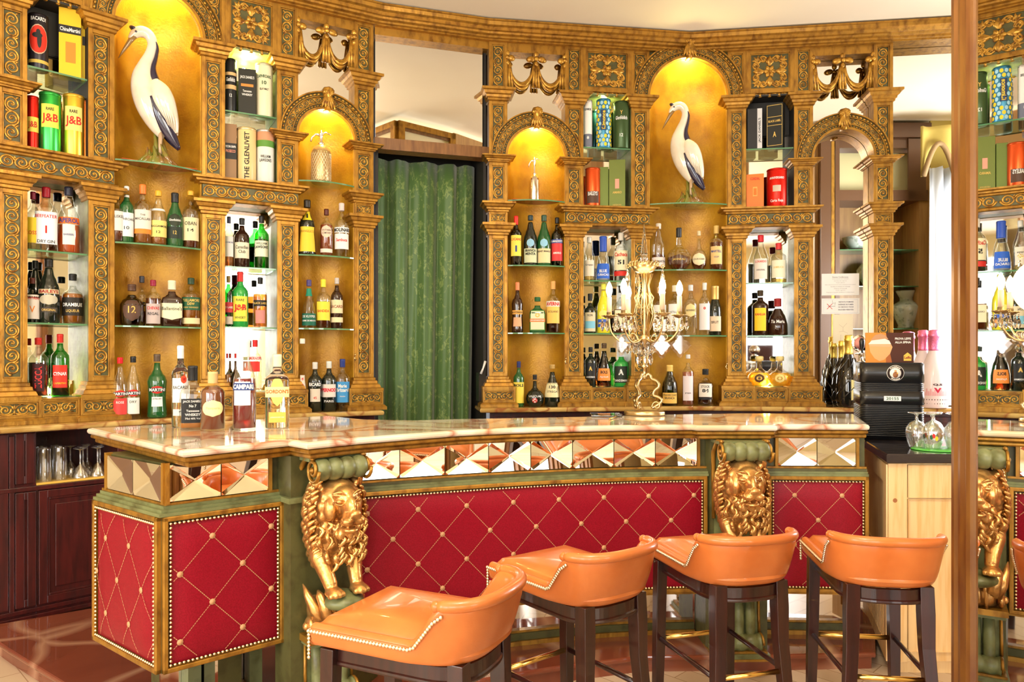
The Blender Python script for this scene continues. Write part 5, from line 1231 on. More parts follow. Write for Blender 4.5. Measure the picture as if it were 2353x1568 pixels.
# --- right stork niche
G_S = 'bottles below the right stork'
row(SR, ZSR[1], NI, 'on upper shelf below right stork', G_S, [
 (1513, 508, 615, 31, 'slender cognac bottle, white and red label', dict(t='slope', g='c', liq=RUM, lv=.32, cap=(.70, .60, .48), cz=.88, labs=[L(.06, .26, 1.2, (.78, .70, .66), [('REMY MARTIN', .55, .9, BK, .02, 0, .3)])])),
 (1560, 520, 617, 54, 'onion-shaped ribbed armagnac bottle', dict(t='round', g='c', liq=RUM, lv=.30, cap=(.03, .03, .03), cz=.78, ribs=True, labs=[L(.10, .34, .75, (.10, .04, .02), [('JANNEAU', .5, .75, GD, .02, 0, .25)], 0, 'o')])),
 (1606, 527, 617, 36, 'round cognac bottle, cream crest label', dict(t='round', g='c', liq=RUM, lv=.28, cap=(.75, .60, .35), cz=.88, labs=[L(.10, .42, .9, (.84, .72, .45), [('COURVOISIER', .5, .85, BK, .01, 0, .2)], 0, 'o')])),
 (1646, 516, 618, 31, 'full brandy bottle, gold label', dict(t='tall', g='c', liq=RUM, lv=.62, cap=(.72, .48, .14), cz=.82, labs=[L(.12, .52, .9, (.82, .55, .22), [('MARTELL', .72, .85, NV, .03, 0, .2), ('VSOP', .4, .4, NV, .01, 0, .16)])]))])
row(SR, ZSR[2], NI, 'on lower shelf below right stork', G_S, [
 (1516, 655, 766, 34, 'clear bottle, pale label, behind candle', dict(t='tall', g='c', cap=(.75, .5, .25), labs=[L(.08, .62, .9, (.80, .78, .70), [('GRAPPA', .7, .8, BK, .01, 0, .15)])])),
 (1551, 652, 767, 36, 'clear bottle, large white label', dict(t='tall', g='c', cap=(.8, .7, .5), labs=[L(.08, .62, .9, (.82, .82, .78), [('DISTILLATO', .7, .8, BK, .01, 0, .15)])])),
 (1587, 652, 768, 30, 'clear spirit bottle, round gold seal', dict(t='std', g='c', cap=(.65, .66, .66), cz=.88, labs=[L(.36, .62, .85, (.80, .62, .28), [('NONINO', .5, .8, BK, .02, 0, .2)], 0, 'o')])),
 (1619, 648, 769, 27, 'clear bottle with long white paper label', dict(t='std', g='c', cap=(.80, .78, .72), cz=.86, labs=[L(.10, .60, 1.0, (.82, .78, .78), [('o', .82, .2, RD, .05, 0, .1)])])),
 (1643, 655, 769, 29, 'dark sparkling wine bottle, gold foil', dict(t='slope', g='k', cap=(.75, .50, .16), capm=.7, cz=.72, labs=[L(.08, .38, 1.1, (.78, .60, .42), [('BRUT', .6, .5, BK, .01, 0, .2)])]))])
row(SR, ZM, .02, 'on marble below right stork', G_S, [
 (1539, 840, 933, 35, 'brandy bottle with ochre label', dict(t='slope', g='o', liq=RUM, lv=.30, cap=(.80, .55, .15), cz=.84, labs=[L(.06, .32, 1.1, (.80, .48, .10), [('STRAVECCHIO', .78, .9, BK, .01, 0, .2), ('BRANCA', .5, .6, BK, .02, 0, .2)])])),
 (1581, 818, 935, 27, 'slender pink spirit bottle, white label', dict(t='tall', g='c', liq=(.62, .22, .14), lv=.66, cap=(.70, .68, .66), cz=.92, labs=[L(.10, .58, .95, (.80, .70, .72), [('grappa', .3, .5, BK, .01, 0, .06)])])),
 (1621, 851, 935, 36, 'stout brandy bottle with white 84 label', dict(t='block', g='c', liq=DRK, lv=.62, cap=(.03, .03, .03), cz=.84, labs=[L(.24, .60, .9, (.82, .76, .66), [('STOCK', .78, .6, BK, .02, 0, .18), ('84', .48, .45, BK, .04, 0, .26)]), L(.17, .22, .9, BK, [])]))])
# --- bay E
E_ = BAYS['E']; G_E = 'bottles in the mirrored bay right of the right stork'
row(FE, E_['zs'][0], ob, 'top shelf, bay beside right stork', G_E, [
 (1748, 537, 648, 34, 'clear maraschino bottle, pink label, red cap', dict(t='slope', g='c', cap=(.72, .03, .04), cz=.86, labs=[L(.08, .50, .95, (.80, .70, .62), [('LUXARDO', .86, .8, RD, .02, 0, .12), ('ORIGINAL', .45, .6, BK, .01, 0, .1)])])),
 (1789, 556, 648, 36, 'clear liqueur bottle, red ribbon neck', dict(t='tall', g='c', liq=PALE, lv=.1, cap=(.75, .05, .05), cz=.84, labs=[L(.12, .56, .9, (.84, .82, .62), [('SAMBUCA', .6, .7, GD, .02, 0, .16)])]))])
row(FE, E_['zs'][1], ob, 'middle shelf, bay beside right stork', G_E, [
 (1747, 667, 771, 36, 'brown coffee liqueur bottle, yellow label', dict(t='tall', g='B', cap=(.05, .03, .01), labs=[L(.10, .60, .75, (.92, .60, .03), [('KAHLUA', .72, .85, RD, .04, 0, .2)])])),
 (1787, 686, 771, 44, 'squat dark bottle with handwritten white name', dict(t='cone', g='B', cap=(.35, .03, .03), cz=.78, labs=[L(.28, .46, .9, (.035, .012, .006), [('Tia Maria', .5, .9, W1, .02, 0, .8)])]))])
row(FE, E_['z0'], ob, 'floor of bay beside right stork', G_E, [
 (1745, 816, 886, 52, 'glowing round flask, dark medallion', dict(t='round', g='c', liq=(.95, .62, .08), lv=.45, cap=(.90, .72, .30), cz=.82, stop=1, labs=[L(.14, .42, .42, (.10, .05, .02), [('O', .5, .6, GD, .05, 0, .5)], 0, 'o')])),
 (1792, 816, 886, 52, 'glowing round flask, gold medallion', dict(t='round', g='c', liq=(.95, .62, .08), lv=.45, cap=(.90, .72, .30), cz=.82, stop=1, labs=[L(.14, .42, .42, (.85, .70, .25), [('O', .5, .6, (.5, .3, .05), .05, 0, .5)], 0, 'o')]))])
# --- five bottles standing on the bar
G_F = 'bottles standing on the bar top'
row(None, 0, 0, 'on the bar top', G_F, [
 (415, 795, 981, 38, 'tall clear rum bottle, white label and cap', dict(t='tall', g='c', real=1, cap=(.85, .85, .84), cz=.84, labs=[L(.30, .60, 1.05, W1, [('BACARDI', .62, .85, BK, .01, 0, .3)]), L(.535, .635, .34, (.80, .08, .03), [('W', .5, .6, (.5, .02, .02), .06, 0, .5)], .35, 'o'), L(.14, .22, .9, (.70, .70, .66), [('*', .5, .2, BK, .05, 0, .6)])])),
 (443, 841, 985, 54, 'square whiskey bottle, black label, low amber', dict(t='block', g='c', real=2, sq=7, liq=AMB, lv=.17, cap=(.02, .02, .02), cz=.76, labs=[L(.10, .48, .76, BK, [("JACK DANIEL'S", .88, .86, W1, .02, 0, .13), ('No 7', .70, .35, W1, .02, 0, .14), ('Tennessee', .50, .6, W1, .02, 0, .12), ('WHISKEY', .34, .7, W1, .02, 0, .13), ('70cl 40% Vol', .18, .7, W1, .01, 0, .08)]), L(.10, .48, .28, BK, [('No7 No7 No7', .5, .9, W1, .02, 1)], -1.2)])),
 (489, 855, 989, 53, 'dark rum bottle, yellow oval label', dict(t='tall', g='c', real=2, liq=RUM, lv=.74, cap=(.80, .52, .24), cz=.80, labs=[L(.24, .52, .92, (.90, .84, .40), [('Pampero', .5, .6, (.72, .55, .25), .01, 0, .2)], 0, 'o')])),
 (562, 780, 987, 52, 'deep red aperitif bottle, white and blue label', dict(t='slope', g='c', real=2, liq=REDL, lv=.56, cap=(.84, .84, .82), cz=.80, labs=[L(.27, .53, .75, (.86, .87, .88), [], -.25), L(.435, .515, 1.0, NV, [('CAMPARI', .5, .92, W1, .05, 0, .75)], -.15)])),
 (637, 815, 984, 53, 'clear flat gin bottle, glowing yellow label', dict(t='tall', g='c', real=1, sq=4, sx=.6, cap=(.86, .80, .55), cz=.83, labs=[L(.30, .70, .50, (.88, .66, .16), [], 0, 'o'), L(.42, .56, .98, (.90, .78, .36), [("GORDON'S", .55, .88, (.70, .12, .02), .03, 0, .5)]), L(.08, .22, .62, (.88, .52, .10), [('LONDON DRY GIN', .5, .8, W1, .01, 0, .2)])]))])
# --- gift tins and boxes over the bays
def make_tin(loc, h, r, col=(.5, .5, .5), metal=.6, rough=.3, bands=(), texts=(), lab='', group=None, name='gift_tin', rim=None, discs=()):
    x, y, z = loc; root = empty(name, loc, -math.atan2(x, y), lab, 'tin', group)
    m = MB(); m.lathe([(r * .97, 0), (r, .003), (r, h - .004), (r * .97, h), (.001, h)], 28); b = m.build('tube', pm(col, rough, metal), root)
    m = MB(); m.lathe([(r * 1.01, h * .955), (r * 1.03, h * .965), (r * 1.03, h * .995), (r * .98, h + .001), (.001, h + .001)], 28); m.build('lid', pm(rim or tuple(c * .7 for c in col), .3, .6), root)
    if bands or texts:
        m = MB()
        for di, (q, a0, rz_, ra, c) in enumerate(discs):
            e_ = r + .0010 + .0005 * min(di, 4); m.mat(pm(c, .45)).stack([[(e_ * sin(a0 + ra * k * cos(t)), -e_ * cos(a0 + ra * k * cos(t)), (q + rz_ * sin(t)) * h) for k in [j / 5 - 1 for j in range(11)]] for t in [-PI / 2 + PI * i / 10 for i in range(11)]], False, False, False)
        for (z0, z1, ha, c) in bands:
            m.mat(pm(c, .45)); m.smooth = True; m.stack([[((r + .0008) * sin(a), -(r + .0008) * cos(a), (z0 + (z1 - z0) * j) * h) for a in [ha * (2 * i / 20 - 1) for i in range(21)]] for j in (0, 1)], False, False, False)
        for (s, q, hh, c, *rest) in texts:
            rot = rest[0] if rest else 0; zc_ = q * h
            def fn(px, py):
                if rot: px, py = -py, px
                return ((r + .0018) * sin(px / r), -(r + .0018) * cos(px / r), zc_ + py)
            W = rest[1] if len(rest) > 1 else 1.5
            m.mat(pm(c, .5)); m.text(s, fn, width=(h * W if rot else r * W), height=hh * h if not rot else hh * r, bold=.02)
        m.build('label', None, root, recalc=False)
    return root
def make_box(loc, h, r, col=(.5, .5, .5), metal=.0, rough=.4, panels=(), texts=(), lab='', group=None, yaw=.0, dep=1.5, name='gift_box', lid=None):
    x, y, z = loc; root = empty(name, loc, -math.atan2(x, y) + yaw, lab, 'box', group); d = r * dep / 2
    m = MB(); m.box(-r, r, -d, d, 0, h); m.build('carton', pm(col, rough, metal), root, bevel=.0015)
    m = MB()
    for (x0, x1, z0, z1, c) in panels: m.mat(pm(c, .45)).box(x0 * r, x1 * r, -d - .0008, -d, z0 * h, z1 * h)
    for (s, q, W, hh, c, *rest) in texts:
        rot = rest[0] if rest else 0
        def fn(px, py):
            if rot: px, py = -py, px
            return (px + (rest[1] * r if len(rest) > 1 else 0), -d - .0016, q * h + py)
        m.mat(pm(c, .5)); m.text(s, fn, width=(h if rot else 2 * r) * W, height=(2 * r if rot else h) * hh, bold=.02)
    if m.v: m.build('print', None, root, recalc=False)
    return root
T, X = make_tin, make_box
G_TA = 'gift tins above the far left bay'
row(FA, A_ := zA['zu'], -.07, 'on shelf over far left bay', G_TA, [
 (88, 12, 138, 40, 'black rum tin with red bat disc', dict(fn=T, col=(.03, .025, .03), metal=.3, bands=[(.10, .16, 1.5, (.7, .5, .1))], discs=[(.53, 0, .27, 1.0, (.70, .45, .30)), (.53, 0, .25, .94, (.75, .04, .02)), (.52, .1, .15, .22, BK), (.60, -.1, .05, .5, BK), (.66, .0, .05, .2, BK)], texts=[('BACARDI', .90, .07, W1)])),
 (161, 22, 178, 44, 'yellow hexagonal carton with black band', dict(fn=X, col=(.85, .50, .03), metal=.2, panels=[(-1, 1, .62, .74, BK), (-.4, .5, .2, .5, (.85, .25, .03))], texts=[('ChinaMartini', .68, .9, .06, W1)])),
 (195, 50, 186, 20, 'narrow yellow carton at the end', dict(fn=X, col=(.85, .60, .03), panels=[(-.5, .6, .6, .75, BK)]))])
row(FA, ZET, -.06, 'on floor, upper far left bay', G_TA, [
 (75, 190, 317, 24, 'scarlet whisky tin', dict(fn=T, col=(.75, .02, .01), bands=[(.35, .62, 1.3, (.85, .70, .10))], texts=[('J&B', .47, .14, RD)])),
 (115, 182, 322, 44, 'metallic green whisky tin', dict(fn=T, col=(.05, .50, .08), metal=.85, bands=[(.42, .80, .85, (.86, .78, .10))], texts=[('J&B', .56, .17, RD), ('RARE', .72, .05, BK, 0, .7)])),
 (169, 190, 335, 44, 'metallic gold whisky tin', dict(fn=T, col=(.90, .55, .06), metal=.85, bands=[(.42, .80, .85, (.88, .72, .20))], texts=[('J&B', .56, .17, RD), ('RARE', .72, .05, BK, 0, .7)])),
 (197, 200, 338, 16, 'slim copper tin at the end', dict(fn=T, col=(.72, .20, .04), metal=.7))])
G_TB = 'gift tins in the lit bay right of the left stork'
row(FB, B_['zu'], -.06, 'shelf, upper bay beside left stork', G_TB, [
 (530, 124, 245, 26, 'black whisky tin with cream script', dict(fn=T, col=(.02, .02, .02), metal=.1, bands=[(.42, .50, 1.2, (.70, .45, .2)), (.68, .74, 1.2, (.7, .45, .2))], texts=[('Glenfiddich', .60, .08, W1), ('12', .30, .06, W1, 0, .4)])),
 (568, 152, 254, 38, 'black whiskey carton with orange oval', dict(fn=X, col=(.025, .025, .02), panels=[(-.7, .7, .60, .66, (.65, .25, .05))], texts=[("JACK DANIEL'S", .80, .8, .08, W1), ('Tennessee', .50, .5, .05, W1), ('WHISKEY', .42, .6, .05, W1)])),
 (607, 137, 258, 38, 'pale whisky tin', dict(fn=T, col=(.80, .74, .50), metal=0, texts=[('LAPHROAIG', .74, .06, DG, 0, 1.6), ('10', .62, .07, DG, 0, .5), ('ISLAY MALT', .5, .04, BK, 0, 1.)]))])
row(FB, ZET, -.05, 'floor, upper bay beside left stork', G_TB, [
 (530, 268, 398, 26, 'brown marbled carton with black band', dict(fn=X, col=(.30, .17, .08), panels=[(-1, 1, .38, .66, BK)], texts=[('VECCHIA GRAPPA', .60, .85, .04, W1), ('PROSECCO', .52, .8, .05, (.8, .3, .2))])),
 (567, 282, 406, 42, 'cream whisky tin with vertical name', dict(fn=T, col=(.84, .62, .28), metal=0, texts=[('THE GLENLIVET', .48, .5, BK, 1, .86)], rim=(.75, .58, .3))),
 (610, 287, 411, 40, 'green and white whisky tin', dict(fn=T, col=(.78, .78, .72), metal=0, bands=[(.68, .80, 3.1, (.12, .30, .05)), (.80, .97, 3.1, (.62, .30, .16))], texts=[('WILLIAM', .50, .05, BK, 0, 1.1), ("LAWSON'S", .43, .06, BK, 0, 1.3)]))])
G_TD = 'gift tins in the lit bay right of the curtain niche'
row(FD, D_['zu'], -.05, 'shelf, upper bay right of curtain', G_TD, [
 (1351, 225, 333, 20, 'white whisky tin with grey base', dict(fn=T, col=(.80, .76, .70), metal=0, bands=[(0.01, .28, 3., (.16, .17, .22))], texts=[('8', .20, .06, W1, 0, .5), ('BOWMORE', .80, .05, BK, 0, 1.5)])),
 (1387, 224, 335, 33, 'blue and yellow lemon-patterned tin', dict(fn=T, col=(.05, .25, .40), metal=.2, bands=[(.35, .77, .4, (.03, .05, .12))], discs=[(.06 + .085 * i, -1.25 + .5 * j + (.25 if i % 2 else 0), .038, .20, YL if (i + j) % 2 else (.35, .62, .75)) for i in range(11) for j in range(6) if not (3 <= i <= 8 and abs(-1.25 + .5 * j + (.25 if i % 2 else 0)) < .5)], texts=[('iLimonce', .56, .5, YL, 1, .38)])),
 (1428, 230, 337, 37, 'dark green whisky tin with stag', dict(fn=T, col=(.05, .09, .03), metal=.3, texts=[('Glenfiddich', .64, .08, W1, 0, 1.5), ('12', .27, .07, W1, 0, .4), ('Y', .75, .08, GD, 0, .3)]))])
row(FD, ZET, -.05, 'floor, upper bay right of curtain', G_TD, [
 (1362, 375, 465, 34, 'fiery red liqueur tin', dict(fn=T, col=(.75, .10, .02), metal=.6, bands=[(.10, .40, .9, (.10, .05, .03))], texts=[('BAILEYS', .34, .10, W1, 0, 1.3)])),
 (1388, 372, 466, 20, 'plain dark green narrow carton', dict(fn=X, col=(.12, .16, .03), metal=.3)),
 (1418, 357, 467, 37, 'olive green carton with pink flower', dict(fn=X, col=(.13, .16, .03), metal=.3, panels=[(-.25, .25, .40, .60, (.80, .35, .25))], texts=[('AMARO', .32, .55, .05, GD), ('NEGRONI', .06, .5, .03, GD)]))])
row(FE, E_['zu'], -.05, 'shelf, dark bay beside right stork', 'gift boxes in the dark bay right of the right stork', [
 (1733, 247, 338, 32, 'black and silver upright carton', dict(fn=X, col=(.03, .03, .03), panels=[(.35, 1, 0, 1, (.62, .62, .62))], texts=[("JACK DANIEL'S", .45, .62, .2, BK, 1, .68)], yaw=.1)),
 (1782, 237, 339, 36, 'black carton with gold borders', dict(fn=X, col=(.02, .02, .015), panels=[(-.92, .92, .69, .70, GD), (-.92, .92, .50, .51, GD), (-.92, -.88, .05, .96, GD), (.88, .92, .05, .96, GD), (-.92, .92, .05, .06, GD), (-.92, .92, .95, .96, GD)], texts=[('BLACK LABEL', .60, .75, .05, GD), ('A', .30, .2, .12, GD)], yaw=-.15))])
row(FE, ZET, -.05, 'floor, dark bay beside right stork', 'gift boxes in the dark bay right of the right stork', [
 (1735, 392, 470, 38, 'orange carton with drawn tumbler', dict(fn=X, col=(.90, .20, .03), panels=[(-.25, .25, .35, .62, (.95, .42, .10)), (-.18, .18, .38, .58, (.90, .22, .03))], texts=[('CORDIAL', .86, .55, .08, RD)])),
 (1785, 381, 470, 44, 'shiny red rum tin with silver medallion', dict(fn=T, col=(.72, .02, .01), metal=.6, bands=[(.40, .56, .4, (.6, .5, .4))], texts=[('ANNIVERSARIO', .75, .06, W1, 0, 1.5), ('Carta Roja', .16, .09, W1, 0, 1.3)]))])
# ------------------------------------------------------------------ storks and siphons
PORW = mat('glazed white ceramic', (.84, .76, .62), .12, 0, (9, (.76, .66, .50), 4, .5, .7), None, coat=.5)
PORN = mat('glazed navy ceramic', (.018, .014, .045), .15, 0, coat=.5)
BEAK = mat('glazed beak ceramic', (.30, .18, .06), .2, 0, coat=.4)
REED = mat('glazed green brown ceramic', (.22, .22, .03), .15, 0, (16, (.26, .12, .03), 4, .42, .6), None, coat=.5)
def loft(m, path, n=16):
    """path of (x,y,z,rx,ry): ellipses perpendicular to the path in the xz plane"""
    P = [Vector(p[:3]) for p in path]; rings = []
    for i, p in enumerate(path):
        t = (P[min(i + 1, len(P) - 1)] - P[max(i - 1, 0)]).normalized(); s = Vector((0, 1, 0)); nn = t.cross(s).normalized()
        rings.append([tuple(P[i] + nn * cos(2 * PI * j / n) * p[3] + s * sin(2 * PI * j / n) * p[4]) for j in range(n)])
    m.stack(rings, smooth=True)
def cr(path, k=4):
    out = []
    for i in range(len(path) - 1):
        p0, p1, p2, p3 = path[max(i - 1, 0)], path[i], path[i + 1], path[min(i + 2, len(path) - 1)]
        for j in range(k):
            t = j / k; out.append(tuple(.5 * ((2 * b) + (-a + c) * t + (2 * a - 5 * b + 4 * c - d) * t * t + (-a + 3 * b - 3 * c + d) * t ** 3) for a, b, c, d in zip(p0, p1, p2, p3)))
    return out + [tuple(path[-1])]
def make_stork(loc, H, rz, lab):
    root = empty('stork_figurine', loc, rz, lab, 'figurine', 'glazed storks in the tall niches'); s = H / 235.0
    def q(px, py, r, ry=None, y=0): return ((px - 1583) * s, y * s, (467 - py) * s, r * s, (ry or r * .85) * s)
    m = MB(); body = [q(1541, 254, 4), q(1546, 246, 7), q(1555, 239, 9.5), q(1565, 239, 9.5), q(1573, 247, 8.5), q(1575, 260, 8), q(1571, 277, 9), q(1564, 295, 11.5), q(1560, 315, 17), q(1563, 335, 22, 17), q(1570, 356, 24, 19), q(1577, 376, 22, 18), q(1583, 395, 16, 14), q(1588, 411, 8, 8), q(1589, 418, 3, 3)]
    loft(m, cr(body), 20); m.build('body', PORW, root)
    m = MB(); m.tube([((a_ - 1583) * s, 0, (467 - b_) * s) for a_, b_ in ((1547, 248), (1541, 257), (1532, 273), (1523, 290))], [5.2 * s, 4.2 * s, 2.8 * s, .5 * s], 8); m.build('beak', BEAK, root)
    m = MB(); m.ell(((1547 - 1583) * s, 0, (467 - 235.5) * s), (8.5 * s, 6.5 * s, 4.6 * s), 12, 8, Matrix.Rotation(.45, 3, 'Y')); m.build('crown_patch', PORN, root)
    for e in (-1, 1): m = MB(); m.ell(((1550 - 1583) * s, e * 7.4 * s, (467 - 242) * s), (2 * s, 1.2 * s, 2 * s), 8, 6); m.build('eye', PORN, root)
    m = MB(); st_ = [(1579.5, 252, 2.), (1583, 263, 2.6), (1580, 281, 3.4), (1576, 298, 5.), (1577, 315, 8.5), (1583, 330, 9)]
    loft(m, cr([((a - 1583) * s, 0, (467 - b) * s, c * s, (3 + c) * s) for a, b, c in st_]), 12); m.build('neck_stripe', PORN, root)
    for e in (-1, 1):
        w = MB(); wp = [q(1578, 322, 6, 5, e * 12), q(1586, 338, 15, 8, e * 17), q(1593, 356, 17, 8.5, e * 18), q(1601, 376, 14, 7.5, e * 15), q(1608, 394, 9, 5.5, e * 11), q(1613, 408, 3, 3, e * 8)]
        loft(w, cr(wp), 14)
        for k in range(5):                               # feather ridges
            w.tube([((1583 + 5 * k - 1583) * s, e * (25 - k * .8) * s, (467 - 352 - k * 3) * s), ((1591 + 4.4 * k - 1583) * s, e * (22 - k * .6) * s, (467 - 378 - k * 3.4) * s), ((1600 + 2.6 * k - 1583) * s, e * (15.5 - k) * s, (467 - 398 - k * 2) * s)], [1.4 * s, 1.6 * s, .8 * s], 5)
        w.build('wing', PORW, root)
    for e in (-1, 1):
        t = MB(); loft(t, cr([q(1573, 352, 3, 4, e * 16), q(1582, 374, 8, 5, e * 15), q(1594, 396, 11, 5, e * 11), q(1606, 416, 9, 4.5, e * 7), q(1617, 433, 3, 2, e * 4)]), 12)
        t.build('tail_feathers', PORN, root)
    for e in (-1, 1):
        m = MB(); m.tube([q(1588, 408, 1, 1, e * 5)[:3], q(1587, 432, 1, 1, e * 5)[:3], q(1588, 456, 1, 1, e * 6)[:3]], [4 * s, 3 * s, 3.4 * s], 8)
        m.build('leg', mat('glazed leg ceramic', (.58, .40, .24), .2), root)
    m = MB(); rnd = random.Random(3)
    m.lathe([(34 * s, 0), (34 * s, 2 * s), (27 * s, 10 * s), (15 * s, 18 * s), (3 * s, 21 * s)], 18, sy=.75)
    for k in range(16):
        a = rnd.uniform(0, 2 * PI); r0 = rnd.uniform(8, 26) * s; hh = rnd.uniform(22, 80) * s * (1 if rnd.random() < .5 else .5)
        x0, y0 = cos(a) * r0, abs(sin(a)) * r0 * .7 if hh > 50 * s else sin(a) * r0 * .7
        m.tube([(x0 * 1.2, y0 * 1.1, 3 * s), (x0 * .75, y0 * .9 + 2 * s, hh * .5), (x0 * .55 - 4 * s, y0 * .8 + 2 * s, hh)], [5.5 * s, 4.5 * s, 1. * s], 7)
    for k in range(14):
        a = 2 * PI * k / 14; m.tube([(cos(a) * 12 * s, sin(a) * 9 * s, 20 * s), (cos(a) * 24 * s, sin(a) * 18 * s, 9 * s), (cos(a) * 33 * s, sin(a) * 25 * s, 1 * s)], [3 * s, 4 * s, 3 * s], 6)
    m.build('reed_base', REED, root)
    return root
def stork_at(F, px, y0, y1, o, z, lab, ex):
    x, y, _ = F.W(F.u(px, o), o, 0); make_stork((x, y, z + .001), (y1 - y0) * y / FPX, -math.atan2(x, y) + ex, lab)
stork_at(SL, 362, 62, 374, -.05, ZSL[0], 'tall glazed white and navy stork figurine in the left gold niche', .0)
stork_at(SR, 1583, 231, 467, -.05, ZSR[0], 'tall glazed white and navy stork figurine in the right gold niche', .0)
def siphon(F, px, y0, y1, wpx, z, lab, mesh):
    o = -.045; x, y, _ = F.W(F.u(px, o), o, 0); h = (y1 - y0) * y / FPX; r = wpx * y / FPX / 2
    root = empty('soda_siphon', (x, y, z + .001), -math.atan2(x, y), lab, 'siphon')
    bt = .72 if mesh else .60
    m = MB(); m.lathe([(r * .9, 0), (r, .01), (r, h * (bt - .14)), (r * .82, h * (bt - .05)), (r * .42, h * bt), (r * .30, h * (bt + .02))], 28)
    if mesh:
        m.build('glass_body', mat('woven wire over glass', (.50, .34, .14), .3, .5), root); w = MB()
        for k in range(22):
            for e in (-1, 1):
                w.tube([(r * 1.02 * cos(2 * PI * k / 22 + e * t * .10), r * 1.02 * sin(2 * PI * k / 22 + e * t * .10), .008 + (h * (bt - .14) - .012) * t / 16) for t in range(17)], .0016, 4)
        w.build('wire_mesh', mat('bright wire', (.80, .66, .42), .3, .9), root)
    else: m.build('steel_body', mat('brushed steel', (.80, .74, .64), .16, 1.), root)
    m = MB(); c = h * bt; m.lathe([(r * .30, c), (r * .34, c + h * .02), (r * .34, c + h * .05), (r * .2, c + h * .07), (r * .2, h * .90), (r * .30, h * .92), (r * .30, h * .95), (r * .12, h * .96), (r * .12, h), (.001, h)], 16)
    m.tube([(0, 0, h * .90), (-r * .55, 0, h * .93), (-r * .95, 0, h * .86), (-r * 1.05, 0, h * .78)], [r * .14, r * .13, r * .11, r * .11], 8)
    m.tube([(0, 0, h * .94), (r * .5, 0, h * .97), (r * 1., 0, h * .93)], [r * .10, r * .08, r * .07], 6)
    m.build('siphon_head', CHROME, root)
siphon(FB, 738, 296, 418, 44, ZNB[0], 'wire-mesh covered soda siphon in the small gold niche left of the curtain', True)
siphon(FD, 1228, 356, 458, 25, ZND[0], 'slim steel soda siphon in the small gold niche right of the curtain', False)

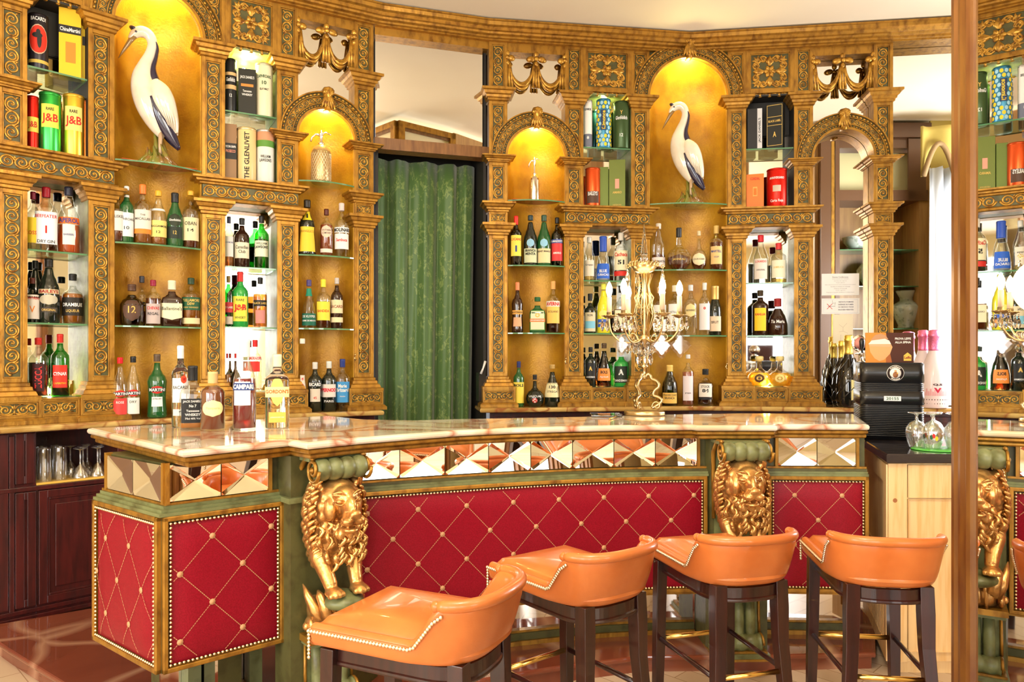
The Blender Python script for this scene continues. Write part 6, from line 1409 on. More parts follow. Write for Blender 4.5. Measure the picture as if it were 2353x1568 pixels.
# ------------------------------------------------------------------ lions
def make_lion(lab_root, f, name='lion_corbel'):
    """f(x, o, z) places the corbel: x across, o out of the bar, z up; z 0 = underside of the bar top"""
    R = Matrix.Rotation
    def fl(x, o, z): return f(x, o, z)
    # head, mane and forelegs grown as one gilded surface
    b = MB(); E = lambda c, r, rot=None: b.ell(c, r, 14, 10, rot, f=None)
    E((0, .120, -.140), (.070, .068, .072)); E((0, .172, -.128), (.044, .040, .036))             # skull, brow
    E((0, .192, -.152), (.022, .046, .036)); E((0, .214, -.186), (.028, .036, .020))               # bridge, muzzle
    for e in (-1, 1):
        E((e * .019, .226, -.196), (.023, .026, .017)); E((e * .045, .146, -.166), (.024, .036, .046)); E((e * .032, .186, -.118), (.022, .014, .009), R(-.25 * e, 3, 'Y'))
        E((e * .031, .196, -.137), (.0135, .011, .0085)); E((e * .013, .246, -.178), (.008, .008, .006))
        E((e * .066, .112, -.092), (.020, .014, .024), R(.5 * e, 3, 'Y')); E((e * .067, .124, -.094), (.010, .008, .014))
    E((0, .246, -.172), (.019, .012, .012)); E((0, .206, -.228), (.030, .034, .011)); E((0, .06, -.20), (.080, .055, .13)); E((0, .110, -.265), (.070, .050, .075))
    rnd = random.Random(5)
    for ringr, n, oo, L_ in ((.080, 15, .105, .050), (.090, 16, .075, .058), (.066, 13, .135, .040)):  # mane locks around the face
        for k in range(n):
            a = PI * (1.22 - 1.44 * ((k + .5) / n)) if False else (-.30 * PI + 1.60 * PI * (k / (n - 1)))
            ca, sa = cos(a - PI / 2 + PI), sin(a - PI / 2 + PI)
            x, z = cos(a) * ringr, -.150 + sin(-a) * ringr * 1.12 if False else -.150 + sin(a) * ringr * -1.12
            if z > -.10 and abs(x) < .05: continue
            E((x, oo, z - .012), (.014, .020, L_ * .55), R(-math.atan2(x, .11) * .6, 3, 'Y'))
    for row_, (n, zz, w_, oo, L_) in enumerate(((7, -.235, .060, .165, .036), (8, -.262, .072, .150, .042), (7, -.300, .070, .140, .044), (5, -.335, .045, .135, .040), (3, -.240, .024, .205, .030))):
        for k in range(n):
            x = w_ * (2 * k / (n - 1) - 1); E((x, oo - abs(x) * .5, zz), (.013, .013, L_ * .75), R(x * -3 + rnd.uniform(-.3, .3), 3, 'Y'))
    for e in (-1, 1):                                    # forelegs and paws
        pts = [(e * .058, .085, -.285), (e * .062, .115, -.325), (e * .050, .140, -.375), (e * .044, .165, -.418)]
        for i in range(len(pts) - 1):
            for q in range(4):
                t = q / 4; c = tuple(a + (bb - a) * t for a, bb in zip(pts[i], pts[i + 1])); rr = .036 - .014 * (i + t) / 3; E(c, (rr, rr, rr * 1.1))
        E((e * .044, .180, -.430), (.029, .034, .018))
        for k in range(4): E((e * .044 + (k - 1.5) * .0145, .208 - abs(k - 1.5) * .005, -.434), (.0085, .014, .011))
    b.v = [fl(*p) for p in b.v]
    lion = remesh(b, .0042, name, GOLDB, BAR, 2, .45)
    for vv in lion.data.vertices: vv.co = WMof(BAR).inverted() @ vv.co
    # engraved locks, eyelids, toes as raised strands
    m = MB(f)
    def strand(pts, r):
        if isinstance(r, list): q = cr([tuple(p) + (a,) for p, a in zip(pts, r)], 4); m.tube([p[:3] for p in q], [p[3] for p in q], 7)
        else: m.tube(cr(pts, 4), r, 6)
    for e in (-1, 1):
        strand([(e * .046, .183, -.140), (e * .032, .208, -.1285), (e * .017, .205, -.139)], .0022); strand([(e * .046, .186, -.143), (e * .032, .206, -.147), (e * .018, .204, -.142)], .0018)
        strand([(e * .050, .186, -.112), (e * .032, .202, -.106), (e * .012, .203, -.118)], .004)
    for k in range(58):
        x = rnd.uniform(-.082, .082); z = rnd.uniform(-.20, -.33); o = .135 + (.055 * (1 - (abs(x) / .09) ** 2)) - (abs(z + .24)) * .15
        c = rnd.choice((-1, 1)); L_ = rnd.uniform(.025, .045)
        if abs(x) < .03 and z > -.225: continue
        strand([(x, o - .004, z), (x + c * .011, o + .005, z - L_ * .35), (x + c * .003, o + .004, z - L_ * .75), (x - c * .007, o - .002, z - L_)], [.003, .0075, .006, .0012])
    for e in (-1, 1):
        for k in range(34):
            a = -.2 + (k // 2) * .19; x = e * (.070 + .018 * sin(a * 1.3)); z = -.072 - (k // 2) * .016; o = .125 - .034 * (k % 2) - .008 * (k % 3)
            strand([(x, o + .018, z), (x + e * .013, o + .006, z - .012), (x + e * .010, o - .010, z - .030), (x + e * .002, o - .014, z - .042)], [.004, .0085, .007, .0015])
    m.build('mane_locks', GOLDB, lion, True)
    # carved console: scroll above, back plate, curled leaf block below
    m = MB(f); m.mat(GREENL)
    m.smooth = True; N = 36; rings = []
    for k in range(N + 1):
        x = -.088 + .176 * k / N; r = .030 + .008 * abs(sin(PI * (x + .088) / .044)) ** .6; rings.append([(x, .135 + r * cos(2 * PI * j / 18), -.038 + r * sin(2 * PI * j / 18)) for j in range(18)])
    m.stack(rings, smooth=True)
    m.mat(GOLD)
    for e in (-1, 1):
        pts = []
        for k in range(26):
            t = k / 25; a = t * PI * 3.4; r = .038 * (1 - t) + .006; pts.append((e * .094, .135 + r * cos(a), -.038 - r * sin(a)))
        m.tube(pts, .0062, 7); m.ell((e * .096, .135, -.038), (.010, .010, .010)); m.tube([(e * .090, .135, .0), (e * .092, .08, -.004), (e * .092, .03, -.05), (e * .090, .022, -.15), (e * .088, .020, -.32)], [.008, .009, .010, .009, .008], 7)
    m.mat(GREENL).box(-.10, .10, -.03, .12, -.012, .0); m.mat(GREENL).box(-.086, .086, -.05, .022, -.52, -.01)
    m.build('scroll_console', None, lion, True)
    m = MB(f); m.smooth = True; m.mat(GREENL).ell((0, .150, -.468), (.070, .075, .030), 18, 10)
    m.mat(GOLDB)
    prof = [(-.470, .055, .070), (-.490, .085, .088), (-.515, .094, .092), (-.540, .100, .086), (-.562, .098, .082), (-.580, .085, .078)]
    m.stack([[(.074 * (1 + .05 * sin(i)) * (2 * j / 16 - 1), .02 + oo * (1 - .35 * (2 * j / 16 - 1) ** 2) + .008 * abs(sin(3.2 * PI * (j / 16))), z) for j in range(17)] + [(.07, -.02, z), (-.07, -.02, z)] for i, (z, oo, w_) in enumerate(prof)], smooth=True)
    for e in (-1, 1):
        m.ell((e * .080, .080, -.555), (.014, .030, .030), 16, 10); m.ell((e * .094, .080, -.555), (.010, .014, .014))
        m.tube([(e * .060, .115, -.535), (e * .080, .120, -.490), (e * .094, .095, -.450), (e * .102, .075, -.415)], [.024, .020, .013, .002], 8); m.tube([(e * .050, .150, -.520), (e * .060, .150, -.480), (e * .070, .135, -.445), (e * .070, .12, -.432)], [.022, .019, .014, .004], 8)
    for x in (-.03, 0, .03): m.tube([(x * .8, .135, -.478), (x, .137, -.51), (x * 1.1, .135, -.55), (x * 1.1, .118, -.585)], [.005, .008, .008, .005], 7)
    m.build('leaf_scroll', None, lion, True)
    return lion
def lion_pedestal(f, zt, zb):
    m = MB(f); m.mat(GOLD).box(-.100, .100, -.05, .125, zt - .022, zt); m.mat(GREENL).box(-.094, .094, -.05, .117, zt - .034, zt - .022)
    m.mat(GREENL).box(-.086, .086, -.05, .050, zb + .03, zt - .03)
    m.mat(GREENL)
    for x in (-.045, 0, .045): m.tube([(x, .054, zt - .035), (x, .062, (zt + zb) / 2), (x, .060, zb + .10), (x, .075, zb + .075)], [.018, .021, .020, .018], 10)
    m.smooth = True; rings = []
    for k in range(25):
        x = -.080 + .160 * k / 24; r = .030 + .007 * abs(sin(PI * (x + .0225) / .045)); rings.append([(x, .075 + r * cos(2 * PI * j / 16), zb + .058 + r * sin(2 * PI * j / 16)) for j in range(16)])
    m.stack(rings, smooth=True); m.mat(GOLD)
    for e in (-1, 1):
        m.tube([(e * .083, .075 + (.034 * (1 - t / 20) + .004) * cos(t * .5), zb + .058 + (.034 * (1 - t / 20) + .004) * sin(t * .5)) for t in range(21)], .0055, 6)
        m.tube([(e * .082, .05, zt - .04), (e * .084, .052, (zt + zb) / 2), (e * .084, .056, zb + .09)], .006, 6)
    m.mat(GREENL).box(-.105, .105, -.05, .120, zb + .008, zb + .026); m.mat(GOLD).box(-.098, .098, -.05, .112, zb + .026, zb + .034); m.mat(GOLD).box(-.110, .110, -.05, .126, zb - .0, zb + .008)
    return m.build('lion_pedestal', None, BAR, True)
def placer(c, ang, z0):
    a = (cos(rad(ang)), sin(rad(ang))); n = (a[1], -a[0])
    return lambda x, o, z: (c[0] + a[0] * x + n[0] * o, c[1] + a[1] * x + n[1] * o, z0 + z)
ZU = ZC - .060
LF1 = placer((-.655, 2.545), 40, ZU); LF2 = placer((.900, 3.005), 2, ZU)
make_lion(BAR, LF1); make_lion(BAR, LF2)
P1f, P2f = placer((-.655, 2.545), 40, 0), placer((.900, 3.005), 2, 0)
lion_pedestal(P1f, ZU - .585, PZ); lion_pedestal(P2f, ZU - .585, PZ)

# ------------------------------------------------------------------ bar stools
def make_stool(lab):
    root = empty('bar_stool', (0, 0, 0), 0, lab, 'bar stool', 'orange leather stools along the bar')
    W2, Y0, YB, YS = .157, .24, -.195, -.05                        # half width, front edge, back edge
    zt, zb, zr = .630, .575, .720                         # seat top, underside, back rim
    # plan outline from front-left round the back to front-right: (x, y, side parameter)
    def outline(n=72):
        pts = []
        straight = 22
        for i in range(straight): y = Y0 + (YS - Y0) * i / straight; pts.append((-W2 - .0 * i, y))
        m_ = n - 2 * straight
        for i in range(m_ + 1): a = PI + PI * i / m_; pts.append((W2 * abs(cos(a)) ** .74 * (1 if cos(a) > 0 else -1), YS + (YB - YS) * abs(sin(a)) ** .74))
        for i in range(1, straight + 1): y = YS + (Y0 - YS) * i / straight; pts.append((W2, y))
        return pts
    O = outline(); N = len(O)
    def top(i):
        x, y = O[i]; t = (Y0 - y) / (Y0 - YB); t = min(max((t - .63) / .19, 0), 1); return zt - .018 * sin(PI * min(1, (Y0 - y) / .22)) * 0 + (zr - zt) * (t * t * (3 - 2 * t))
    def lean(i):
        x, y = O[i]; t = min(max((-.02 - y) / .16, 0), 1); return t
    m = MB(); rings = []
    for i in range(N):
        x, y = O[i]; L = math.hypot(x, y + .02) or 1
        a, b = O[max(i - 1, 0)], O[min(i + 1, N - 1)]; dx, dy = b[0] - a[0], b[1] - a[1]; l = math.hypot(dx, dy); nx, ny = dy / l, -dx / l
        if nx * x + ny * (y + .01) < 0: nx, ny = -nx, -ny
        T_ = top(i); k = lean(i); f = (T_ - zt) / (zr - zt)
        def pt(off, z): return (x + nx * off, y + ny * off, z)
        dr = -.035 * k                                    # shell tucks in under the back
        rings.append([pt(-.030, zb + .012), pt(dr * 1.0 - .004, zb), pt(dr * .75 + .004, zb + .012), pt(dr * .35 + .006, zb + .045), pt(.004 + .003 * k, (zb + T_) / 2 + .02), pt(.006 + .010 * f, T_ - .014), pt(.010 * f + .002, T_), pt(.010 * f - .012, T_ + .003), pt(-.024 + .006 * f, T_ - .006), pt(-.028, zt - .012 + .5 * max(T_ - zt, 0)), pt(-.034, zt - .02)])
    m.stack(rings, smooth=True); m.build('leather_shell', ORANGE, root, sub=1)
    # rolled top rail of the back
    i0 = next(i for i in range(N) if top(i) > zr - .006); i1 = N - 1 - i0; pts = []
    for i in range(i0 - 1, i1 + 2):
        x, y = O[i]; L = math.hypot(x, y) or 1; pts.append((x * (1 + .004 / L), y * (1 + .010 / L), zr - .002 + .004 * sin(PI * (i - i0) / (i1 - i0))))
    m = MB(); r_ = [.0145] * len(pts); r_[0] = .010; r_[-1] = .010; m.tube(pts, r_, 14); m.ell(pts[0], (.0125, .0125, .0125)); m.ell(pts[-1], (.0125, .0125, .0125)); m.build('top_roll', ORANGE, root)
    # cushion
    m = MB(); m.smooth = True; prof = [(1.0, zt - .030), (.99, zt - .008), (.955, zt + .004), (.88, zt + .013), (.6, zt + .022), (.3, zt + .026), (.02, zt + .027)]
    full = O + [(W2 - .03 - (2 * W2 - .06) * k / 8, Y0) for k in range(0, 9)]
    rings = [[(x * .93 * s, (y - .0) * (.94 if y < Y0 - .001 else .985) * s + .0, z - (.010 * max(0, 1 - abs(y - Y0) / .05) if s > .9 else 0)) for x, y in full] for s, z in prof]
    m.stack(rings, False, True); m.build('seat', ORANGE, root)
    m = MB(); m.box(-W2 + .004, W2 - .004, Y0 - .02, Y0 + .004, zb + .002, zt - .010); m.build('front_apron', ORANGE, root, bevel=.006)
    # brass nails down the front corners, along the sides and up the arms
    m = MB()
    def nail(x, y, z, nx, ny): m.ell((x, y, z), (.0050, .0050, .0050), 8, 6)
    for sgn in (0, 1):
        d = 0; last = None
        for i in range(0, i0 + 1):
            j = i if sgn == 0 else N - 1 - i; x, y = O[j]; f = (top(j) - zt) / (zr - zt); e = 1 if x > 0 else -1
            p = Vector((x + e * (.0055 + .010 * f), y - .006 * f, top(j) - .016 - .004 * f))
            if last is None: nail(*p, 0, 0); last = p
            while (p - last).length >= .0088:
                last = last + (p - last).normalized() * .0088; nail(*last, 0, 0)
        e = -1 if sgn == 0 else 1
        for k in range(1, 8): nail(e * (W2 + .0045), Y0 - .001, zt - .016 - k * .0088, 0, 0)
    for k in range(1, int(2 * W2 / .0088)): nail(-W2 + k * .0088, Y0 + .005, zt - .018, 0, 0)
    m.build('nail_trim', mat('polished nail heads', (.80, .68, .50), .18, 1.), root)
    # wooden rail, legs and foot rail
    zl = zb - .003; m = MB(); ins = .032
    ring_in = [];
    for i in range(N):
        x, y = O[i]; L = math.hypot(x, y) or 1; f = 1 - ins / L; ring_in.append((x * (1 - .030 / W2), y * (1 - .040 / .205)))
    closed = ring_in + []
    rr = [[(x * k, y * k, z) for k, z in ((.90, zl), (1.0, zl), (1.0, zl - .030), (1.025, zl - .033), (1.03, zl - .038), (1.02, zl - .042), (.90, zl - .042))] for x, y in closed]
    rr.append(rr[0]); m.stack(rr, False, False, smooth=False); m.build('seat_rail', MAHOG, root)
    LX, LYF, LYB = .128, .200, -.128
    for sx in (-1, 1):
        m = MB(); w = .0185; 
        m.stack([[(sx * LX * k + a * ww, LYF + (k - 1) * .12 + b * ww, z) for a, b in ((-1, -1), (1, -1), (1, 1), (-1, 1))] for z, k, ww in ((zl + .0, 1., w), (.30, 1.03, w * .92), (0, 1.07, w * .72))], smooth=False); m.build('front_leg', MAHOG, root, bevel=.002)
        m = MB()
        pr = [(zb + .006, 0, w * 1.05), (.50, -.002, w * 1.1), (.40, -.004, w * 1.0), (.25, -.016, w * .92), (.12, -.036, w * .85), (0, -.062, w * .78)]
        m.stack([[(sx * (LX * .80 - d * .8) + a * ww, LYB + d + b * ww, z) for a, b in ((-1, -1), (1, -1), (1, 1), (-1, 1))] for z, d, ww in pr], smooth=False); m.build('rear_leg', MAHOG, root, bevel=.002)
    zf = .305
    m = MB(); m.tube([(-LX * 1.03, LYF, zf), (LX * 1.03, LYF, zf)], .0085, 10); m.build('foot_rail', BRASS, root)
    for sx in (-1, 1):
        m = MB(); m.tube([(sx * LX * 1.03, LYF - .01, zf), (sx * (LX * .83 + .012), LYB - .010, zf)], .008, 10); m.build('side_rail', MAHOG, root)
    m = MB(); m.tube([(-LX * .86, LYB - .012, zf), (LX * .86, LYB - .012, zf)], .008, 10); m.build('back_rail', BRASS, root)
    return root
STL = [(-.190, 1.775, 65, 'orange leather bar stool nearest the camera, turned towards the left lion'),
       (.200, 2.169, 38, 'second orange leather bar stool from the left, before the crimson centre panel'),
       (.678, 2.347, 15, 'third orange leather bar stool from the left, in front of the right lion'),
       (1.135, 2.325, -8, 'rightmost orange leather bar stool, in front of the pine cabinet')]
proto = make_stool(STL[0][3])
for k, (x, y, a, lab) in enumerate(STL):
    if k == 0: proto.location = (x, y, 0); proto.rotation_euler = (0, 0, rad(a))
    else: dup(proto, (x, y, 0), rad(a), lab)
# ------------------------------------------------------------------ candelabra on the bar
cx_, cy_ = pc(1480, 955)[0], pc(1480, 955)[1]
CAN = empty('candelabra', (cx_, cy_, ZC + .001), -math.atan2(cx_, cy_) , 'bronze and crystal electric candelabra with six lit candles on the bar', 'candelabra')
m = MB(); n = 56; rings = []
for z, k in ((0, 1.), (.003, 1.03), (.016, 1.03), (.020, .98), (.021, .3)):
    rings.append([(.088 * k * (1 + .045 * abs(cos(7 * 2 * PI * j / n / 2))) * cos(2 * PI * j / n), .062 * k * (1 + .06 * abs(cos(7 * 2 * PI * j / n / 2))) * sin(2 * PI * j / n), z) for j in range(n)])
m.stack(rings, smooth=True); m.build('base', BRONZE, CAN)
for a in (.1, 2.2, 4.3):
    m = MB(); ca, sa = cos(a), sin(a); P = []
    for t in range(12): q = t / 11; ang = PI * .2 + q * PI * 2.2; r = .006 + .016 * q; P.append((.060 + r * cos(ang + 2.4), .040 + r * sin(ang + 2.4)))
    P += [(.085, .060), (.070, .080), (.045, .088), (.050, .110), (.072, .130), (.060, .155), (.035, .165), (.030, .180), (.018, .186), (.004, .172)]
    P = cr([(x, z) for x, z in P], 3)
    m.tube([(x * ca * .95, x * sa * .8, z + .004) for x, z in P], .0042, 7, sx=1.6); m.build('scroll_foot', BRONZE, CAN)
m = MB(); m.lathe([(.004, .165), (.012, .170), (.012, .182), (.005, .190), (.006, .215), (.020, .228), (.008, .236), (.006, .30), (.010, .33), (.022, .350), (.024, .362), (.008, .372), (.005, .42), (.004, .62), (.006, .66)], 14)
for k in range(10):
    a = 2 * PI * k / 10; m.tube([(0, 0, .355), (cos(a) * .030, sin(a) * .030, .40), (cos(a) * .048, sin(a) * .048, .46), (cos(a) * .034, sin(a) * .034, .53), (cos(a) * .022, sin(a) * .022, .60), (cos(a) * .040, sin(a) * .040, .655)], .0022, 5)
    m.tube([(cos(a) * .05, sin(a) * .05, .46), (cos(a + .5) * .034, sin(a + .5) * .034, .50), (cos(a + .2) * .045, sin(a + .2) * .045, .545), (cos(a) * .028, sin(a) * .028, .57)], .0018, 5)
m.build('stem', BRONZE, CAN)
m = MB()                                                   # openwork basket and spike
m.lathe([(.020, .655), (.046, .668), (.062, .690), (.064, .704), (.058, .706), (.040, .680), (.016, .668)], 26)
for k in range(22):
    a = 2 * PI * k / 22; m.tube([(.062 * cos(a), .062 * sin(a), .690), (.070 * cos(a + .1), .070 * sin(a + .1), .702), (.064 * cos(a + .2), .064 * sin(a + .2), .712)], .003, 5)
m.build('basket', BRONZE, CAN)
m = MB(); m.ell((0, 0, .725), (.018, .018, .018), 16, 10); m.lathe([(.018, .742), (.016, .75), (.001, .885)], 8, smooth=False); m.build('glass_spike', CRYSTAL, CAN)
def drop(m, x, y, z, h, r): m.lathe([(.001, z), (r * .35, z - h * .06), (r * .5, z - h * .12), (r * .25, z - h * .16), (r * .7, z - h * .35), (r, z - h * .62), (r * .7, z - h * .85), (.0008, z - h)], 8, (x, y, 0), smooth=False)
WAX = mat('ivory candle tube', (.84, .62, .42), .45); BULB = mat('lit candle bulb', (1, .9, .7), .2, emit=(1, .80, .48), es=16.)
FIL = []
for k in range(6):
    a = rad((0, 58, 118, 180, 236, 300)[k]); R = .160; ca, sa = cos(a), sin(a)
    m = MB(); P = cr([(.008, .36), (.035, .345), (.075, .335), (.115, .345), (.150, .385), (.160, .430), (.160, .455)], 3)
    m.tube([(x * ca, x * sa, z) for x, z in P], .0042, 7); m.tube([(x * ca, x * sa, z) for x, z in cr([(.05, .338), (.07, .37), (.10, .375), (.105, .355), (.09, .35)], 3)], .0025, 5)
    arm = m.build('arm', BRONZE, CAN)
    m = MB(); m.lathe([(.004, .448), (.020, .452), (.031, .462), (.033, .464), (.020, .460), (.013, .462), (.013, .478), (.010, .478)], 20, (R * ca, R * sa, 0))
    for j in range(12): b = 2 * PI * j / 12; m.ell((R * ca + .033 * cos(b), R * sa + .033 * sin(b), .462), (.004, .004, .003), 6, 4)
    m.build('drip_pan', BRONZE, arm)
    m = MB(); m.lathe([(.0115, .470), (.0115, .548), (.010, .550), (.001, .550)], 14, (R * ca, R * sa, 0)); m.build('candle_tube', WAX, arm)
    m = MB(); m.lathe([(.007, .548), (.009, .556), (.0155, .578), (.0135, .596), (.007, .612), (.001, .622)], 14, (R * ca, R * sa, 0)); m.build('bulb', BULB, arm)
    for j in range(5):
        b = 2 * PI * (j + .5 * (k % 2)) / 5; m = MB(); x, y = R * ca + .032 * cos(b), R * sa + .032 * sin(b)
        m.ell((x, y, .450), (.0035, .0035, .0035), 8, 6); drop(m, x, y, .447, .058, .0105); m.build('crystal_drop', CRYSTAL, arm)
    for j in range(3):
        m = MB(); q = (.10, .075, .045)[j]; drop(m, q * ca, q * sa, (.34, .332, .338)[j], .05, .009); m.build('crystal_drop', CRYSTAL, arm)
for k in range(10):
    a = 2 * PI * k / 10; m = MB(); r = (.030, .020)[k % 2]; drop(m, r * cos(a), r * sin(a), .300 + .04 * (k % 2), .07, .011); m.build('crystal_drop', CRYSTAL, CAN)
def kite(x, y, z, s, lab=None):
    m = MB(); prof = [(0, 0), (.10, -.05), (.20, -.22), (.13, -.30), (.30, -.36), (.44, -.52), (.34, -.62), (.30, -.70), (.14, -.84), (.10, -.94), (0, -1)]
    pts = prof + [(-a, b) for a, b in prof[-2:0:-1]]
    m.stack([[(x + a * s * .95 * k, y + o, z + b * s * k - s * .5 * (1 - k)) for a, b in pts] for o, k in ((-.005, .72), (0, 1), (.005, .72))], smooth=False)
    m.tube([(x, y, z + .03), (x, y, z)], .0008, 4); m.build('crystal_pendant', thin_glass('bevelled crystal plate', (.86, .80, .76), .18), CAN)
kite(.162, -.02, .385, .12); kite(.078, -.10, .385, .125); kite(-.10, -.10, .375, .10)
for (x, e) in ((-.075, -.02), (.085, .02), (-.03, .06)):
    m = MB(); m.tube([(0, 0, .68), (x * .6, e, .70), (x, e, .682)], .002, 5)
    for j in range(5): m.ell((x + .007 * cos(j * 1.256), e - .004, .690 + .007 * sin(j * 1.256)), (.004, .003, .004), 6, 5)
    m.build('flower_arm', BRONZE, CAN); m = MB(); drop(m, x, e, .676, .085, .012); m.build('crystal_drop', CRYSTAL, CAN)
point('candelabra_glow', (cx_, cy_ - .02, ZC + .56), 3.0, (1, .72, .38), .12)
m = MB(); P = [pc(1425, 956), pc(1412, 962), pc(1400, 966)]; m.tube([(x, y, ZC + .005) for x, y in P], .003, 6); m.build('cord', BRASS, CAN, True)
x, y = pc(1392, 957); m = MB(); m.box(x - .07, x + .07, y - .05, y + .05, ZC + .001, ZC + .012); tag(m.build('ashtray', glass('smoked clear acrylic', (.8, .8, .78)), bevel=.003), 'flat clear glass tray lying on the bar left of the candelabra', 'tray')

# ------------------------------------------------------------------ glasses in the left cabinet niche
def tumbler(lab, group):
    m = MB(); m.lathe([(.030, 0), (.0315, .002), (.027, .150), (.026, .158), (.010, .160), (.010, .152), (.0245, .148), (.0285, .003), (.030, 0)], 20, cap=False)
    return tag(m.build('tumbler', TGB), lab, 'glass', group)
def cocktail(lab, group):
    m = MB(); m.lathe([(.036, 0), (.034, .012), (.020, .046), (.005, .062), (.004, .070), (.004, .128), (.008, .134), (.030, .140), (.031, .142), (.006, .143), (.001, .1435), (.001, .068), (.016, .046), (.031, .012), (.034, 0)], 20, cap=False)
    return tag(m.build('stemmed_glass', TGB), lab, 'glass', group)
gz = zg0 + .0065
tb = tumbler('tall clear tumbler upside down in the open niche of the left cabinet', 'tumblers in the cabinet niche'); ck = cocktail('stemmed glass upside down in the open niche of the left cabinet', 'stemmed glasses in the cabinet niche')
k = 0
for i, (du, o) in enumerate(((.045, -.015), (.05, -.09), (.04, -.165), (.115, -.03), (.12, -.11))):
    q = tb if i == 0 else tb.copy()
    if i: COL.objects.link(q)
    q['label'] = 'tall clear tumbler upside down in the left cabinet niche, ' + ('front left', 'behind the front left one', 'rearmost left', 'front right', 'rear right')[i]
    q.location = FA.W(ug0 + du, o, gz)
i = 0
for r in range(3):
    for c in range(6):
        du = .20 + c * .078 + (r % 2) * .035
        if ug0 + du > ug1 - .04: continue
        q = ck if i == 0 else ck.copy()
        if i: COL.objects.link(q)
        q['label'] = 'stemmed glass upside down in the left cabinet niche, ' + ('front', 'middle', 'rear')[r] + ' row, ' + ORD[c] + ' from left'
        q.location = FA.W(ug0 + du, -.02 - r * .08, gz); i += 1

# ------------------------------------------------------------------ beer cooler, taps and things at the right end
def pp(px, py, z=PZT): D = (HC - z) * FPX / (py - HY); return ((px - CX) / FPX * D, D)
bx0, by0 = pp(1986, 1012); BM = empty('beer_cooler', (1.785, 3.52, PZT + .001), -.33, 'black portable beer dispenser with round monk badges on the pine cabinet', 'beer dispenser')
W_, Dp_, H_ = .134, .155, .352
def rrect(w, d, r, n=5):
    out = []
    for (sx, sy, a0) in ((1, -1, -PI / 2), (1, 1, 0), (-1, 1, PI / 2), (-1, -1, PI)):
        for k in range(n + 1): a = a0 + PI / 2 * k / n; out.append((sx * (w - r) + r * cos(a), sy * (d - r) + r * sin(a)))
    return out
def layer(m, z0, z1, w, d, r=.03): m.stack([[(x, y, z) for x, y in rrect(w, d, r)] for z in (z0, z1)], smooth=True)
m = MB(); layer(m, 0, H_, W_ - .006, Dp_ - .006)
for z0, z1 in ((.262, H_ - .004), (.160, .222)): layer(m, z0, z1, W_, Dp_)
layer(m, H_ - .004, H_, W_ - .004, Dp_ - .004)
for z0, z1, n in ((.014, .152, 17), (.226, .258, 4)):
    for k in range(n): z = z0 + (z1 - z0) * (k + .5) / n; layer(m, z - .0024, z + .0018, W_ - .001, Dp_ - .001)
for (sx, sy) in ((-1, -1), (1, -1), (1, 1), (-1, 1)): m.box(sx * (W_ - .04), sx * (W_ - .02), sy * (Dp_ - .04), sy * (Dp_ - .02), -.0, .01)
m.build('housing', BLACK, BM)
m = MB(); m.box(-.035, .035, -Dp_ - .0015, -Dp_, .178, .200); m.mat(pm((.02, .10, .05))).text('20155', lambda x, y: (x, -Dp_ - .0025, .189 + y), width=.052, height=.013, bold=.02)
m.mats.insert(0, WHITE); m.mi = [0] * 6 + [1] * (len(m.mi) - 6); m.build('number_sticker', None, BM, recalc=False)
def badge(f, r):
    m = MB(); m.mat(pm((.85, .83, .78))); m.lathe([(r, 0), (r, .001), (.001, .0012)], 32, f=lambda x, y, z: f(x, y, z)); m.mat(pm((.03, .02, .02)))
    m.lathe([(r * .94, .0013), (r * .94, .0016), (.001, .0017)], 32, f=lambda x, y, z: f(x, y, z)); m.mat(pm((.85, .83, .78))); m.lathe([(r * .66, .0018), (r * .66, .0020), (.001, .0021)], 28, f=lambda x, y, z: f(x, y, z))
    def arc(s, rr, top):
        vs, fs, W, H = text_geo(s, .03); k = r * .20 / H; 
        def g(x, y):
            a = x * k / rr; return f(rr * sin(a) * 1 + y * k * sin(a) if top else (rr - y * k) * sin(a), (rr + y * k) * cos(a) if top else -(rr - y * k) * cos(a), .0026)
        m.mat(pm((.85, .80, .70))).add([g(x, y) for x, y in vs], fs, False, f=lambda *p: p)
    arc('Franziskaner', r * .80, True); arc('Weissbier', r * .80, False)
    m.mat(pm((.30, .12, .05))); m.lathe([(r * .30, .0024), (r * .30, .0028), (.001, .0029)], 16, f=lambda x, y, z: f(x, y * 1.3 - r * .22, z)); m.mat(pm((.75, .40, .20))); m.lathe([(r * .15, .003), (r * .15, .0034), (.001, .0035)], 14, f=lambda x, y, z: f(x, y + r * .26, z)); m.mat(pm((.85, .45, .08))); m.lathe([(r * .09, .0036), (r * .08, .004), (.001, .0041)], 10, f=lambda x, y, z: f(x + r * .22, y - r * .02, z))
    m.build('badge', None, BM, recalc=False)
badge(lambda x, y, z: (.012 + x, -Dp_ - z, .305 + y), .036); badge(lambda x, y, z: (-W_ - z, -.02 - x, .305 + y), .036)
m = MB(); m.tube([(-.10, -.13, .02), (-.15, -.17, .0), (-.19, -.18, -.015), (-.22, -.20, -.10), (-.225, -.19, -.30), (-.22, -.12, -.60)], .004, 7)
m.build('power_cord', BLACK, BM)
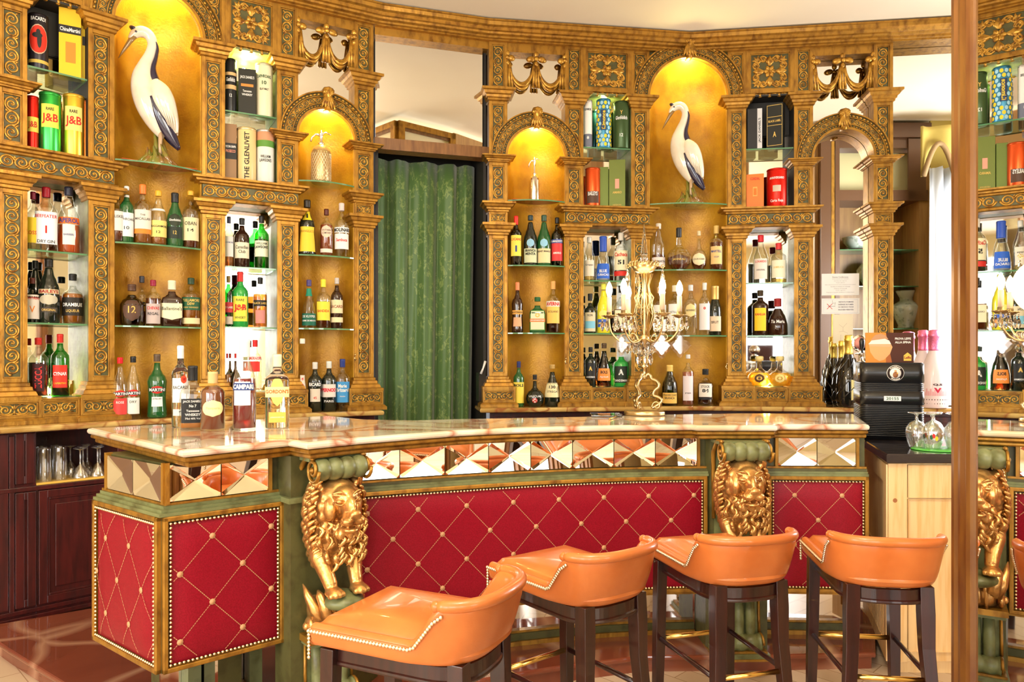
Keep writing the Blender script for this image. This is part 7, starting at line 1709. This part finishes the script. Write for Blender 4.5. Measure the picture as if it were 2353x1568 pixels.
# tap column with lens badge on top of the cooler (left) and another beside the frame
def make_tap(loc, lab, h0, rz=0.):
    t = empty('beer_tap', loc, rz, lab, 'beer tap')
    m = MB(); m.lathe([(.022, 0), (.022, .004), (.011, .010), (.011, h0)], 16); m.ell((0, 0, h0), (.016, .016, .016), 16, 10)
    m.tube([(0, 0, h0 * .75), (0, -.03, h0 * .75), (0, -.045, h0 * .72), (0, -.050, h0 * .35), (0, -.052, h0 * .10)], [.010, .011, .010, .007, .006], 12); m.tube([(-.030, -.01, h0 * .9), (.030, -.01, h0 * .9)], .006, 8); m.build('faucet', CHROME, t)
    m = MB(); m.lathe([(.006, h0), (.005, h0 + .012), (.011, h0 + .03), (.013, h0 + .055), (.008, h0 + .068), (.001, h0 + .070)], 14, (0, -.012, 0)); m.build('handle', BLACK, t)
    m = MB(); m.lathe([(.040, 0), (.042, .003), (.040, .006), (.001, .007)], 28, f=lambda x, y, z: (x, .012 - z, h0 + .045 + y)); m.build('lens_badge', CHROME, t)
    m = MB(); m.lathe([(.030, 0), (.001, .001)], 24, f=lambda x, y, z: (x, .004 - z, h0 + .045 + y)); m.build('badge_print', pm((.72, .30, .26)), t)
    return t
tx, ty = (1978 - CX) / FPX * 3.60, 3.60
make_tap((tx, ty, PZT + H_ + .002), 'chrome beer tap with black handle on the cooler, left of the beer card', .048)
m = MB(); 
t2 = make_tap((1.995, 3.30, PZT + .001 + .0), 'chrome beer tap with black handle beside the mirror frame', .27, .9)
# beer card on the cooler
D_c = by0 + .06; X0, X1 = (1990 - CX) / FPX * D_c, (2098 - CX) / FPX * D_c
zc0, zc1 = PZT + H_ + .0015, PZT + H_ + .003 + (835 - 767) * D_c / FPX
CARD = empty('beer_card', ((X0 + X1) / 2, D_c, zc0), -.06, 'brown advertising card with a goblet of amber beer standing on the cooler', 'card')
hw, hh = (X1 - X0) / 2, zc1 - zc0
m = MB(); m.box(-hw, hw, 0, .003, 0, hh); m.build('card', pm((.085, .03, .02)), CARD)
m = MB(); m.mat(pm((.72, .28, .05))).box(-hw, -hw * .15, -.0006, 0, 0, hh)
def poly(c, pts, o): m.mat(pm(c)).add([(x * hw, o, y * hh) for x, y in pts], [tuple(range(len(pts)))], False)
poly((.42, .13, .04), [(-.15, 0), (.10, 0), (-.15, 1)], -.0008)
poly((.80, .42, .18), [(-.86, .62), (-.80, .35), (-.62, .14), (-.42, .05), (-.22, .10), (.02, .30), (.12, .52), (.05, .62)], -.001)
poly((.88, .82, .74), [(-.88, .62), (.06, .62), (-.02, .74), (-.2, .80), (-.75, .74)], -.0012)
poly((.75, .45, .25), [(-.88, .62), (-.80, .55), (.0, .52), (.08, .60)], -.0013); poly((.55, .30, .16), [(-.78, .76), (-.60, .92), (-.36, .97), (-.16, .90), (-.05, .78), (-.2, .80), (-.75, .75)], -.0012)
for k, s in enumerate(('PROVA LEFFE', 'ALLA SPINA')): m.mat(pm((.85, .84, .80))).text(s, lambda x, y, k=k: (.55 * hw + x, -.0014, (.80 - .12 * k) * hh + y), width=hw * .66, height=hh * .075, bold=.03)
poly((.80, .55, .10), [(.58, .06), (.90, .06), (.90, .24), (.74, .34), (.58, .24)], -.001); m.mat(pm((.35, .04, .03))).text('Leffe', lambda x, y: (.74 * hw + x, -.0016, .17 * hh + y), width=hw * .27, height=hh * .09, bold=.03)
m.build('card_print', None, CARD, recalc=False)
# two black champagne-style magnums and two pink bottles on the right ledge
def magnum(px, yt, yb, wd, F, o, lab, col, foil, pink=False):
    x, y, _ = F.W(F.u(px, o), o, 0); h = (yb - yt) * y / FPX; r = wd * y / FPX / 2
    root = empty('magnum_bottle', (x, y, ZM + .001), -math.atan2(x, y), lab, 'bottle', 'pink magnums at the right end' if pink else 'black magnums at the right end')
    pr = PRO['giant']; fine = cr([(rr * r, q * h) for q, rr in pr], 3)
    m = MB(); m.lathe([p for p in fine if p[1] <= h * .80], 30); m.build('glass_body', col, root)
    m = MB(); cr_ = r * .32; m.lathe([(cr_ * 1.16, h * .72), (cr_ * 1.1, h * .76), (cr_ * 1.05, h * .90), (cr_ * 1.25, h * .91), (cr_ * 1.25, h * .945), (cr_ * 1.1, h * .955), (cr_ * 1.18, h * .985), (cr_ * .8, h), (.001, h)], 18); m.build('foil', foil, root)
    m = MB()
    if not pink:
        for k in range(7):
            pts = []
            for t in range(25):
                q = .08 + .60 * t / 24; R = interp(pr, q) * r + .0015; a = k * 2 * PI / 7 + q * 5.5 - 2; pts.append((R * sin(a), -R * cos(a), q * h))
            m.tube(pts, .0035, 5)
        m.build('spiral_ribs', col, root)
        m = MB(); m.smooth = True; m.stack([[((interp(pr, q) * r + .003) * sin(a), -(interp(pr, q) * r + .003) * cos(a), q * h) for a in [.2 + .09 * i for i in range(9)]] for q in (.10, .20, .30, .38)], False, False, False); m.build('label', pm((.72, .66, .30), .4, .4), root)
    else:
        f = lambda q, a, e=.001: ((interp(pr, q) * r + e) * sin(a), -(interp(pr, q) * r + e) * cos(a), q * h)
        m.mat(pm((.80, .42, .46)))
        rnd = random.Random(int(px))
        for k in range(16): a = -1.1 + k * .14; q1 = .20 + rnd.random() * .07; m.add([f(.16, a), f(.16, a + .12), f(q1, a + .12), f(q1, a)], [(0, 1, 2, 3)])
        m.mat(pm((.06, .03, .04)))
        for k in range(14):
            for q in (.06, .11): m.add([f(q + .008 * sin(b), -1.2 + k * .18 + .03 * cos(b)) for b in [i * PI / 4 for i in range(8)]], [tuple(range(8))])
        m.text('Q.S', lambda x, y: f(.30 + y / h, .25 + x / r, .0016), width=r * .62, height=.014, bold=.05); m.mat(pm((.60, .03, .08))).text('V', lambda x, y: f(.23 + y / h, .25 + x / r, .0016), width=r * .5, height=.03, bold=.06)
        m.build('print', None, root, recalc=False)
BKG = mat('glossy black bottle', (.008, .008, .007), .04, 0, coat=.6); GF = mat('gold foil', (.88, .66, .14), .25, .9, None, (200, .5)); PF_ = mat('pink foil', (.85, .22, .42), .28, .6, None, (200, .5))
magnum(1934, 788, 938, 42, FE, -.02, 'black spiral-ribbed magnum with gold foil neck, left one of the pair', BKG, GF)
magnum(1950, 781, 946, 54, FE, .065, 'black spiral-ribbed magnum with gold foil neck, right front one of the pair', BKG, GF)
magnum(2121, 773, 950, 58, FE, .02, 'white and pink magnum with pink foil neck, directly behind the beer cooler', SOLID['P'], PF_, True)
magnum(2146, 773, 952, 62, FE, .085, 'white and pink magnum with pink foil neck, right one of the pair', SOLID['P'], PF_, True)
# beer glasses upside down on a green mat
mx, my = pp(2165, 1034); m = MB(); m.lathe([(.115, 0), (.12, .002), (.115, .005), (.001, .005)], 36, (mx, my, PZT + .0005), sy=.8); tag(m.build('bar_mat', mat('green rubber mat', (.10, .50, .06), .4)), 'bright green rubber mat under the upside-down beer glasses', 'mat')
def goblet():
    m = MB(); m.lathe([(.026, 0), (.034, .020), (.042, .055), (.040, .080), (.026, .102), (.006, .112), (.005, .130), (.010, .137), (.034, .142), (.034, .1445), (.001, .146), (.001, .110), (.022, .100), (.037, .080), (.0395, .055), (.032, .020), (.0245, 0)], 24, cap=False)
    o = m.build('beer_goblet', TGB); tag(o, 'clear beer goblet upside down on the green mat', 'glass', 'beer goblets on the green mat')
    m = MB()
    for c, a, z in ((RD, 0, .055), (YL, .25, .045), (DG, -.2, .05)): m.mat(pm(c)).add([((.0425) * sin(a + .14 * cos(b)), -(.0425) * cos(a + .14 * cos(b)), z + .010 * sin(b)) for b in [i * PI / 4 for i in range(8)]], [tuple(range(8))])
    m.build('crest', None, o, recalc=False); return o
g0 = goblet()
for i, (dx, dy) in enumerate(((-.048, -.018), (.038, -.030), (-.012, .052), (.075, .040), (-.085, .045))):
    q = g0 if i == 0 else g0.copy(); 
    if i:
        COL.objects.link(q)
        for ch in g0.children: c = ch.copy(); COL.objects.link(c); c.parent = q
    q['label'] = 'clear beer goblet upside down on the green mat, ' + ('front left one', 'front right one', 'middle one behind the front pair', 'rearmost one on the right', 'leftmost one at the back')[i]
    q.location = (mx + dx, my + dy * .8, PZT + .006); q.rotation_euler = (0, 0, -.4 + i * .2)
# notices taped on the big mirror
def notice(name, px0, px1, py0, py1, lab, col=(.85, .84, .82)):
    o = -.1045; u0, u1 = FE.u(px0, o), FE.u(px1, o); z1, z0 = FE.z((px0 + px1) / 2, py0, o), FE.z((px0 + px1) / 2, py1, o)
    m = MB(); m.box(u0, u1, o, o + .0012, z0, z1, FE.W); ob = tag(m.build(name, pm(col, .6)), lab, 'notice')
    return ob, lambda x, y, e=.002: FE.W((u0 + u1) / 2 + x, o + e, (z0 + z1) / 2 + y), (u1 - u0), (z1 - z0)
ob, f, w, h = notice('paper_notice', 1888, 1974, 629, 679, 'white sheet of small print taped to the mirror, above the no-smoking notice')
m = MB(); m.mat(pm((.10, .10, .12)))
for k, (s, ww) in enumerate((('Events Conference', .42), ('Orario apertura bar ristorante', .44), ('Servizio bar aperto', .34), ('Tutti i giorni', .24), ('Siamo lieti di servirvi la nostra selezione di vini e liquori', .82), ('Servizio in camera su richiesta', .52), ('Chiuso il lunedi', .34), ('Tutti i giorni', .26), ('Ringraziamo la gentile clientela per la collaborazione', .74))):
    m.text(s, lambda x, y, k=k: f(x, h * (.34 - .088 * k) + y), width=w * ww, height=h * (.07 if k == 0 else .035), bold=.0)
m.build('lettering', None, ob, recalc=False)
ob, f, w, h = notice('no_smoking_notice', 1888, 1975, 686, 722, 'white no-smoking notice with a red cross, taped to the mirror')
m = MB(); m.mat(pm((.12, .12, .16)))
for k, s in enumerate(('VIETATO FUMARE', 'DEFENSE DE FUMER', 'NO SMOKING, PLEASE', 'RAUCHEN VERBOTEN')): m.text(s, lambda x, y, k=k: f(w * .14 + x, h * (.27 - .165 * k) + y), width=w * .40, height=h * .085, bold=.02)
def bar(a, b, t, c, e=.002): 
    d = Vector((b[0] - a[0], b[1] - a[1])).normalized() * t; m.mat(pm(c)).add([f(a[0] - d.y, a[1] + d.x, e), f(b[0] - d.y, b[1] + d.x, e), f(b[0] + d.y, b[1] - d.x, e), f(a[0] + d.y, a[1] - d.x, e)], [(0, 1, 2, 3)], False, f=lambda *p: p)
bar((-w * .36, -h * .18), (-w * .22, h * .16), .0016, (.6, .02, .04)); bar((-w * .36, h * .16), (-w * .22, -h * .18), .0016, (.6, .02, .04)); bar((-w * .34, -h * .0), (-w * .14, -h * .0), .0010, (.1, .1, .1), .0016)
bar((-w * .22, h * .38), (-w * .21, h * .15), .0006, (.1, .1, .1)); bar((-w * .21, h * .2), (-w * .14, h * .2), .0006, (.1, .1, .1)); bar((-w * .14, h * .25), (-w * .15, h * .06), .0006, (.1, .1, .1))
for a, b in (((-.45, .42), (.45, .42)), ((-.45, -.42), (.45, -.42)), ((-.45, .42), (-.45, -.42)), ((.45, .42), (.45, -.42))): bar((a[0] * w, a[1] * h), (b[0] * w, b[1] * h), .0004, (.35, .42, .6))
m.build('lettering', None, ob, recalc=False)
ob, f, w, h = notice('napkin_drawing', 1914, 1960, 723, 789, 'cream paper with a faint pencil drawing, hanging below the no-smoking notice', (.84, .76, .56))
m = MB()
for a, b in (((-.2, .15), (0, .05)), ((0, .05), (.2, .2)), ((0, .05), (.0, -.08)), ((0, -.08), (-.2, -.1)), ((0, -.08), (.25, -.16)), ((-.1, -.2), (-.12, -.4)), ((.12, -.2), (.15, -.4))): bar((a[0] * w, a[1] * h), (b[0] * w, b[1] * h), .0005, (.45, .30, .20))
m.build('pencil_lines', None, ob, recalc=False)
# little iron hooks on the pilaster edges
for (F, px, py) in ((FE, 1670, 842), (FD, 1300, 830), (FB, 816, 822)):
    o = .002; u = F.u(px, o); z = F.z(px, py, o); m = MB()
    m.tube([F.W(u, .0, z + .015), F.W(u - .004, .018, z + .010), F.W(u - .010, .022, z - .004), F.W(u - .004, .020, z - .018), F.W(u + .004, .012, z - .012)], .0028, 6); m.ell(F.W(u, .004, z + .016), (.006, .006, .006), 8, 6)
    tag(m.build('wall_hook', BRONZE), {1670: 'small iron hook on the pilaster right of the right stork bottles', 1300: 'small iron hook on the pilaster right of the curtain niche', 816: 'small iron hook on the pilaster left of the green curtain'}[px], 'hook')
